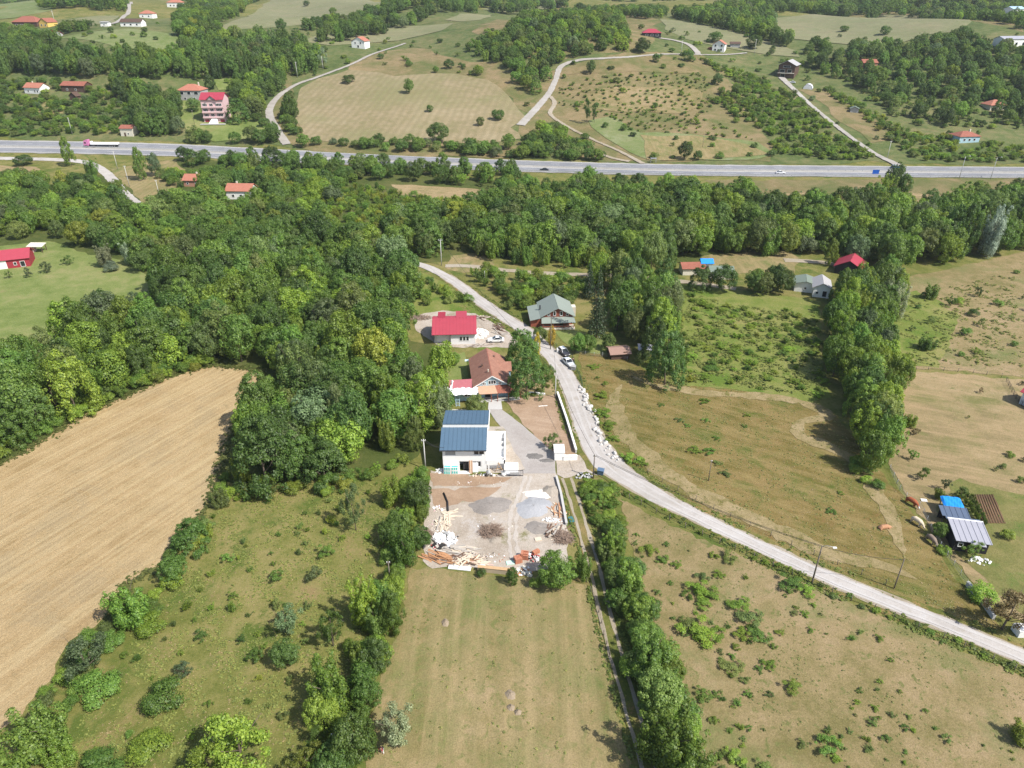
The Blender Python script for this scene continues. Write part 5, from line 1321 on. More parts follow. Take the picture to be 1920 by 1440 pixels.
SMALL = [(427, 1052, 2.6, 1.6, 'mid'), (438, 1148, 2.4, 1.9, 'bright'), (352, 1142, 2.2, 1.5, 'bright'), (376, 1110, 1.4, .9, 'bright'), (397, 1080, 1.8, 1.2, 'bright'), (398, 1142, 1.6, 1.0, 'bright'),
         (378, 1200, 2.4, 1.7, 'mid'), (366, 1168, .8, 1.4, 'mid'), (452, 1205, 1.6, 1.3, 'dark'), (520, 1090, 2.6, 2.2, 'mid'), (592, 1090, 3.0, 3.0, 'grey'), (622, 982, 2.6, 1.8, 'yellow'), (610, 1002, 2.0, 1.2, 'yellow'),
         (576, 996, 1.5, .9, 'bright'), (612, 1042, 3.2, 2.2, 'mid'), (640, 960, 2.4, 1.6, 'bright'), (330, 1328, 1.4, 1.2, 'mid'), (480, 1240, 3.0, 2.2, 'mid'), (462, 1026, .9, .7, 'yellow'), (520, 1140, 2.0, 2.2, 'olive')]
HP = []
for k, (u, v, w_, h_, t_) in enumerate(SMALL):
    pp = P(u, v); veg('sprout' if t_ in ('yellow', 'bright') else 'ragged', pp.x, pp.y, w_, h_, t_, phrase=('s', 'on the left meadow'), cls='bush')
for q in H_: vp(*q)
# the patches of bramble on the pasture
for u, v, w_, h_ in [(1218, 1035, 3.6, 1.1), (1240, 1052, 2.6, .8), (1270, 1062, 2.2, .8), (1310, 1190, 6.4, 1.6), (1290, 1175, 4.0, 1.3), (1345, 1195, 3.4, 1.0), (1310, 1110, 4.4, 1.4), (1330, 1120, 3.6, 1.2),
                     (1385, 1140, 4.2, 1.3), (1405, 1165, 4.6, 1.4), (1420, 1195, 4.0, 1.2), (1390, 1195, 3.2, 1.0), (1365, 1048, 3.2, 1.2), (1340, 1045, 2.0, .8), (1480, 1098, 4.4, 1.4), (1512, 1112, 3.2, 1.1), (1484, 1292, 3.0, 1.2),
                     (1370, 1255, 4.0, .9), (1550, 1405, 3.6, 1.3), (1320, 1135, 3.0, 1.0), (1290, 1120, 2.4, .8), (1345, 1080, 2.4, .9), (1318, 1085, 2.6, .9), (1375, 1420, 3.0, 1.1), (1280, 1300, 2.4, .9), (1320, 1305, 2.8, 1.0), (1440, 1250, 2.4, .7), (1430, 1440, 2.4, .8)]:
    pp = P(u, v); veg('ragged', pp.x, pp.y, w_, h_, random.choice(['mid', 'bright', 'bright', 'olive']), phrase=('p', 'in a bramble patch'))
for u, v, w_, h_ in [(1120, 710, 1.4, .7), (1135, 722, 2.0, 1.2), (1125, 745, 4.2, 1.0), (1130, 775, 4.6, 1.1), (1140, 800, 4.4, 1.1), (1148, 825, 3.6, 1.1), (1180, 862, 4.6, 1.5), (1200, 868, 3.4, 1.0), (1115, 690, 3.6, .7)]:
    pp = P(u, v); veg('ragged', pp.x, pp.y, w_, h_, 'bright', phrase=('p', 'beside the boulders'))
for u, v, w_, h_ in [(1300, 845, 3.4, .8), (1330, 850, 3.0, .8), (1325, 790, 2.2, .6), (1290, 800, 2.0, .5), (1345, 825, 2.0, .7), (1360, 890, 2.6, .7), (1240, 760, 2.0, .5), (1320, 755, 3.0, .7), (1400, 780, 2.0, .6), (1345, 870, 2.2, .6), (1275, 790, 2.4, .6), (1395, 800, 1.6, .5), (1560, 960, 2.4, .5), (1575, 925, 1.6, .5)]:
    pp = P(u, v); veg('ragged', pp.x, pp.y, w_, h_, random.choice(['bright', 'mid', 'olive']), phrase=('p', 'in the uncut field'))

# ------------------------------------------------------------------ plants: woods, orchards, hedges
MIXT = [('mid', 5), ('dark', 3.6), ('bright', 2.8), ('olive', 1.2), ('grey', .5), ('yellow', .15)]
DARKT = [('dark', 4), ('mid', 5), ('olive', .8), ('bright', .8), ('grey', .3)]
LITE = [('bright', 4), ('mid', 3), ('yellow', .7), ('olive', 1)]
TREES = [('round', 6), ('multi', 1.6), ('tall', .8), ('dome', 1.8), ('airy', .9)]
BUSH = [('bush', 2), ('ragged', 1)]
region([(-150, 960), (0, 862), (100, 798), (240, 732), (330, 698), (395, 682), (497, 690), (505, 760), (450, 840), (470, 880), (560, 896), (640, 880), (705, 862), (765, 862), (822, 838), (840, 770), (842, 668), (795, 645), (772, 600), (768, 545), (740, 500), (700, 474), (600, 462), (480, 470), (300, 540), (292, 602), (205, 614), (110, 655), (40, 715), (-150, 865)],
       5.0, TREES + [('bush', 1.2)], (4.0, 11.0), (5, 15.5), MIXT, ('wood around the stubble field', 'in the wood by the stubble'), keep=.93)
region([(-40, 885), (100, 806), (240, 745), (330, 708), (395, 692), (395, 676), (330, 688), (230, 715), (90, 772), (-40, 850)], 2.2, BUSH, (2.4, 5.0), (1.8, 4.0), LITE, ('bushes along the stubble edge', 'above the stubble field'))
region([(410, 890), (430, 905), (560, 912), (650, 900), (760, 866), (780, 880), (700, 905), (640, 925), (520, 930), (400, 950)], 2.8, BUSH, (2, 4), (1.4, 3.2), LITE, ('bushes at the foot of the wood', 'below the dome trees'))
region([(-250, 440), (-250, 352), (0, 338), (80, 352), (190, 356), (262, 404), (300, 412), (335, 372), (480, 345), (560, 345), (640, 360), (605, 420), (700, 468), (600, 460), (480, 468), (300, 496), (270, 520), (262, 496), (180, 474), (90, 446), (0, 452)],
       6.0, TREES + [('bush', 1.5)], (4, 10), (4, 11.5), MIXT, ('mid-left wood', 'in the mid-left wood'), keep=.92)
region([(300, 330), (420, 318), (540, 322), (700, 335), (640, 352), (480, 352), (340, 368)], 5.2, [('bush', 2), ('round', 3), ('multi', 2)], (4, 7), (3, 6), MIXT, ('thicket below the highway', 'in the upper thicket'))
region([(480, 372), (640, 352), (740, 352), (900, 372), (950, 385), (800, 415), (720, 425), (640, 445), (560, 425)], 4.4, [('sprout', 3), ('bush', 1)], (3.6, 5.2), (2.8, 4.2), [('bright', 3), ('mid', 3), ('yellow', 2)], ('hazel grove below the highway', 'in the upper hazel grove'))
region([(715, 484), (740, 425), (960, 400), (1200, 392), (1250, 372), (1340, 372), (1480, 400), (1560, 470), (1500, 478), (1290, 484), (1150, 492), (1000, 484), (860, 474), (790, 488)],
       6.2, TREES + [('bush', 1)], (5.5, 12), (6.5, 14), MIXT, ('tall wood across the valley', 'in the tall valley wood'), keep=.92)
region([(890, 372), (960, 352), (1080, 356), (1180, 352), (1230, 368), (1200, 392), (960, 400), (900, 392)], 5.5, TREES, (5.5, 8), (5, 8.5), MIXT, ('top of the tall wood', 'atop the tall wood'))
region([(1480, 412), (1600, 402), (1760, 405), (1920, 392), (2200, 395), (2200, 470), (1920, 470), (1820, 490), (1750, 500), (1640, 515), (1560, 480), (1500, 440)],
       6.2, TREES, (6, 11), (7, 15), DARKT, ('right wood', 'in the right-hand wood'))
region([(1770, 380), (1920, 372), (2200, 372), (2200, 400), (1800, 404)], 7, TREES, (6, 9), (6, 11), MIXT, ('trees under the highway on the right', 'under the highway'))
region([(1548, 590), (1590, 560), (1665, 530), (1690, 560), (1650, 640), (1690, 730), (1684, 800), (1668, 868), (1655, 905), (1625, 890), (1600, 850), (1608, 790), (1565, 750), (1550, 680)],
       4.2, TREES, (5.0, 7.4), (7.5, 12), MIXT, ('tree row between the fields', 'in the middle tree row'))
region([(1600, 860), (1650, 915), (1640, 925), (1590, 880)], 2.2, BUSH, (2, 3.6), (1.4, 2.6), LITE, ('bushes ending the tree row', 'ending the tree row'))
region([(345, 300), (560, 306), (760, 318), (960, 328), (985, 352), (930, 352), (700, 338), (500, 322), (345, 318)], 7.2, [('round', 3), ('tall', 2), ('multi', 1), ('airy', 1)], (6, 9), (5, 10), DARKT, ('row below the highway', 'in the row under the highway'), keep=.85)
region([(560, 268), (700, 270), (860, 276), (980, 290), (990, 300), (800, 288), (560, 278)], 6.5, [('round', 3), ('bush', 2)], (5, 8.5), (3.5, 8), DARKT, ('bushes above the highway', 'on the highway bank'))
region([(352, 262), (440, 268), (520, 262), (540, 275), (540, 282), (350, 272)], 6, TREES, (7, 10), (6, 10), DARKT, ('trees below the pink house', 'below the pink-house lawn'))
region([(975, 290), (990, 262), (1010, 240), (1040, 244), (1100, 280), (1142, 296), (1120, 304), (1060, 302), (1000, 300)], 5.5, [('round', 3), ('bush', 2)], (5.5, 8), (4, 8), MIXT, ('thicket by the track fork', 'in the track-fork thicket'))
region([(1090, 520), (1140, 520), (1200, 535), (1260, 552), (1262, 610), (1270, 660), (1240, 690), (1190, 660), (1140, 640), (1112, 600), (1130, 560)], 5.2, TREES, (5.5, 8.5), (8, 14), MIXT, ('garden grove', 'in the garden grove'))
region([(1140, 500), (1270, 500), (1270, 518), (1200, 520), (1150, 512)], 5.5, TREES, (7, 9.5), (10, 16), MIXT, ('tall trees by the valley path', 'by the dirt path behind the grove'))
region([(1290, 545), (1390, 555), (1490, 566), (1500, 555), (1440, 528), (1340, 520)], 5.0, TREES, (5.5, 8), (5, 9), DARKT, ('trees by the white cottage', 'left of the white cottage'), keep=.85)
region([(905, 545), (880, 512), (960, 520), (1130, 528), (1110, 560), (1090, 575), (1000, 575), (985, 604)], 4.2, [('sprout', 2), ('bush', 2), ('round', .7)], (3.6, 5.4), (3, 5), LITE, ('hazel grove by the road', 'in the roadside hazel grove'))
region([(880, 478), (940, 474), (1140, 492), (1150, 508), (1000, 500), (920, 492)], 3.8, [('tall', 2), ('multi', 1)], (3.5, 5), (5, 8), LITE, ('saplings under the tall wood', 'in the sapling row'))
region([(770, 515), (860, 545), (930, 590), (900, 590), (850, 575), (780, 582)], 4.4, [('bush', 2), ('sprout', 1), ('round', .6)], (2.4, 4.6), (2, 4.2), LITE, ('bushes by the upper road', 'beside the upper road'))
region([(1262, 545), (1400, 575), (1530, 590), (1540, 700), (1555, 745), (1400, 728), (1275, 720), (1285, 650), (1260, 600)], 3.8, [('ragged', 2.5), ('bush', 1), ('sprout', 1.5)], (1.6, 4.2), (.5, 1.7), [('mid', 2), ('bright', 5), ('yellow', .6)], ('old orchard', 'in the old orchard'), keep=.85)
region([(1690, 560), (1780, 540), (1940, 500), (2100, 500), (2100, 690), (1920, 700), (1780, 690), (1690, 685)], 9.5, BUSH + [('airy', .6)], (1.6, 3.6), (1.0, 2.8), MIXT, ('bushes of the right pasture', 'on the upper right pasture'), keep=.6)
region([(1700, 700), (1930, 720), (1930, 930), (1800, 900), (1720, 880)], 8.5, [('ragged', 2), ('airy', 1)], (.9, 1.7), (.6, 1.6), [('bright', 2), ('olive', 2), ('brown', 1)], ('shrubs of the bare field', 'scattered on the bare field'), keep=.6)
region([(1086, 912), (1145, 905), (1160, 945), (1165, 1000), (1130, 1010)], 2.0, [('bush', 3), ('ragged', 1)], (2.2, 3.6), (1.4, 2.4), [('bright', 3), ('mid', 2)], ('bramble hedge by the track', 'in the bramble hedge'), clear=.3)
region([(1106, 1000), (1150, 1000), (1185, 1080), (1222, 1200), (1275, 1310), (1330, 1470), (1240, 1480), (1208, 1350), (1168, 1200), (1132, 1090)], 2.3, [('bush', 3), ('multi', 2), ('round', 2)], (2.8, 5.0), (2.2, 5), [('mid', 4), ('bright', 2), ('dark', 1.5), ('olive', 1)], ('hedge along the track', 'in the hedge along the rutted track'), clear=.12)
region([(780, 890), (808, 900), (800, 960), (790, 1058), (768, 1075), (742, 1195), (704, 1310), (690, 1400), (660, 1500), (560, 1500), (590, 1400), (640, 1290), (670, 1180), (720, 1080), (740, 990)], 2.7, [('bush', 3), ('multi', 2), ('round', 2), ('airy', .8)], (2.4, 5), (2.0, 6.0), [('mid', 3), ('bright', 4), ('dark', 1.5), ('yellow', .5)], ('hedge left of the mown field', 'in the mown-field hedge'), clear=.4)
region([(410, 930), (560, 925), (720, 900), (740, 960), (690, 1090), (640, 1190), (560, 1330), (420, 1500), (150, 1500), (230, 1220), (320, 1120), (350, 1040)], 3.8, [('ragged', 3), ('sprout', 2)], (.7, 1.9), (.4, 1.4), LITE + [('olive', 2)], ('shrubs on the left meadow', 'on the left meadow'), keep=.95, clump=-.2)
region([(400, 900), (425, 930), (350, 1075), (250, 1190), (160, 1310), (60, 1440), (20, 1440), (100, 1290), (200, 1170), (310, 1065)], 3.0, BUSH, (2, 3.8), (1.4, 3), MIXT, ('bushes along the stubble field', 'along the stubble edge'), clear=.3)
for _ in range(1):
    region([(1180, 990), (1260, 1010), (1420, 1085), (1600, 1165), (1800, 1260), (1920, 1330), (1920, 1480), (1360, 1480), (1310, 1340), (1260, 1230), (1215, 1110)], 2.9, [('ragged', 3), ('sprout', 1)], (.5, 1.7), (.25, .8), [('mid', 2), ('bright', 2), ('olive', 2)], ('small brambles on the pasture', 'on the lower pasture'), keep=.9, clump=.1)
    region([(1260, 1200), (1500, 1260), (1720, 1350), (1700, 1480), (1360, 1480), (1310, 1340)], 2.5, [('ragged', 3), ('sprout', 1)], (.5, 1.8), (.25, .8), [('mid', 2), ('bright', 2), ('olive', 2)], ('small brambles on the pasture', 'on the lower pasture'), keep=.9, clump=-.1)
region([(945, 690), (1005, 695), (1000, 740), (960, 742)], 3, [('bush', 1)], (1.5, 2.6), (1, 2), MIXT, ('garden shrubs', 'in the roadside garden'))
region([(1120, 640), (1240, 690), (1220, 700), (1160, 668), (1110, 655)], 4, [('round', 2), ('bush', 1)], (3, 5), (3, 6), DARKT, ('shed trees', 'around the brown shed'))
region([(828, 655), (872, 655), (880, 668), (850, 690), (828, 700)], 3.4, [('round', 2), ('bush', 1)], (2.6, 4), (2.6, 4.6), MIXT, ('shrubs between two houses', 'between the two roofs'), clear=.3)
# beyond the highway
region([(-200, 120), (40, 100), (110, 118), (330, 122), (350, 96), (430, 84), (560, 88), (600, 112), (590, 136), (540, 150), (430, 148), (330, 152), (180, 150), (60, 142), (-200, 150)], 7.0, TREES, (7, 11), (10, 16), DARKT, ('far left wood', 'in the far left wood'))
region([(-200, 66), (30, 64), (110, 84), (60, 104), (-200, 120)], 7.5, TREES, (7, 11), (8, 13), DARKT, ('top left wood', 'in the top left wood'))
region([(-200, 152), (100, 152), (330, 192), (335, 250), (230, 256), (-200, 256)], 5.4, [('bush', 3), ('sprout', 2), ('round', 2)], (4, 6.6), (2.6, 5.2), MIXT, ('far left orchard', 'in the far left orchard'))
region([(215, 165), (330, 195), (338, 255), (290, 262), (255, 256), (240, 200)], 6.2, TREES, (7, 10), (8, 14), DARKT, ('trees left of the pink house', 'in the left grove'))
region([(440, 160), (530, 150), (530, 180), (500, 205), (512, 240), (470, 222), (440, 185)], 6.2, TREES, (7, 10), (7, 12), MIXT, ('trees right of the pink house', 'in the lane grove'))
region([(535, 190), (556, 165), (552, 215), (560, 262), (540, 262), (525, 240)], 5.5, [('round', 2), ('bush', 2)], (5, 7), (4, 7), DARKT, ('trees along the lane', 'along the curving lane'))
region([(870, 100), (950, 66), (1050, 30), (1160, 30), (1180, 96), (1090, 106), (1050, 118), (1025, 150), (1010, 190), (960, 160), (945, 125), (900, 112)], 7.2, TREES, (6, 9.5), (6, 10.5), MIXT, ('central hill wood', 'in the wood on the central hill'), keep=.85)
region([(640, 150), (760, 118), (880, 122), (950, 160), (900, 158), (780, 148)], 12, [('round', 2), ('bush', 2)], (4, 8), (3, 7), MIXT, ('bushes of the brown hill', 'on the brown slope'), keep=.5)
region([(600, 74), (700, 52), (780, 42), (880, 20), (900, 26), (740, 62), (640, 80), (600, 82)], 9, TREES, (9, 13), (9, 14), DARKT, ('far ridge row', 'in the far ridge row'), keep=.8)
region([(330, 60), (400, 56), (430, 36), (480, 4), (500, -4), (440, -4), (340, 20)], 9, TREES, (8, 12), (7, 12), MIXT, ('far left rows', 'left of the far pale field'), keep=.8)
region([(330, 64), (400, 62), (420, 70), (350, 84)], 8, TREES, (8, 11), (8, 12), DARKT, ('clump by the pale meadow', 'by the pale meadow'))
region([(110, 60), (180, 52), (170, 58), (120, 66)], 7, TREES, (6, 9), (5, 9), DARKT, ('clump by the far lane', 'left of the far lane'))
region([(80, 20), (240, 26), (240, 6), (80, -4)], 10, TREES, (9, 13), (8, 13), DARKT, ('top left ridge', 'on the ridge at the top left'), keep=.9)
region([(720, 14), (900, 4), (1000, -4), (1080, -4), (1060, 14), (960, 30), (890, 16), (740, 30)], 12, TREES, (10, 14), (8, 13), DARKT, ('top centre ridge', 'along the ridge at the top'), keep=.6)
region([(1250, 32), (1400, 10), (1445, 30), (1448, 70), (1500, 90), (1480, 96), (1400, 66), (1300, 44)], 9, TREES, (9, 12), (9, 13), MIXT, ('wood behind the hilltop houses', 'in the hilltop wood'))
region([(1500, 92), (1560, 96), (1640, 92), (1720, 82), (1800, 70), (1920, 100), (2100, 100), (2100, 250), (1920, 240), (1850, 225), (1760, 240), (1690, 220), (1600, 160), (1530, 140)], 8.5, TREES, (6.5, 10), (6, 11), DARKT, ('right slope wood', 'in the wood on the right slope'), keep=.8)
region([(1500, 120), (1540, 160), (1700, 250), (1920, 275), (2200, 275), (2200, 306), (1720, 304), (1690, 285), (1640, 240), (1570, 190)], 4.8, [('bush', 2), ('sprout', 3)], (4.2, 6.6), (2.4, 4), LITE, ('right hazel slope', 'on the right hazel slope'), keep=.9)
region([(1510, 125), (1640, 100), (1800, 90), (1930, 110), (1930, 245), (1700, 240), (1600, 165)], 7, [('bush', 2), ('sprout', 2)], (3.4, 5.4), (2.2, 4), MIXT, ('right slope scrub', 'on the right slope'), keep=.7)
region([(1310, 112), (1440, 150), (1480, 170), (1560, 245), (1640, 298), (1600, 303), (1450, 292), (1440, 250), (1370, 215), (1330, 190), (1400, 165)], 4.6, [('bush', 2), ('sprout', 3)], (4.2, 6.4), (2.4, 4.2), [('mid', 3), ('bright', 3), ('olive', 1)], ('left hazel slope', 'on the left hazel slope'), keep=.92)
region([(1045, 165), (1120, 145), (1320, 140), (1335, 165), (1330, 225), (1440, 268), (1260, 250), (1180, 248), (1140, 218), (1050, 205)], 4.6, [('sprout', 2), ('ragged', 1), ('bush', 1)], (1.6, 3.8), (1.0, 2.4), [('mid', 3), ('bright', 3), ('olive', 1)], ('young orchard', 'in the young orchard'), keep=.75)
region([(1450, 30), (1800, 16), (1920, 20), (2200, 20), (2200, -6), (1400, -6)], 22, TREES, (14, 20), (12, 16), DARKT, ('farthest woods', 'on the farthest hills'), keep=.9)
region([(-300, 4), (400, 4), (700, -2), (1440, -2), (1440, -10), (-300, -10)], 24, TREES, (14, 20), (12, 16), DARKT, ('farthest woods', 'on the farthest hills'), keep=.7)

_N = normals2(RD)
for i in range(len(RD)):
    if pix(RD[i][0], RD[i][1], 0)[0] < 1165 or pix(RD[i][0], RD[i][1], 0)[0] > 1960: continue
    for _r in range(2):
        o_ = RW[i] + rng.uniform(.6, 2.3); w_ = rng.uniform(.6, 1.5)
        if rng.uniform() < .75: veg('ragged' if rng.uniform() < .6 else 'bush', RD[i][0] - _N[i][0] * o_, RD[i][1] - _N[i][1] * o_, w_, w_ * rng.uniform(.4, .7), ['bright', 'bright', 'mid', 'olive'][int(rng.integers(4))], phrase=('verge', 'on the lower verge'))
# rough scrub over the far slopes
region([(0, 60), (600, 60), (960, 50), (1440, 60), (1920, 60), (1920, 300), (1300, 302), (1000, 300), (990, 265), (960, 150), (760, 135), (640, 130), (560, 160), (545, 262), (0, 255)], 11, [('bush', 2), ('ragged', 1), ('round', 1)], (2.5, 6), (1.6, 5), MIXT, ('scrub of the far slopes', 'on the far slopes'), keep=.6, clump=.3)
region([(1450, 34), (1640, 22), (1840, 40), (1920, 60), (2050, 60), (2050, 10), (1450, 10)], 10, TREES, (7, 11), (6, 11), DARKT, ('top right wood', 'in the top right wood'), keep=.6)
region([(520, 60), (600, 48), (690, 28), (745, 16), (760, 24), (700, 42), (610, 60)], 9, TREES, (8, 11), (7, 11), DARKT, ('far field hedge', 'in the far field hedge'), keep=.8)
region([(1000, -2), (1250, 30), (1240, 40), (1180, 34), (1060, 14)], 9, TREES, (8, 11), (7, 11), DARKT, ('ridge by the hilltop', 'on the ridge by the hilltop'), keep=.7)

# ------------------------------------------------------------------ plants: build them
for q in VEG:
    q['px'], q['py'], q['dep'] = pix(q['x'], q['y'], q['z'] + q['h'] * .5)
    q['size'] = q['h'] * F / q['dep'] + q['w'] * F / q['dep']
    q['in'] = -30 < q['px'] < 1950 and -40 < q['py'] < 1470
    q['tone'] = tone(q['t'])
LM = [('the blue-roofed house', 875, 840), ('the clay-tiled house', 920, 700), ('the red-roofed house', 850, 620), ('the green-roofed house', 1045, 590), ('the black hut', 1815, 1000), ('the white cottage', 1530, 545),
      ('the red barn', 30, 490), ('the dirt-track barn', 1585, 500), ('the pink house', 404, 205), ('the tall brown house', 1470, 130), ('the lorry', 190, 268), ('the far left houses', 100, 165), ('the solar-roofed house', 448, 360),
      ('the hipped-roof house', 357, 175), ('the crimson hilltop house', 1222, 62), ('the white hilltop house', 1346, 88), ('the huge dome tree', 500, 850), ('the pink-blossom tree', 423, 490), ('the silver willows', 225, 480),
      ('the road bend', 1150, 880), ('the upper road end', 760, 490), ('the tall spruce', 1122, 560), ('the pale blossoming tree', 1848, 430), ('the tree trio', 1665, 350), ('the stubble corner', 460, 690), ('the stubble left side', 20, 860),
      ('the wide loose tree', 450, 1380), ('the silvery tree', 742, 1350), ('the big trackside tree', 1215, 1200), ('the mown field corner', 770, 1070), ('the hay heaps', 955, 1310), ('the cows', 1710, 960), ('the track fork', 1035, 200),
      ('the highway car', 1020, 318), ('the lone stubble tree', 767, 170), ('the highway sign', 1640, 323), ('the wide far field', 1640, 55), ('the pale meadow', 240, 85), ('the leaning roadside pole', 1525, 1070), ('the lower right corner', 1850, 1400),
      ('the lane bend', 230, 360), ('the gravel piles', 950, 940), ('the cottage path', 1330, 530)]
def auto_label(q):
    word = {'tree': 'tree', 'bush': 'bush', 'hazel': 'many-stemmed hazel', 'conifer': 'conifer'}[q['cls']]
    sz = {'tree': ('small', 'mid-sized', 'tall'), 'bush': ('low', 'knee-high', 'large'), 'hazel': ('low', 'mid-sized', 'tall'), 'conifer': ('small', 'mid-sized', 'tall')}[q['cls']]
    lim = {'tree': (7, 11), 'bush': (1.0, 2.0), 'hazel': (2.6, 3.4), 'conifer': (7, 11)}[q['cls']]
    s = sz[0] if q['h'] < lim[0] else sz[1] if q['h'] < lim[1] else sz[2]
    lm = min(LM, key=lambda m: (m[1] - q['px']) ** 2 + (m[2] - q['py']) ** 2)
    dx, dy = q['px'] - lm[1], q['py'] - lm[2]
    rel = ('right of' if dx > 0 else 'left of') if abs(dx) > abs(dy) else ('above' if dy < 0 else 'below')
    q['lmd'] = dx * dx + dy * dy
    lab = '%s %s %s %s %s, %s' % (s, TWORD[q['t']], word, rel, lm[0], q['phrase'][1])
    return lab if len(lab.split()) <= 15 else lab.replace('many-stemmed ', '') if len(lab.replace('many-stemmed ', '').split()) <= 15 else '%s %s %s %s' % (TWORD[q['t']], word, rel, lm[0])
def set_tone(o, q): o['tone'] = [q['tone'][0], q['tone'][1], q['tone'][2], 1.0]
NAMES = {'tree': 'broadleaf_tree', 'bush': 'bush', 'hazel': 'hazel_bush', 'conifer': 'conifer'}
USED = {}
def grow(q):
    ms = PROTO[q['kind']]; me = ms[int(rng.integers(len(ms)))]
    rz = float(rng.uniform(0, 6.28)); loc = (q['x'], q['y'], q['z'])
    lab = q['label'] or auto_label(q)
    grp = q['group'] or ('trees and bushes ' + q['phrase'][1] if q['phrase'] else None)
    cat = {'tree': 'tree', 'bush': 'bush', 'hazel': 'bush', 'conifer': 'conifer'}[q['cls']]
    if q['cls'] == 'tree' and q['kind'] not in ('bush', 'ragged', 'sprout') or q['cls'] == 'conifer':
        t = thing(NAMES[q['cls']], lab, cat, loc, 0, grp)
        c = link_mesh('crown', me, t, (0, 0, 0), rz); c.scale = (q['w'], q['w'], q['h']); set_tone(c, q)
        k = link_mesh('trunk', BARE_TRUNK if q['kind'] == 'airy' else TRUNKS[int(rng.integers(4))], t, (0, 0, 0), rz); k.scale = (q['w'] * .9, q['w'] * .9, q['h'])
        if me.name not in USED: USED[me.name] = c
        return t
    o = link_mesh(NAMES[q['cls']], me, None, loc, rz); o.scale = (q['w'], q['w'], q['h']); set_tone(o, q)
    tag(o, lab, cat, grp)
    if me.name not in USED: USED[me.name] = o
    return o
rest = {}
ORDW = ['nearest', 'second', 'third', 'fourth', 'fifth', 'sixth', 'seventh', 'eighth']
def number_labels(Q):
    d = {}
    for q in Q:
        if not q['label']: d.setdefault(auto_label(q), []).append(q)
    for lab, S_ in d.items():
        S_.sort(key=lambda q: q['lmd'])
        for i, q in enumerate(S_): q['label'] = lab if len(S_) == 1 else (ORDW[i] + ' ' + lab if i < 8 else 'farther ' + lab)
for cls in ('tree', 'bush', 'hazel', 'conifer'):
    L = [q for q in VEG if q['cls'] == cls]
    L.sort(key=lambda q: (not q['hand'], not q['in'], -q['size']))
    n_ind = 296
    number_labels([q for q in L[:n_ind] if q['in'] and not q['hand']])
    for q in L[:n_ind]:
        if q['in'] or q['hand']: grow(q)
        else: rest.setdefault(cls, []).append(q)
    rest.setdefault(cls, []).extend(L[n_ind:])
def scatter(name, Q):
    """Everything past the single plants of one kind: one object that instances the plants' own crowns."""
    meshes = sorted({m.name for q in Q for m in PROTO[q['kind']]} & set(USED))
    by_kind = {}
    for q in Q:
        c = [m.name for m in PROTO[q['kind']] if m.name in USED]
        q['pi'] = meshes.index(c[int(rng.integers(len(c)))]) if c else 0
    n = len(Q)
    me = bpy.data.meshes.new(name)
    me.vertices.add(n); me.vertices.foreach_set('co', np.array([(q['x'], q['y'], q['z']) for q in Q], float).ravel())
    def att(nm, ty, vals, key):
        a = me.attributes.new(nm, ty, 'POINT'); a.data.foreach_set(key, np.asarray(vals).ravel())
    att('proto', 'INT', [q['pi'] for q in Q], 'value')
    att('rot', 'FLOAT_VECTOR', np.array([(0, 0, rng.uniform(0, 6.28)) for q in Q], np.float32), 'vector')
    att('scl', 'FLOAT_VECTOR', np.array([(q['w'], q['w'], q['h']) for q in Q], np.float32), 'vector')
    att('tone', 'FLOAT_COLOR', np.array([(*q['tone'], 1) for q in Q], np.float32), 'color')
    o = link_mesh(name, me)
    ng = bpy.data.node_groups.new(name + ' planting', 'GeometryNodeTree')
    ng.interface.new_socket('Geometry', in_out='INPUT', socket_type='NodeSocketGeometry')
    ng.interface.new_socket('Geometry', in_out='OUTPUT', socket_type='NodeSocketGeometry')
    gi, go = ng.nodes.new('NodeGroupInput'), ng.nodes.new('NodeGroupOutput')
    jn = ng.nodes.new('GeometryNodeJoinGeometry')
    def named(nm, ty):
        a = ng.nodes.new('GeometryNodeInputNamedAttribute'); a.data_type = ty; a.inputs['Name'].default_value = nm
        return [s for s in a.outputs if s.enabled and s.name == 'Attribute'][0]
    ap, ar, as_ = named('proto', 'INT'), named('rot', 'FLOAT_VECTOR'), named('scl', 'FLOAT_VECTOR')
    for i, mn in enumerate(meshes):
        cp = ng.nodes.new('FunctionNodeCompare'); cp.data_type = 'INT'; cp.operation = 'EQUAL'
        ia = [s for s in cp.inputs if s.enabled and s.type == 'INT']
        ng.links.new(ap, ia[0]); ia[1].default_value = i
        ob = ng.nodes.new('GeometryNodeObjectInfo'); ob.inputs['Object'].default_value = USED[mn]; ob.inputs['As Instance'].default_value = True
        ip = ng.nodes.new('GeometryNodeInstanceOnPoints')
        ng.links.new(gi.outputs[0], ip.inputs['Points']); ng.links.new(cp.outputs[0], ip.inputs['Selection'])
        ng.links.new(ob.outputs['Geometry'], ip.inputs['Instance'])
        er = ng.nodes.new('FunctionNodeEulerToRotation'); ng.links.new(ar, er.inputs[0])
        ng.links.new(er.outputs[0], ip.inputs['Rotation']); ng.links.new(as_, ip.inputs['Scale'])
        ng.links.new(ip.outputs[0], jn.inputs[0])
    ng.links.new(jn.outputs[0], go.inputs[0])
    md = o.modifiers.new('planting', 'NODES'); md.node_group = ng
    return o
for cls, nm, lab, cat in (('tree', 'woodland', 'farther leafy woods of the valley and hills', 'woods'), ('bush', 'scrub', 'small scattered scrub of fields, hedges and orchards', 'scrub'), ('hazel', 'hazel_orchard', 'far hazel orchards on the slopes', 'orchard')):
    if rest.get(cls): tag(scatter(nm, rest[cls]), lab, cat, kind='stuff')
print('PLANTS', len(VEG), {k: len(v) for k, v in rest.items()})

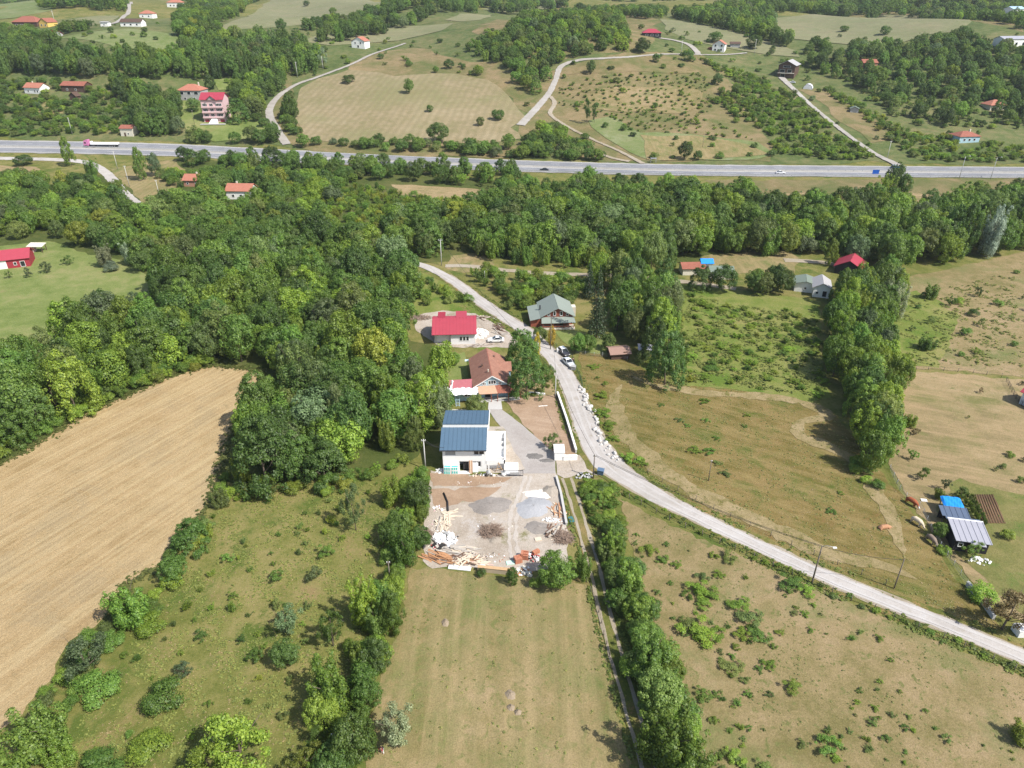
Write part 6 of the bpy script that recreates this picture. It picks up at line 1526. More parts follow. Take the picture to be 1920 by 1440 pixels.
jx = P(1095, 875)
VI = next(i for i in range(len(RD)) if pix(RD[i][0], RD[i][1], 0)[0] > 1190); VJ = next(i for i in range(len(RD)) if pix(RD[i][0], RD[i][1], 0)[0] > 870)
# weeds and grass tufts: uncountable, one object each
def tufts(name, label, pts, size, tones, nl=7):
    n = len(pts); pos = np.repeat(np.array([(x, y, hz(x, y)) for x, y in pts]), nl, 0)
    sc_ = np.repeat(rng.uniform(size[0], size[1], n), nl)
    d = unit(n * nl); d[:, 2] = np.abs(d[:, 2])
    pos = pos + d * np.c_[sc_ * .5, sc_ * .5, sc_ * .55]
    me = leaves_mesh(name, pos, d * .3 + unit(n * nl) * .4 + np.array([0, 0, 1.2]), 1.0)
    v = np.empty(len(pos) * 12); me.vertices.foreach_get('co', v); v = v.reshape(-1, 4, 3)
    c = pos[:, None, :]; v = c + (v - c) * (sc_ * .34)[:, None, None]
    me.vertices.foreach_set('co', v.ravel()); me.update()
    o = link_mesh(name, me); o['tone'] = list(tones) + [1.0]
    return tag(o, label, 'weeds', kind='stuff')
def in_px(px, n):
    A = np.array([(p.x, p.y) for p in PW(px)]); x0, y0 = A.min(0); x1, y1 = A.max(0); out = []
    while len(out) < n:
        q = rng.uniform((x0, y0), (x1, y1), (n, 2)); out += list(q[inpoly(q, A)])
    return out[:n]
def edge_px(px, n):
    A = np.array([(p.x, p.y) for p in PW(px)]); out = []
    d = np.linalg.norm(np.diff(A, axis=0), axis=1); k = rng.choice(len(d), n, p=d / d.sum())
    for i in k: q = A[i] + (A[i + 1] - A[i]) * rng.uniform() + rng.normal(0, .7, 2); out.append(tuple(q))
    return out
def clumpy(pts, s=.09, th=.1, ph=0.0):
    return [p for p in pts if math.sin(p[0] * s * 6 + ph) * math.sin(p[1] * s * 5 + ph) + .6 * math.sin(p[0] * s * 13 + p[1] * s * 9) + rng.normal(0, .5) > th]
def along(C, W, side, lo, hi, n):
    N = normals2(C); k = rng.integers(0, len(C) - 1, n); o = rng.uniform(lo, hi, n) * side; f = rng.uniform(0, 1, n)
    w = np.asarray(W)[k] * side
    return [tuple(C[i] * (1 - t) + C[i + 1] * t + N[i] * (ww + q)) for i, ww, q, t in zip(k, w, o, f)]
L_MEAD = [(410, 920), (720, 905), (790, 960), (760, 1060), (690, 1180), (640, 1300), (560, 1440), (100, 1440), (240, 1200), (350, 1060)]
tufts('stubble_straw', 'straw tufts left standing on the stubble field', in_px(F_stub[1:17], 9000), (.07, .18), (.58, .50, .29), 4)
tufts('stubble_margin', 'weeds along the ragged margin of the stubble field', [q for q in edge_px(F_stub[1:17], 1500)], (.3, .8), (.16, .20, .06))
tufts('meadow_weeds', 'green weeds growing thick over the left meadow', clumpy(in_px(L_MEAD, 14000)), (.12, .42), (.20, .25, .07))
tufts('dry_grass', 'straw-coloured dry grass tufts of the left meadow and the uncut field', clumpy(in_px(L_MEAD, 3500), .11, .2, 2) + clumpy(in_px(F_dry, 9000), .13, .0, 1), (.1, .26), (.46, .41, .19))
tufts('field_weeds', 'green weeds in the uncut field and the mown field', clumpy(in_px(F_dry, 6000), .08, .2, 3) + clumpy(in_px(F_mid, 1500), .07, .3, 1), (.15, .4), (.22, .26, .085))
vs_ = clumpy(along(RD[VJ:], RW[VJ:], 1, .3, 1.9, 1300), .05, .2) + clumpy(along(RD[VJ:], RW[VJ:], -1, .2, 2.6, 3600), .04, .0) + along(TR, TW, 1, .2, 1.0, 260) + along(TR, TW, -1, .2, .8, 300)
tufts('verge_weeds', 'green weeds along both verges of the gravel road and the track', [q for q in vs_ if not (abs(q[0] - jx.x) < 9 and abs(q[1] - jx.y) < 8)], (.2, .6), (.21, .30, .07))
tufts('verge_grass', 'dry straw grass along the upper verge of the gravel road', clumpy(along(RD[VI:], RW[VI:], 1, .8, 3.6, 2000), .05, -.1), (.08, .24), (.36, .36, .17))
tufts('orchard_grass', 'rough green grass of the old orchard and the upper right pasture', clumpy(in_px([(1262, 545), (1400, 575), (1530, 590), (1550, 745), (1400, 728), (1275, 720)], 5000), .08, 0) + clumpy(in_px([(1690, 560), (1900, 510), (1920, 690), (1690, 685)], 2500), .07, .2), (.35, .9), (.20, .26, .07))
tufts('pasture_weeds', 'small weeds sprinkled over the pasture', clumpy(in_px(F_past[:9] + F_past[11:], 4200), .06, .3), (.12, .32), (.21, .25, .085))
# ------------------------------------------------------------------ poles and wires
M_pole = plain('weathered pole wood', (0.16, 0.135, 0.11, 1), 0.9, var=0.3, scale=3)
M_cpole = plain('concrete pole', (0.50, 0.49, 0.46, 1), 0.9, var=0.12)
M_wire = plain('black wire', (0.03, 0.03, 0.03, 1), 0.6)
POLES = {}
def pole(key, label, u, v, h, r=0.13, mat=None, arm=1.2, lamp=False, group='poles'):
    p = P(u, v); t = thing('utility_pole', label, 'pole', p, 0, group); mat = mat or M_pole
    MB().tube([(0, 0, -.2), (0, 0, h)], [r, r * .65], 8).put('post', mat, t)
    if arm:
        MB().beam((-arm / 2, 0, h - .35), (arm / 2, 0, h - .35), .1, .12).put('crossarm', mat, t)
        for x in (-arm / 2 + .1, 0, arm / 2 - .1): MB().tube([(x, 0, h - .29), (x, 0, h - .08)], [.06, .05], 6).put('insulator', C_frame, t)
    if lamp:
        m = MB(); m.tube([(0, 0, h - .1), (.5, -.3, h + .3), (1.3, -.8, h + .45)], .04, 5); m.put('lamp_arm', M_rail, t)
        m = MB(); m.box(1.15, 1.7, -1.05, -.75, h + .38, h + .5); m.put('lamp_head', C_frame, t)
    POLES[key] = (p, h); return t
pole('a', 'pale concrete pole at the wood edge left of the blue-roofed house', 798, 880, 6.9, .14, M_cpole, 0.9)
pole('b', 'dark wooden pole at the gravel road junction beside the grey bin', 1112, 897, 5.4, .13, None, .5)
pole('c', 'tall lamp pole leaning over the lower side of the gravel road', 1522, 1094, 7.6, .14, None, 0, True)
pole('d', 'bare wooden pole on the upper verge across from the lamp pole', 1676, 1104, 6.0, .11, None, 0)
pole('e', 'thin wooden pole standing in the uncut grass field', 1328, 902, 4.8, .09, None, .4)
pole('f', 'pale pole beside the upper end of the gravel road', 828, 498, 9.0, .15, M_cpole, 1.4)
pole('g', 'pale pole at the roadside corner of the soil yard', 1041, 746, 6.4, .14, M_cpole, .8)
pole('h', 'wooden pole in front of the green-roofed house', 1032, 656, 9.2, .12, None, .6)
pole('i', 'slim pale pole beside the road above the hazel bushes', 909, 531, 4.0, .10, M_cpole, 0)
pole('j', 'leaning wooden pole in the hedge left of the mown field', 733, 1100, 5.2, .12, None, .6)
pole('k', 'wooden pole at the bottom of the hedge beside the dark round tree', 634, 1425, 5.0, .12, None, .6)
pole('l', 'dark pole on the bank above the lane at the left', 243, 350, 9.5, .15, M_cpole, 1.2)
pole('m', 'pale pole beside the highway below the lorry', 221, 318, 9.0, .15, M_cpole, 1.2)
pole('n', 'pale pole in the wood below the lane', 300, 372, 8.0, .14, M_cpole, 1.0)
pole('o', 'pale pole in the far left orchard above the highway', 136, 252, 9.0, .15, M_cpole, .9)
pole('p', 'dark pole on the lawn left of the pink house', 365, 234, 8.0, .12, None, .6)
pole('q', 'lamp pole on the right part of the highway', 1798, 336, 10.5, .13, M_rail, 0, True, 'highway lamps')
pole('r', 'lamp pole nearest the right end of the highway', 1857, 336, 10.0, .13, M_rail, 0, True, 'highway lamps')
pole('s', 'pale pole where the diagonal track meets the highway', 1663, 298, 9.0, .15, M_cpole, 1.2)
pole('t', 'thin dark pole on the far bank beside the round highway tree', 1317, 278, 6.5, .11, None, .5)
pole('u', 'pale pole at the bend of the curving lane', 558, 146, 10.0, .16, M_cpole, 1.2)
pole('v', 'pale pole below the tall pale tree by the curving lane', 606, 132, 9.0, .15, M_cpole, 1.2)
pole('w', 'pale pole beside the white hilltop house lane', 1277, 104, 10.0, .15, M_cpole, 1.2)
pole('x', 'pale pole below the wide dark tree of the hilltop', 1414, 104, 11.0, .15, M_cpole, 1.2)
pole('y', 'pale pole at the right edge in front of the dark wood', 1908, 388, 9.5, .15, M_cpole, 1.0)
pole('z', 'pale pole beside the far lane below the white houses', 104, 46, 11.0, .18, M_cpole, 1.2)
def wire(a, b, label, n=2, sag=.5, za=None, zb=None):
    (pa, ha), (pb, hb) = POLES[a] if isinstance(a, str) else a, POLES[b] if isinstance(b, str) else b
    for k in range(n):
        o = (k - (n - 1) / 2) * .45
        A = Vector((pa.x + o, pa.y, pa.z + ha - .1)); B = Vector((pb.x + o, pb.y, pb.z + hb - .1)); pts = []
        for i in range(13):
            t = i / 12; q = A.lerp(B, t); q.z -= sag * 4 * t * (1 - t); pts.append(q)
        tag(MB().tube(pts, .032, 4).put('power_line', M_wire), label + (', upper strand' if n > 1 and k else ', lower strand' if n > 1 else ''), 'wire', 'overhead wires')
bh = P(872, 884)
wire('a', (bh + Vector((-4.0, 0, 0)), 5.6), 'thin wire from the pale pole to the eaves of the blue-roofed house')
wire('g', 'h', 'thin wire along the road past the clay-tiled house', 1, .6)
wire('b', 'g', 'thin wire over the boundary wall of the soil yard', 1, .9)
wire('b', 'c', 'long thin wire following the lower side of the gravel road', 2, 1.1)
wire('f', 'g', 'long thin wire following the upper gravel road', 1, 1.6)
wire('c', 'd', 'thin wire crossing the gravel road near the lamp pole', 1, .5)

# ------------------------------------------------------------------ vehicles
M_tyre = plain('tyre rubber', (0.02, 0.02, 0.02, 1), 0.9)
M_rim = plain('wheel rim', (0.4, 0.4, 0.42, 1), 0.35, 0.6)
M_lamp = plain('lamp glass', (0.75, 0.75, 0.72, 1), 0.2)
M_tail = plain('tail lamp', (0.35, 0.02, 0.02, 1), 0.3)
def paint(n, c): return plain(n, c, 0.28, 0.15, var=0.03, spec=0.6)
def wheel(parent, x, y, r, wd):
    m = MB(); n = 14
    for s in (-1, 1):
        m.face([(x + r * math.cos(s * 6.2832 * i / n), y + s * wd / 2, r + r * math.sin(s * 6.2832 * i / n)) for i in range(n)])
    for i in range(n):
        a, b = 6.2832 * i / n, 6.2832 * (i + 1) / n
        m.face([(x + r * math.cos(t), y + yy, r + r * math.sin(t)) for t, yy in ((a, -wd / 2), (b, -wd / 2), (b, wd / 2), (a, wd / 2))], True)
    o = m.put('wheel', M_tyre, parent)
    q = MB(); s = 1 if y > 0 else -1
    q.face([(x + r * .62 * math.cos(s * 6.2832 * i / n), y + s * (wd / 2 + .01), r + r * .62 * math.sin(s * 6.2832 * i / n)) for i in range(n)][::-1]); q.put('rim', M_rim, o)
def car(label, u, v, rot, mat, L=4.4, W=1.78, H=1.46, roofm=None, hatch=False, group=None, scale=1.0):
    p = P(u, v); p.z += .075
    t = thing('car', label, 'car', p, R(rot), group); t.scale = (scale,) * 3
    hl, hw = L / 2, W / 2
    lower = [(-hl, .35, .62), (-hl + .08, .28, .82), (-hl * .55, .26, .95), (hl * .25, .26, .93), (hl * .72, .26, .86), (hl - .1, .28, .72), (hl, .36, .56)]
    m = MB(); prev = None
    for x, z0, z1 in lower:                                        # body lofted along its length
        k = abs(x) / hl; w = hw * (1 - .16 * k ** 4)
        ring = [(x, -w * .92, z0), (x, -w, (z0 + z1) * .5), (x, -w * .93, z1), (x, w * .93, z1), (x, w, (z0 + z1) * .5), (x, w * .92, z0)]
        if prev:
            for i in range(6): m.face([prev[i], prev[(i + 1) % 6], ring[(i + 1) % 6], ring[i]][::-1], True)
        else: m.face(ring)
        prev = ring
    m.face(prev[::-1])
    xr0, xr1 = (-hl * .86, -hl * .74) if hatch else (-hl * .72, -hl * .38)
    base = [(xr0, -hw * .9, .93), (hl * .42, -hw * .9, .9), (hl * .42, hw * .9, .9), (xr0, hw * .9, .93)]
    top = [(xr1, -hw * .72, H - .05), (hl * .06, -hw * .74, H - .04), (hl * .06, hw * .74, H - .04), (xr1, hw * .72, H - .05)]
    m.put('body', mat, t)
    g = MB()
    for i in range(4):
        j = (i + 1) % 4; g.face([base[i], base[j], top[j], top[i]])
    g.put('window_glass', GLASS, t)
    r = MB(); tt = [Vector(q) for q in top]; c = sum(tt, Vector()) / 4
    up = [q + Vector((0, 0, .05)) for q in [c + (q - c) * .9 for q in tt]]
    r.face(up); 
    for i in range(4): j = (i + 1) % 4; r.face([tt[i], tt[j], up[j], up[i]])
    for i in range(4): r.beam(Vector(base[i]) * 1.002, Vector(top[i]) * 1.002, .07, .07)
    r.put('car_roof', roofm or mat, t)
    for x in (-hl * .6, hl * .62):
        for y in (-hw + .1, hw - .1): wheel(t, x, y, .31, .2)
    for y in (-hw * .66, hw * .66):
        boxpart('headlight', M_lamp, t, hl - .12, hl - .02, y - .2, y + .2, .58, .70); boxpart('tail_light', M_tail, t, -hl - .01, -hl + .06, y - .18, y + .18, .62, .78)
    return t
car('silver car parked on the verge, the nearer of two parked cars', 1065, 683, -66, paint('silver paint', (.62, .66, .69, 1)))
car('dark car with a white roof parked behind the silver car', 1057, 664, -66, paint('dark grey paint', (.05, .05, .06, 1)), 4.2, 1.76, 1.52, paint('white paint', (.8, .8, .8, 1)), True)
car('white car parked beside the red-roofed house behind the garden hedge', 930, 641, 184, paint('white paint', (.8, .8, .8, 1)))
car('dark car driving on the near lanes of the highway', 1020, 321, 178, paint('near black paint', (.02, .022, .03, 1)), 4.5)
car('white car driving on the right half of the highway', 1463, 326, 0, paint('white paint', (.8, .8, .8, 1)), 4.6)
car('blue car on the far lanes of the highway by the diagonal track', 1679, 316, 0, paint('blue paint', (.02, .12, .42, 1)), 4.8, 1.8, 1.7, paint('pale blue paint', (.5, .62, .72, 1)), True)
car('white car on the forecourt of the tall brown house', 1485, 156, 160, paint('white paint', (.8, .8, .8, 1)), 4.4)
p = P(192, 276); p.z += .28
t = thing('lorry', 'long lorry with a pink cab and white flatbed load on the highway', 'lorry', p, R(178.5))
M_pink = paint('pink paint', (.62, .22, .42, 1))
m = MB(); pr = [(6.6, .7), (9.1, .7), (9.25, 1.5), (9.05, 2.5), (8.6, 3.35), (7.9, 3.65), (6.7, 3.75)]
for y, s in ((-1.2, 1), (1.2, -1)):
    q = [(x, y, z) for x, z in pr]; m.face(q if s > 0 else q[::-1])
for (x0, z0), (x1, z1) in zip(pr, pr[1:] + pr[:1]): m.face([(x0, -1.2, z0), (x0, 1.2, z0), (x1, 1.2, z1), (x1, -1.2, z1)])
cb = m.put('cab', M_pink, t)
boxpart('windscreen', GLASS, cb, 9.0, 9.16, -1.05, 1.05, 1.75, 2.5); boxpart('cab_window', GLASS, cb, 7.7, 8.7, -1.22, -1.201, 1.8, 2.5); boxpart('cab_window', GLASS, cb, 7.7, 8.7, 1.201, 1.22, 1.8, 2.5)
boxpart('bumper', C_black, cb, 6.7, 9.3, -1.15, 1.15, .4, .69)
boxpart('chassis', C_black, t, -9, 6.59, -.55, .55, .75, 1.05); boxpart('flatbed', C_steel, t, -9.2, 5.4, -1.25, 1.25, 1.06, 1.25)
m = MB(); m.box(-9.1, 5.3, -1.22, 1.22, 1.251, 2.15); m.box(5.31, 5.45, -1.24, 1.24, 1.251, 2.8); m.put('load', C_white, t)
for x in (-6, -2, 2): boxpart('stake', C_steel, t, x - .05, x + .05, -1.3, -1.251, .9, 2.2)
boxpart('side_guard', C_dark, t, -4.2, 2.2, -1.2, -.9, .45, .95)
for x in (-7.4, -6.2, -5.0, 3.8, 7.9):
    for y in (-1.05, 1.05): wheel(t, x, y, .5, .32)
p = P(1640, 331); t = thing('road_sign', 'blue direction sign on two posts at the near edge of the highway', 'sign', p)
for x in (-.9, .9): boxpart('post', M_rail, t, x - .06, x + .06, -.06, .06, 0, 3.3)
boxpart('panel', plain('blue sign', (.01, .09, .42, 1), .4), t, -1.6, 1.6, -.12, -.065, 1.3, 3.2)
p = P(1233, 302); t = thing('bus_shelter', 'small metal frame shelter where the dirt track meets the highway', 'shelter', P(1225, 306))
for x in (-1.3, 1.3):
    for y in (0, 1.3): boxpart('post', M_rail, t, x - .05, x + .05, y - .05, y + .05, -.2, 2.3)
boxpart('roof', M_rail, t, -1.5, 1.5, -.2, 1.5, 2.31, 2.4)

# ------------------------------------------------------------------ people and cows: one skinned body each
def skin_body(name, verts, edges, rad, mat, parent=None, loc=None, rz=0.0, sub=1):
    me = bpy.data.meshes.new(name); me.from_pydata(verts, edges, []); me.materials.append(mat)
    o = link_mesh(name, me, parent, loc, rz)
    o.modifiers.new('skin', 'SKIN')
    for i, r in enumerate(rad):
        sv = me.skin_vertices[0].data[i]; sv.radius = (r, r) if not hasattr(r, '__len__') else r; sv.use_root = i == 0
    s = o.modifiers.new('smooth', 'SUBSURF'); s.levels = s.render_levels = sub
    o.modifiers['skin'].use_smooth_shade = True
    return o
M_skin = plain('skin', (.42, .25, .18, 1), .6)
M_hair = plain('dark hair', (.03, .022, .018, 1), .8)
def person(label, p, rz, top, legs, bend=0.0):
    t = thing('person', label, 'person', p, rz)
    b = bend
    V = [(0, 0, .95), (0, .18 * b, 1.18), (0, .42 * b, 1.38 - .08 * b), (0, .52 * b, 1.50 - .12 * b), (0, .6 * b, 1.64 - .16 * b),
         (-.19, .42 * b, 1.38 - .1 * b), (-.26, .42 * b + .02, 1.1 - .1 * b), (-.26, .5 * b + .1, .86 - .1 * b), (.19, .42 * b, 1.38 - .1 * b), (.26, .42 * b + .02, 1.1 - .1 * b), (.26, .5 * b + .1, .86 - .1 * b),
         (-.1, 0, .9), (-.11, .02, .5), (-.12, -.02, .08), (-.12, .14, .04), (.1, 0, .9), (.12, .04, .5), (.12, 0, .08), (.12, .16, .04)]
    E = [(0, 1), (1, 2), (2, 3), (3, 4), (2, 5), (5, 6), (6, 7), (2, 8), (8, 9), (9, 10), (0, 11), (11, 12), (12, 13), (13, 14), (0, 15), (15, 16), (16, 17), (17, 18)]
    rad = [.15, .145, .15, .055, .10, .065, .045, .038, .065, .045, .038, .09, .062, .045, .04, .09, .062, .045, .04]
    skin_body('body', V, E, rad, M_skin, t)
    S_ = [0, 1, 2, 5, 6, 8, 9]; ix = {k: i for i, k in enumerate(S_)}
    skin_body('shirt', [V[k] for k in S_], [(ix[a], ix[c]) for a, c in E if a in ix and c in ix], [rad[k] + .018 for k in S_], top, t)
    S_ = [0, 11, 12, 13, 15, 16, 17]; ix = {k: i for i, k in enumerate(S_)}
    skin_body('trousers', [V[k] for k in S_], [(ix[a], ix[c]) for a, c in E if a in ix and c in ix], [.155 if k == 0 else rad[k] + .02 for k in S_], legs, t)
    h = Vector(V[4]); bm = bmesh.new(); bmesh.ops.create_icosphere(bm, subdivisions=2, radius=.112)
    for v in bm.verts: v.co = h + Vector((v.co.x, v.co.y * 1.1 - .012, v.co.z * 1.05 + .035))
    bmesh.ops.delete(bm, geom=[v for v in bm.verts if (v.co - h).z < -.01 or ((v.co - h).y > .07 and (v.co - h).z < .07)], context='VERTS')
    me = bpy.data.meshes.new('hair'); bm.to_mesh(me); bm.free(); me.materials.append(M_hair); link_mesh('hair', me, t)
    return t
person('person in a red top and white trousers leaning forward on the mown field', P(718, 1413), R(150), plain('red cloth', (.45, .02, .035, 1), .9), plain('white cloth', (.78, .77, .75, 1), .9), .7)
person('person in dark brown clothes standing beside the silver parked car', P(1074, 682), R(200), plain('dark brown cloth', (.05, .03, .025, 1), .9), plain('dark cloth', (.03, .025, .025, 1), .9), 0.1)
def cow(label, u, v, rz, mat, facem, lie=False):
    p = P(u, v); t = thing('cow', label, 'cow', p, R(rz), 'cows grazing by the paddock')
    dz = -.62 if lie else 0
    V = [(0, 0, 1.0), (.5, 0, 1.03), (.84, 0, 1.04), (-.5, 0, 1.0), (-.9, 0, 1.03), (1.12, 0, .92), (1.36, 0, .6), (1.55, 0, .3),
         (.72, .22, .78), (.7, .23, .42), (.72, .23, .05), (.72, -.22, .78), (.74, -.23, .42), (.7, -.23, .05), (-.75, .24, .8), (-.82, .24, .5), (-.74, .24, .05), (-.75, -.24, .8), (-.85, -.24, .5), (-.8, -.24, .05), (-1.02, 0, .95), (-1.08, 0, .5)]
    E = [(0, 1), (1, 2), (0, 3), (3, 4), (2, 5), (5, 6), (6, 7), (2, 8), (8, 9), (9, 10), (2, 11), (11, 12), (12, 13), (4, 14), (14, 15), (15, 16), (4, 17), (17, 18), (18, 19), (4, 20), (20, 21)]
    rad = [(.46, .46), (.42, .44), (.34, .38), (.44, .45), (.36, .36), .24, .17, .10, .18, .11, .09, .18, .11, .09, .22, .12, .09, .22, .12, .09, .05, .03]
    if lie: V = [(x, y * 1.5, max(.07, z + dz)) for x, y, z in V]
    skin_body('body', V, E, rad, mat, t)
    z = dz if lie else 0
    m = MB(); m.tube([(1.42, 0, .62 + z), (1.56, 0, .42 + z), (1.72, 0, .22 + max(z, -.1))], [.12, .13, .085], 7); m.put('face', facem, t)
    for s in (-1, 1):
        MB().tube([(1.38, s * .1, .72 + z), (1.36, s * .2, .78 + z), (1.44, s * .26, .86 + z)], [.03, .022, .008], 5).put('horn', C_frame, t)
        MB().tube([(1.36, s * .12, .66 + z), (1.3, s * .3, .64 + z)], [.05, .02], 5).put('ear', mat, t)
K_red = plain('red brown hide', (.30, .085, .035, 1), .8, var=.15); K_cream = plain('cream hide', (.62, .52, .38, 1), .8, var=.12); K_grey = plain('grey brown hide', (.22, .17, .13, 1), .8, var=.3); K_or = plain('orange hide', (.40, .21, .115, 1), .8, var=.15)
cow('red-brown cow with a white face grazing nearest the fence corner', 1707, 946, -62, K_red, C_frame)
cow('cream cow grazing between the red-brown and the grey cow', 1717, 983, -66, K_cream, K_cream)
cow('grey-brown cow with a pale muzzle grazing nearest the black hut', 1744, 1017, -80, K_grey, K_cream)
cow('orange calf lying at the edge of the uncut field', 1657, 991, 10, K_or, K_or, True)

# ------------------------------------------------------------------ boulders along the road, stones, walls
M_rock = plain('white limestone', (.52, .50, .47, 1), .95, var=.18, scale=2.5, bump=.5)
def rock_mesh(seed, sub=2):
    r = random.Random(seed); bm = bmesh.new(); bmesh.ops.create_icosphere(bm, subdivisions=sub, radius=.5)
    pl = [(Vector((r.gauss(0, 1), r.gauss(0, 1), r.gauss(0, 1))).normalized(), r.uniform(.28, .42)) for _ in range(9)]
    for v in bm.verts:
        for n_, d_ in pl:
            e = v.co.dot(n_) - d_
            if e > 0: v.co -= n_ * e * .9
        v.co *= r.uniform(.97, 1.03)
    me = bpy.data.meshes.new('boulder'); bm.to_mesh(me); bm.free(); me.materials.append(M_rock); return me
ROCKS = [rock_mesh(i) for i in range(5)]
ORD = ['first', 'second', 'third', 'fourth', 'fifth', 'sixth', 'seventh', 'eighth', 'ninth', 'tenth', 'eleventh', 'twelfth', 'thirteenth', 'fourteenth', 'fifteenth', 'sixteenth', 'seventeenth', 'eighteenth', 'nineteenth', 'twentieth']
bp_ = [(1086, 726), (1091, 738), (1096, 752), (1102, 764), (1110, 778), (1114, 790), (1116, 806), (1124, 820), (1132, 832), (1140, 846), (1148, 856), (1156, 864)]
C_, _ = resample(PW(bp_), .62)
for i, c in enumerate(C_):
    if 0.44 < i / len(C_) < 0.50: continue
    for side in range(1 if rng.uniform() < .45 else 2):
        s = float(rng.uniform(.5, 1.35) * (1.0 if i < len(C_) * .5 else .85))
        q = c + rng.normal(0, .38, 2) + np.array([.5 * side, .2 * side]); me = ROCKS[int(rng.integers(5))]
        o = link_mesh('boulder', me, None, (q[0], q[1], s * .28 + .05), float(rng.uniform(0, 6.28))); o.scale = (s, s * float(rng.uniform(.7, 1)), s * float(rng.uniform(.65, .9)))
        part_ = 'upper' if i < len(C_) * .44 else 'lower'
        n0 = i if part_ == 'upper' else i - int(len(C_) * .5)
        tag(o, '%s white boulder on the %s side of the %s roadside row, %s from top' % ('big' if s > 1.15 else 'small' if s < .85 else 'medium', 'bank' if side else 'road', part_, ORD[min(19, max(0, n0 // 1))]) , 'boulder', 'white boulders along the road')
def wall_line(name, label, px, h, th, mat, cap=None, cat='wall'):
    W_ = PW(px); t = thing(name, label, cat, W_[0]); m = MB(); k = MB()
    for a, b in zip(W_, W_[1:]):
        a, b = a - W_[0], b - W_[0]
        m.beam((a.x, a.y, h / 2), (b.x, b.y, h / 2), th, h)
        k.beam((a.x, a.y, h + .04), (b.x, b.y, h + .04), th + .12, .07)
    m.put('wall_body', mat, t); k.put('coping', cap or mat, t); return t
wall_line('boundary_wall', 'long white-capped boundary wall between the soil yard and the road', [(1045, 741), (1062, 790), (1080, 850)], .9, .28, C_conc, W_white)
p = P(1049, 862); t = thing('gate_pillar', 'white gate pillar block at the road corner of the driveway', 'pillar', p)
MB().box(-1.0, .9, -.3, 2.4, 0, 1.9).put('body', W_white, t); boxpart('cap', W_white, t, -1.1, 1.0, -.4, 2.5, 1.901, 2.0)
wall_line('boundary_wall', 'low white wall running from the gate pillar to the road', [(1056, 863), (1082, 862)], 1.0, .5, W_white)
wall_line('garden_wall', 'low white garden wall at the back of the soil yard', [(992, 738), (1022, 741)], .4, .3, W_white)
wall_line('yard_wall', 'low concrete wall along the lower edge of the building yard', [(896, 1070), (964, 1077)], .9, .5, plain('tan concrete', (.45, .36, .25, 1), .95, var=.15), C_wood)
wall_line('retaining_wall', 'pale retaining wall right of the building yard along the track', [(1043, 896), (1052, 930), (1062, 985)], .5, .3, C_conc)
wall_line('stone_wall', 'low stone wall under the brownish tree at the right edge', [(1812, 1098), (1840, 1130), (1862, 1162)], .8, .35, C_conc)
tag(boxpart('concrete_block', W_white, None, 0, 1.5, 0, 1.0, 0, 1.0), 'white concrete block behind the dark parked car', 'block').location = P(1044, 662)
tag(boxpart('concrete_block', W_white, None, 0, 2.2, 0, 1.6, 0, 1.2), 'white concrete block at the right edge beside the gravel road', 'block').location = P(1908, 1196)

# ------------------------------------------------------------------ the building yard
M_gr1 = ground_mat('dark gravel', [(.2, S(172, 163, 154)), (.6, S(194, 185, 176)), (.9, S(208, 200, 192))], fine=3, fine_amt=.4)
M_gr2 = ground_mat('blue grey gravel', [(.2, S(196, 197, 200)), (.6, S(214, 215, 218)), (.9, S(226, 227, 230))], fine=3, fine_amt=.3)
M_sand = ground_mat('pale sand', [(.2, S(200, 186, 168)), (.9, S(222, 210, 194))], fine=3, fine_amt=.3)
def mound(name, label, u, v, rx, ry, h, mat, seed, kind=None):
    r = random.Random(seed); p = P(u, v); bm = bmesh.new(); rows = []; n = 36; k = 9
    ph = [r.uniform(0, 6.28) for _ in range(4)]
    for j in range(k):
        t = j / (k - 1); row = []
        for i in range(n):
            a = 6.2832 * i / n; e = 1 + .12 * math.sin(2 * a + ph[0]) + .07 * math.sin(5 * a + ph[1]) + .04 * math.sin(9 * a + ph[2])
            z = h * (1 - t ** 1.25) * (1 + .1 * math.sin(3 * a + ph[3]) * t) + r.gauss(0, .03) * (t < 1)
            row.append(bm.verts.new((rx * e * t * math.cos(a), ry * e * t * math.sin(a), max(z, -.02) + .04)))
        rows.append(row)
    for a_, b_ in zip(rows, rows[1:]):
        for i in range(n): bm.faces.new((a_[i], b_[i], b_[(i + 1) % n], a_[(i + 1) % n]))
    bmesh.ops.remove_doubles(bm, verts=bm.verts, dist=.001)
    for f in bm.faces: f.smooth = True
    me = bpy.data.meshes.new(name); bm.to_mesh(me); bm.free(); me.materials.append(mat)
    return tag(link_mesh(name, me, None, p), label, name.replace('_', ' '))
mound('gravel_pile', 'broad grey-brown gravel pile in the middle of the building yard', 920, 948, 3.5, 2.7, .38, M_gr1, 1)
mound('gravel_pile', 'blue-grey gravel pile on the right side of the building yard', 1000, 951, 3.3, 3.0, .5, M_gr2, 2)
mound('sand_pile', 'pale sand pile beside the wall above the blue-grey gravel', 1033, 921, 1.6, 1.9, .8, M_sand, 3)
mound('sand_pile', 'thin pale sand pile spread behind the blue-grey gravel', 1010, 927, 2.8, 1.6, .35, plain('white sand', (.66, .61, .55, 1), 1), 4)
mound('rubble_pile', 'stony earth rubble pile below the blue-grey gravel', 1008, 990, 2.4, 1.6, .35, M_gr1, 5)
mound('earth_pile', 'small pale earth mound below the brush heap', 928, 1012, 1.3, 1.0, .4, M_sand, 6)
mound('gravel_pile', 'flat dark gravel patch on the driveway', 1002, 856, 1.7, 1.3, .22, plain('wet gravel', (.16, .15, .14, 1), .95), 7)
mound('gravel_pile', 'smaller dark gravel patch on the driveway by the gate pillar', 1026, 864, 1.6, .8, .2, plain('wet gravel', (.16, .15, .14, 1), .95), 8)
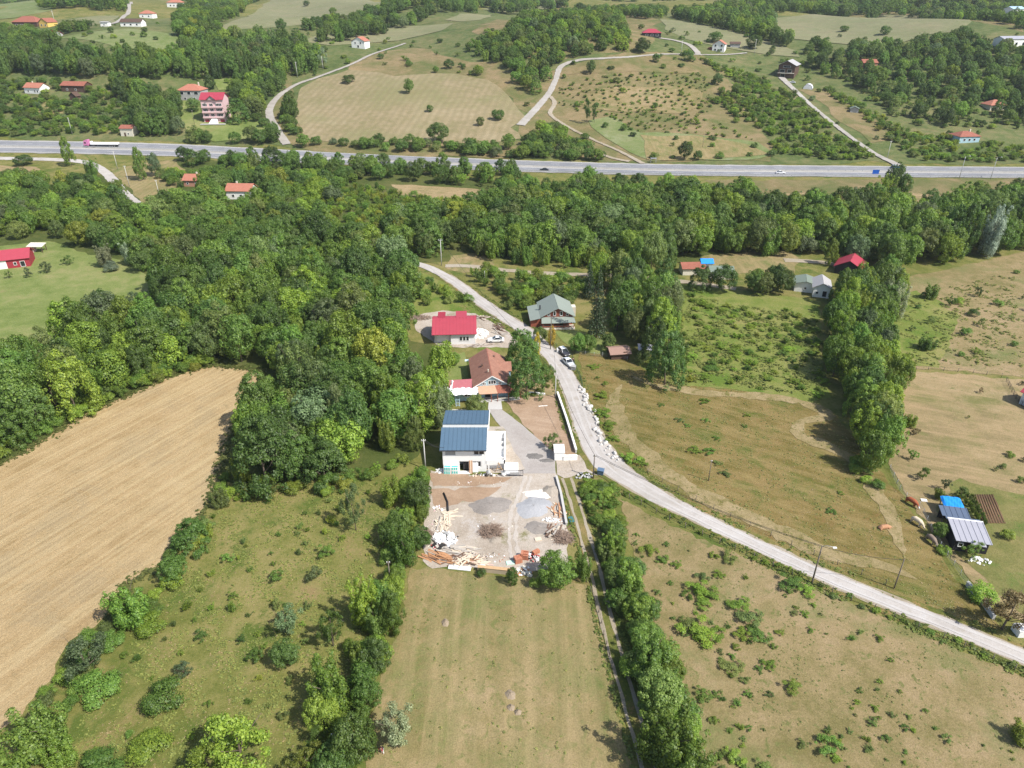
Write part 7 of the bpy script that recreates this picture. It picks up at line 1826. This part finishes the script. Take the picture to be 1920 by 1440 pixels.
M_hay2 = plain('grey hay', (.27, .215, .15, 1), 1, var=.3, scale=4)
for u, v, r_, l_ in ((957, 1303, .85, 'largest hay heap on the mown field'), (958, 1327, .6, 'hay heap just below the largest one on the mown field'), (971, 1336, .55, 'smallest hay heap, right of the lower pair on the mown field'), (835, 1168, .75, 'lone hay heap on the upper left of the mown field')):
    mound('hay_heap', l_, u, v, r_ * .8, r_ * .95, .4, M_hay2, int(u))
def plank_meshes(cols, n=8, seed=0):
    r = random.Random(seed); out = []
    for i in range(n):
        L = r.uniform(1.2, 4.2); c = r.choice(cols)
        out.append((L, MB().box(-L / 2, L / 2, -r.uniform(.06, .16), r.uniform(.06, .16), -.025, .03).mesh('plank', c)))
    return out
M_pl1 = plain('grey plank', (.42, .38, .33, 1), .9, var=.25, scale=3); M_pl2 = plain('orange plank', (.42, .22, .11, 1), .85, var=.25, scale=3); M_pl3 = plain('pale plank', (.62, .52, .40, 1), .9, var=.2, scale=3); M_pl4 = plain('dark plank', (.16, .10, .07, 1), .9, var=.25, scale=3)
def plank_pile(label, u, v, rx, ry, h, n, rz, spread, cols, seed):
    r = random.Random(seed); p = P(u, v); t = thing('plank_pile', label, 'plank pile', p, 0); pm = plank_meshes(cols, 9, seed)
    for i in range(n):
        L, me = pm[i % 9]; q = math.sqrt(r.random()); a = r.uniform(0, 6.28); z = .05 + h * (1 - q) * r.uniform(.5, 1)
        o = link_mesh('plank', me, t, (rx * q * math.cos(a), ry * q * math.sin(a), z))
        o.rotation_euler = (r.gauss(0, .08), r.gauss(0, .09), R(rz) + r.gauss(0, spread))
    return t
plank_pile('heap of grey-white planks at the left side of the building yard', 862, 1032, 2.6, 1.5, .5, 46, -6, .14, [M_pl1, M_pl1, M_pl3], 1)
plank_pile('heap of orange-brown boards in the lower left corner of the yard', 822, 1046, 2.0, 1.0, .6, 34, -22, .3, [M_pl2, M_pl2, M_pl4], 2)
plank_pile('heap of orange and dark boards beside the lower yard wall', 870, 1052, 2.2, .9, .5, 30, 4, .6, [M_pl2, M_pl4, M_pl3], 3)
plank_pile('bundle of pale boards lying above the white rubble heap', 828, 985, 1.6, 1.5, .4, 20, 80, .5, [M_pl3, M_pl1], 4)
plank_pile('few pale boards by the black pipe', 838, 966, 1.8, 1.0, .15, 9, 5, .5, [M_pl3], 5)
plank_pile('pile of long pale and brown boards left of the brush at the track', 1040, 996, 1.6, 1.5, .6, 22, 50, .3, [M_pl3, M_pl4, M_pl1], 6)
plank_pile('heap of boards and orange panels beside the sand pile', 1046, 958, 1.2, 1.8, .5, 20, -55, .5, [M_pl2, M_pl3, M_pl3], 7)
plank_pile('flat pallet boards beside the white slab at the lower yard edge', 900, 1056, 1.3, .6, .3, 14, -10, .15, [M_pl3, plain('pinkish board', (.55, .38, .32, 1), .9)], 8)
plank_pile('loose boards leaning along the top of the red-roofed house yard', 905, 596, 3.5, 1.2, .5, 24, -20, .5, [M_pl1, M_pl4, M_pl3], 9)
plank_pile('row of dark boards stacked along the upper road bank', 936, 618, .8, 5.0, .5, 34, -48, .25, [M_pl4, M_pl4, M_pl1], 10)
plank_pile('scattered boards in front of the red-roofed house', 892, 648, 2.6, .7, .3, 16, 10, .4, [M_pl4, M_pl3, M_pl1], 11)
def debris(label, u, v, rx, ry, h, n, mats, seed, smin=.15, smax=.6, name='rubble_heap', piece='fragment'):
    r = random.Random(seed); p = P(u, v); t = thing(name, label, 'rubble', p, 0); ms = []
    for i in range(8):
        m = MB(); k = r.uniform(.25, .8); m.box(-.5, .5, -.5 * k, .5 * k, 0, r.uniform(.1, .5)); ms.append(m.mesh(piece, mats[i % len(mats)]))
    for i in range(n):
        q = math.sqrt(r.random()); a = r.uniform(0, 6.28); s = r.uniform(smin, smax)
        o = link_mesh(piece, ms[i % 8], t, (rx * q * math.cos(a), ry * q * math.sin(a), h * (1 - q) * r.uniform(.3, 1) + .02)); o.scale = (s, s, s)
        o.rotation_euler = (r.gauss(0, .35), r.gauss(0, .35), r.uniform(0, 6.28))
    return t
debris('white rubble heap of plaster and foam on the left of the yard', 834, 1012, 2.0, 1.9, .7, 110, [C_white, C_white, C_white, W_grey, C_dark], 1, .2, .9)
debris('dark and red scrap at the lower tip of the white rubble heap', 824, 1024, 1.2, .8, .6, 40, [C_dark, C_red, M_pl1, C_white], 2, .2, .7)
debris('white rubble strewn below the brick stacks at the yard edge', 983, 1072, 1.4, 1.1, .5, 55, [C_white, W_cream, M_pl2, W_grey], 3, .2, .7)
debris('scrap metal and junk beside the round yard tree', 1000, 1047, 1.2, .9, .5, 34, [C_dark, W_grey, C_red, C_white], 4, .2, .7)
debris('white stones heaped by the track at the yard corner', 1032, 975, 1.4, .5, .3, 36, [C_white, W_white], 5, .15, .5)
debris('dark scrap and tyres beside the brush at the track', 1042, 1003, .8, .7, .5, 24, [C_dark, C_black, W_grey], 6, .2, .6)
debris('white plaster rubble spread beside the red-roofed house', 898, 626, 2.6, 3.4, .3, 130, [C_white, W_white, W_white], 7, .2, 1.0)
debris('white rubble left at the front corner of the blue-roofed house', 826, 884, 1.0, .6, .2, 24, [C_white, W_white], 8, .2, .6)
debris('building scrap in front of the blue-roofed house', 906, 892, 2.6, .7, .2, 50, [C_white, W_grey, M_pl3, C_dark], 9, .12, .5)
debris('white stones scattered round the brush heap', 930, 985, 3.2, 2.6, .05, 22, [C_white, W_cream], 10, .12, .35)
debris('pale stones scattered over the left side of the yard', 822, 955, 1.2, .9, .2, 34, [W_cream, C_white, W_pink], 11, .15, .45)
debris('white boxes and jars in front of the black hut', 1836, 1052, 1.9, 1.0, .2, 26, [C_white, W_white], 12, .25, .7)
debris('pale building blocks tipped by the road corner', 1094, 893, 1.8, 1.0, .3, 30, [W_white, W_grey, C_dark], 13, .2, .6)
debris('fine pale scraps strewn along the left edge of the yard', 812, 1000, 1.6, 4.5, .1, 120, [C_white, W_cream, M_pl1, W_pink, M_pl3], 21, .08, .3)
debris('fine mixed scraps strewn along the lower edge of the yard', 885, 1046, 6.5, 1.4, .1, 150, [C_white, M_pl3, W_brick, M_pl1, C_dark], 22, .08, .3)
debris('fine pale scraps strewn along the right edge of the yard', 1044, 985, 1.4, 4.2, .1, 110, [C_white, W_cream, M_pl2, W_brick], 23, .08, .3)
debris('pale stones strewn over the ground in front of the blue-roofed house', 900, 906, 6, 1.2, .03, 70, [W_cream, W_pink, C_white], 24, .06, .2)
M_br = plain('hollow red brick', (.44, .185, .11, 1), .85, var=.2, scale=4)
BRK = MB().box(-.19, .19, -.1, .1, 0, .19).mesh('brick', M_br)
def bricks(label, u, v, nx, ny, nz, rz):
    p = P(u, v); t = thing('brick_stack', label, 'brick stack', p, R(rz), 'stacks of red bricks'); r = random.Random(u)
    for k in range(nz):
        for i in range(nx):
            for j in range(ny):
                if k == nz - 1 and r.random() < .35: continue
                o = link_mesh('brick', BRK, t, ((i - nx / 2) * .4, (j - ny / 2) * .21, k * .2 + .02)); o.rotation_euler = (0, 0, r.gauss(0, .05))
bricks('left one of two hollow red brick stacks at the lower yard edge', 973, 1052, 3, 5, 5, 20)
bricks('right one of two hollow red brick stacks at the lower yard edge', 986, 1046, 3, 5, 6, -10)
bricks('small red brick stack beside the round yard tree', 1006, 1036, 3, 3, 3, 35)
M_twig = plain('dry twigs', (.32, .235, .18, 1), .95, var=.4)
def brush(label, u, v, rx, ry, h, n, seed):
    r = random.Random(seed); p = P(u, v); m = MB()
    for i in range(n):
        q = math.sqrt(r.random()); a = r.uniform(0, 6.28); c = Vector((rx * q * math.cos(a), ry * q * math.sin(a), .1 + h * (1 - q * .8) * r.random()))
        d = Vector((r.gauss(0, 1), r.gauss(0, 1), r.gauss(0, .35))).normalized() * r.uniform(.4, 1.1); k = d.orthogonal() * r.uniform(-.25, .25)
        m.tube([c - d, c + k, c + d], [.035, .028, .012], 4, False)
    m2 = MB()
    o = m.put('brush_heap', M_twig, None, p); tag(o, label, 'brush heap')
brush('brown brush heap of cut branches in the middle of the yard', 921, 998, 1.9, 1.7, 1.0, 360, 1)
brush('brown brush heap beside the track right of the junk', 1056, 1010, 1.5, 1.5, .9, 260, 2)
brush('brown brush heap at the back left of the red-roofed house', 786, 597, 3.4, 1.6, 1.2, 260, 3)
brush('dry twig heap left of the white rubble heap', 798, 1005, 1.0, 1.5, .7, 160, 4)
p = P(837, 955); a_ = P(832, 926); b_ = P(840, 960)
tag(MB().tube([(a_.x, a_.y, .2), ((a_.x + b_.x) / 2 + .3, (a_.y + b_.y) / 2, .2), (b_.x, b_.y, .2)], .17, 8).put('pipe', C_black), 'black plastic pipe lying on the left side of the yard', 'pipe')
t = thing('gate', 'dark iron gate leaf standing in front of the driveway', 'gate', P(962, 893))
m = MB(); m.box(-1.9, 1.9, -.04, .04, .1, .18); m.box(-1.9, 1.9, -.04, .04, 1.3, 1.38); m.box(-1.9, -1.82, -.05, .05, 0, 1.5); m.box(1.82, 1.9, -.05, .05, 0, 1.5); m.put('gate_frame', C_steel, t)
for k in range(14): boxpart('bar', C_steel, t, -1.75 + k * .26, -1.70 + k * .26, -.03, .03, .181, 1.299)
boxpart('gate_panel', W_grey, t, -.6, 1.2, -.035, .035, .4, .9)
t = thing('barrel', 'white barrel beside the iron gate', 'barrel', P(944, 892)); MB().tube([(0, 0, 0), (0, 0, .9)], [.42, .42], 12).put('body', W_white, t); MB().tube([(0, 0, .901), (0, 0, .95)], [.44, .44], 12).put('lid', W_grey, t)
t = thing('mixer', 'grey cement mixer in front of the blue-roofed house', 'mixer', P(916, 893))
MB().tube([(-.1, -.35, .55), (0, 0, .9), (.1, .3, 1.2)], [.3, .48, .25], 10).put('drum', W_grey, t); m = MB(); m.beam((-.5, 0, 0), (-.3, 0, .9), .08, .08); m.beam((.5, 0, 0), (.3, 0, .9), .08, .08); m.beam((-.5, 0, .05), (.5, 0, .05), .08, .08); m.put('stand', C_dark, t)
MB().tube([(-.62, -.05, .22), (-.52, -.05, .22)], [.22, .22], 10).put('wheel', M_tyre, t); MB().tube([(.52, -.05, .22), (.62, -.05, .22)], [.22, .22], 10).put('wheel', M_tyre, t)
M_teal = plain('teal wrapped packs', (.08, .52, .46, 1), .6, var=.35, scale=2)
for k, (dx, dz, l_) in enumerate(((-.72, 0, 'lower left'), (.72, 0, 'lower right'), (-.7, .82, 'upper left'), (.66, .82, 'upper right'))):
    q = P(847, 884); t = thing('insulation_pack', '%s teal and white insulation pack stacked at the front of the blue-roofed house' % l_, 'pack', q + Vector((dx, -.55, dz)), R(random.uniform(-5, 5)))
    boxpart('pack', W_white, t, -.68, .68, -.4, .4, .02, .80)
    for x in (-.45, -.05, .35): boxpart('print', M_teal, t, x - .13, x + .13, -.42, -.402, .1 + .1 * (k % 2), .72)
    boxpart('print', M_teal, t, -.6, .6, -.3, .2, .802, .815)
for k, (x, mt, l_) in enumerate(((.95, M_pl2, 'orange'), (1.15, M_pl3, 'pale'), (1.34, M_pl2, 'second orange'))):
    o = MB().beam((0, -.75, 0), (0, -.1, 2.6), .2, .04).put('plank', mt, None, bh + Vector((x, 0, 0))); tag(o, '%s plank leaning beside the front door of the blue-roofed house' % l_, 'plank')
o = MB().box(-.55, .55, -.03, .03, 0, 2.1).put('door_panel', C_frame, None, bh + Vector((2.0, -.3, .02))); o.rotation_euler = (R(-8), 0, 0); tag(o, 'white door panel leaning on the front of the blue-roofed house', 'panel')
for l_, u, v, w_, d_, mt, rz in (('white foam slab lying at the lower yard edge', 904, 1060, 1.0, .9, C_white, 15), ('pale green foam slab beside the brick stacks', 957, 1056, 1.3, .8, plain('pale green foam', (.5, .72, .6, 1), .7), 8), ('pale board lying flat on the right of the yard', 1009, 1012, 1.1, .8, M_pl3, 12),
                                 ('white corrugated sheet lying at the lower yard edge', 862, 1066, 3.6, .8, C_white, -8), ('white plank lying on the soil yard', 1018, 762, 2.0, .12, W_white, 8), ('white square on the bare slope by the tarpaulin shelter', 1732, 939, 1.0, .7, W_white, -10), ('green tarpaulin bundle beside the track at the yard corner', 1071, 975, .8, 1.5, plain('teal tarp', (.05, .16, .16, 1), .6), 12)):
    o = MB().box(-w_ / 2, w_ / 2, -d_ / 2, d_ / 2, .06, .2).put('slab', mt, None, P(u, v), R(rz)); tag(o, l_, 'slab')
def bin_(label, u, v, mat, w_=1.2, d_=.9, h_=1.15):
    t = thing('bin', label, 'bin', P(u, v), R(-20)); m = MB(); m.face([(-w_ / 2, -d_ / 2, .15)] * 0 or [(-w_ * .42, -d_ * .4, .12), (-w_ * .42, d_ * .4, .12), (w_ * .42, d_ * .4, .12), (w_ * .42, -d_ * .4, .12)])
    lo = [(-w_ * .42, -d_ * .4, .12), (w_ * .42, -d_ * .4, .12), (w_ * .42, d_ * .4, .12), (-w_ * .42, d_ * .4, .12)]; hi = [(-w_ / 2, -d_ / 2, h_), (w_ / 2, -d_ / 2, h_), (w_ / 2, d_ / 2, h_), (-w_ / 2, d_ / 2, h_)]
    for i in range(4): j = (i + 1) % 4; m.face([lo[i], lo[j], hi[j], hi[i]])
    m.put('body', mat, t); MB().slab((-w_ / 2 - .04, -d_ / 2 - .04, h_ + .03), (w_ / 2 + .04, -d_ / 2 - .04, h_ + .03), (w_ / 2 + .04, d_ / 2, h_ + .16), (-w_ / 2 - .04, d_ / 2, h_ + .16), .05).put('lid', mat, t)
    for x in (-.35, .35): MB().tube([(x - .05, .2, .12), (x + .05, .2, .12)], .12, 8).put('wheel', M_tyre, t)
bin_('blue-grey waste bin at the road junction beside the dark pole', 1126, 890, plain('blue grey steel', (.10, .16, .24, 1), .5))
bin_('pale grey waste bin just below the silver parked car', 1075, 694, W_grey, 1.1, .9, 1.1)

# ------------------------------------------------------------------ fences
def fence(label, px, sp, h, r, mat, wires=3, mesh=None, name='fence'):
    C, _ = resample(PW(px), .5); t = thing(name, label, 'fence', (C[0][0], C[0][1], hz(*C[0]))); o0 = t.location.copy()
    L = 0.0; nxt = 0.0; pm = MB().tube([(0, 0, -.1), (0, 0, h)], [r, r * .8], 6).mesh('post', mat); tops = []
    for i, c in enumerate(C):
        if i: L += np.linalg.norm(C[i] - C[i - 1])
        if L >= nxt:
            nxt += sp; q = Vector((c[0], c[1], hz(*c))) - o0; tops.append(q)
            k = link_mesh('post', pm, t, q, random.uniform(0, 6)); k.rotation_euler.x = random.gauss(0, .05); k.rotation_euler.y = random.gauss(0, .05)
    for w_ in range(wires):
        z = h * (.3 + .62 * w_ / max(1, wires - 1)); m = MB()
        for a, b in zip(tops, tops[1:]): m.beam(a + Vector((0, 0, z)), b + Vector((0, 0, z)), .018, .018)
        m.put('wire', M_wire, t)
    if mesh:
        m = MB()
        for a, b in zip(tops, tops[1:]):
            d = b - a; n = max(2, int(d.length / .3))
            for i in range(n): q = a + d * (i / n); m.box(q.x - .012, q.x + .012, q.y - .012, q.y + .012, q.z + .05, q.z + h * .95)
        k = m.put('fence_mesh', mesh, t); k['kind'] = 'stuff'
    return t
fence('wooden post and wire fence between the gravel road and the right pasture', [(1150, 918), (1180, 935), (1260, 978), (1360, 1024), (1460, 1068), (1560, 1112), (1660, 1152), (1760, 1194), (1860, 1238), (1960, 1284)], 3.0, 1.2, .07, M_pole)
fence('wire fence along the upper verge below the uncut field', [(1190, 868), (1230, 898), (1300, 936), (1400, 985), (1500, 1030), (1600, 1072), (1680, 1106)], 3.6, 1.1, .06, M_pole, 2)
fence('green mesh fence round the garden by the parked cars', [(1036, 648), (1050, 658), (1072, 672), (1078, 690), (1088, 712), (1092, 730)], 1.8, 1.4, .05, C_steel, 2, plain('green mesh', (.05, .12, .06, 1), .7))
fence('grey mesh fence of the black hut garden', [(1668, 880), (1690, 925), (1722, 950), (1740, 985), (1765, 1030), (1790, 1065), (1812, 1098)], 2.2, 1.2, .05, M_rail, 2, M_rail)
fence('post fence left of the rutted track beside the mown field', [(1100, 1092), (1116, 1130), (1128, 1175), (1138, 1215), (1150, 1262)], 2.0, 1.1, .06, M_pole, 2)
fence('mesh fence across the top of the uncut field', [(1080, 664), (1110, 668), (1165, 672), (1180, 680)], 2.2, 1.2, .05, M_rail, 2, M_rail)
fence('post and wire fence at the top of the bare field', [(1688, 692), (1740, 694), (1800, 698), (1870, 706), (1900, 712)], 3.2, 1.1, .06, M_pole, 2)
fence('dark fence beside the white house at the right edge', [(1886, 716), (1900, 742), (1925, 775)], 1.6, 1.3, .05, C_steel, 2, C_steel)

# ------------------------------------------------------------------ vegetable beds and garden rows
M_earth = ground_mat('tilled earth', [(.2, S(126, 104, 78)), (.6, S(146, 122, 94)), (.9, S(160, 136, 108))], fine=3, fine_amt=.4)
M_earth2 = ground_mat('ridge earth', [(.2, S(140, 108, 82)), (.6, S(160, 128, 98)), (.9, S(172, 140, 112))], fine=3, fine_amt=.4, patch=S(116, 130, 70), patch_scale=1.2, patch_lo=.55, patch_hi=.62)
q4 = PW([(1822, 928), (1862, 928), (1886, 982), (1840, 982)])
sheet('vegetable_plot', None, M_earth, .06, 1.0, .05, q4)
t = thing('vegetable_bed', 'ridged brown vegetable bed right of the green rows', 'vegetable bed', q4[0])
for k in range(9):
    a, b = q4[0].lerp(q4[1], (k + .5) / 9) - q4[0], q4[3].lerp(q4[2], (k + .5) / 9) - q4[0]
    MB().tube([(a.x, a.y, .02), ((a.x + b.x) / 2, (a.y + b.y) / 2, .05), (b.x, b.y, .02)], [.16, .18, .15], 6).put('ridge', M_earth2, t)
def row(label, px, n, w_, h_, tn):
    C, _ = resample(PW(px), .4); ms = PROTO['sprout']
    t = thing('vegetable_row', label, 'vegetable row', (C[0][0], C[0][1], 0))
    for k in range(n):
        c = C[int(k * (len(C) - 1) / max(1, n - 1))]; o = link_mesh('plant', ms[k % 3], t, (c[0] - C[0][0] + random.gauss(0, .12), c[1] - C[0][1] + random.gauss(0, .12), 0.03), random.uniform(0, 6)); s = random.uniform(.8, 1.2); o.scale = (w_ * s, w_ * s, h_ * s); o['tone'] = [*TONE[tn], 1.0]
row('tall bright vegetable row nearest the blue tarpaulin shelter', [(1800, 930), (1818, 955), (1838, 985)], 16, 1.1, 1.5, 'bright')
row('leafy green vegetable row in the middle of the garden', [(1810, 928), (1830, 956), (1848, 986)], 15, 1.0, 1.2, 'mid')
row('thin green vegetable row beside the brown ridged bed', [(1822, 932), (1836, 956), (1842, 970)], 11, .7, .8, 'bright')
for u, v, l_ in ((1001, 742, 'low green shrub on the left of the garden wall'), (962, 742, 'bright hedge plant at the porch of the clay-tiled house'), (972, 745, 'second hedge plant at the porch of the clay-tiled house'), (1010, 734, 'yellow shrub behind the garden wall'), (1026, 726, 'yellow shrub near the road behind the garden wall')):
    o = link_mesh('bush', PROTO['bush'][0], None, P(u, v), random.uniform(0, 6)); o.scale = (1.5, 1.5, 1.1); o['tone'] = [*TONE['yellow' if 'yellow' in l_ else 'bright'], 1.0]; tag(o, l_, 'bush')

# ------------------------------------------------------------------ the air
bpy.context.view_layer.update()
hm = bpy.data.materials.new('hazy air'); hm.use_nodes = True; ht = hm.node_tree
ht.nodes.remove(ht.nodes['Principled BSDF'])
pv = ht.nodes.new('ShaderNodeVolumePrincipled'); pv.inputs['Color'].default_value = (.86, .92, 1, 1); pv.inputs['Density'].default_value = 0.00009; pv.inputs['Anisotropy'].default_value = 0.2
ht.links.new(pv.outputs[0], ht.nodes['Material Output'].inputs['Volume'])
hb = MB().box(-2500, 2500, -400, 3200, -2, 215); ho = hb.put('haze', hm); ho['kind'] = 'stuff'; ho['label'] = 'thin summer haze over the valley'
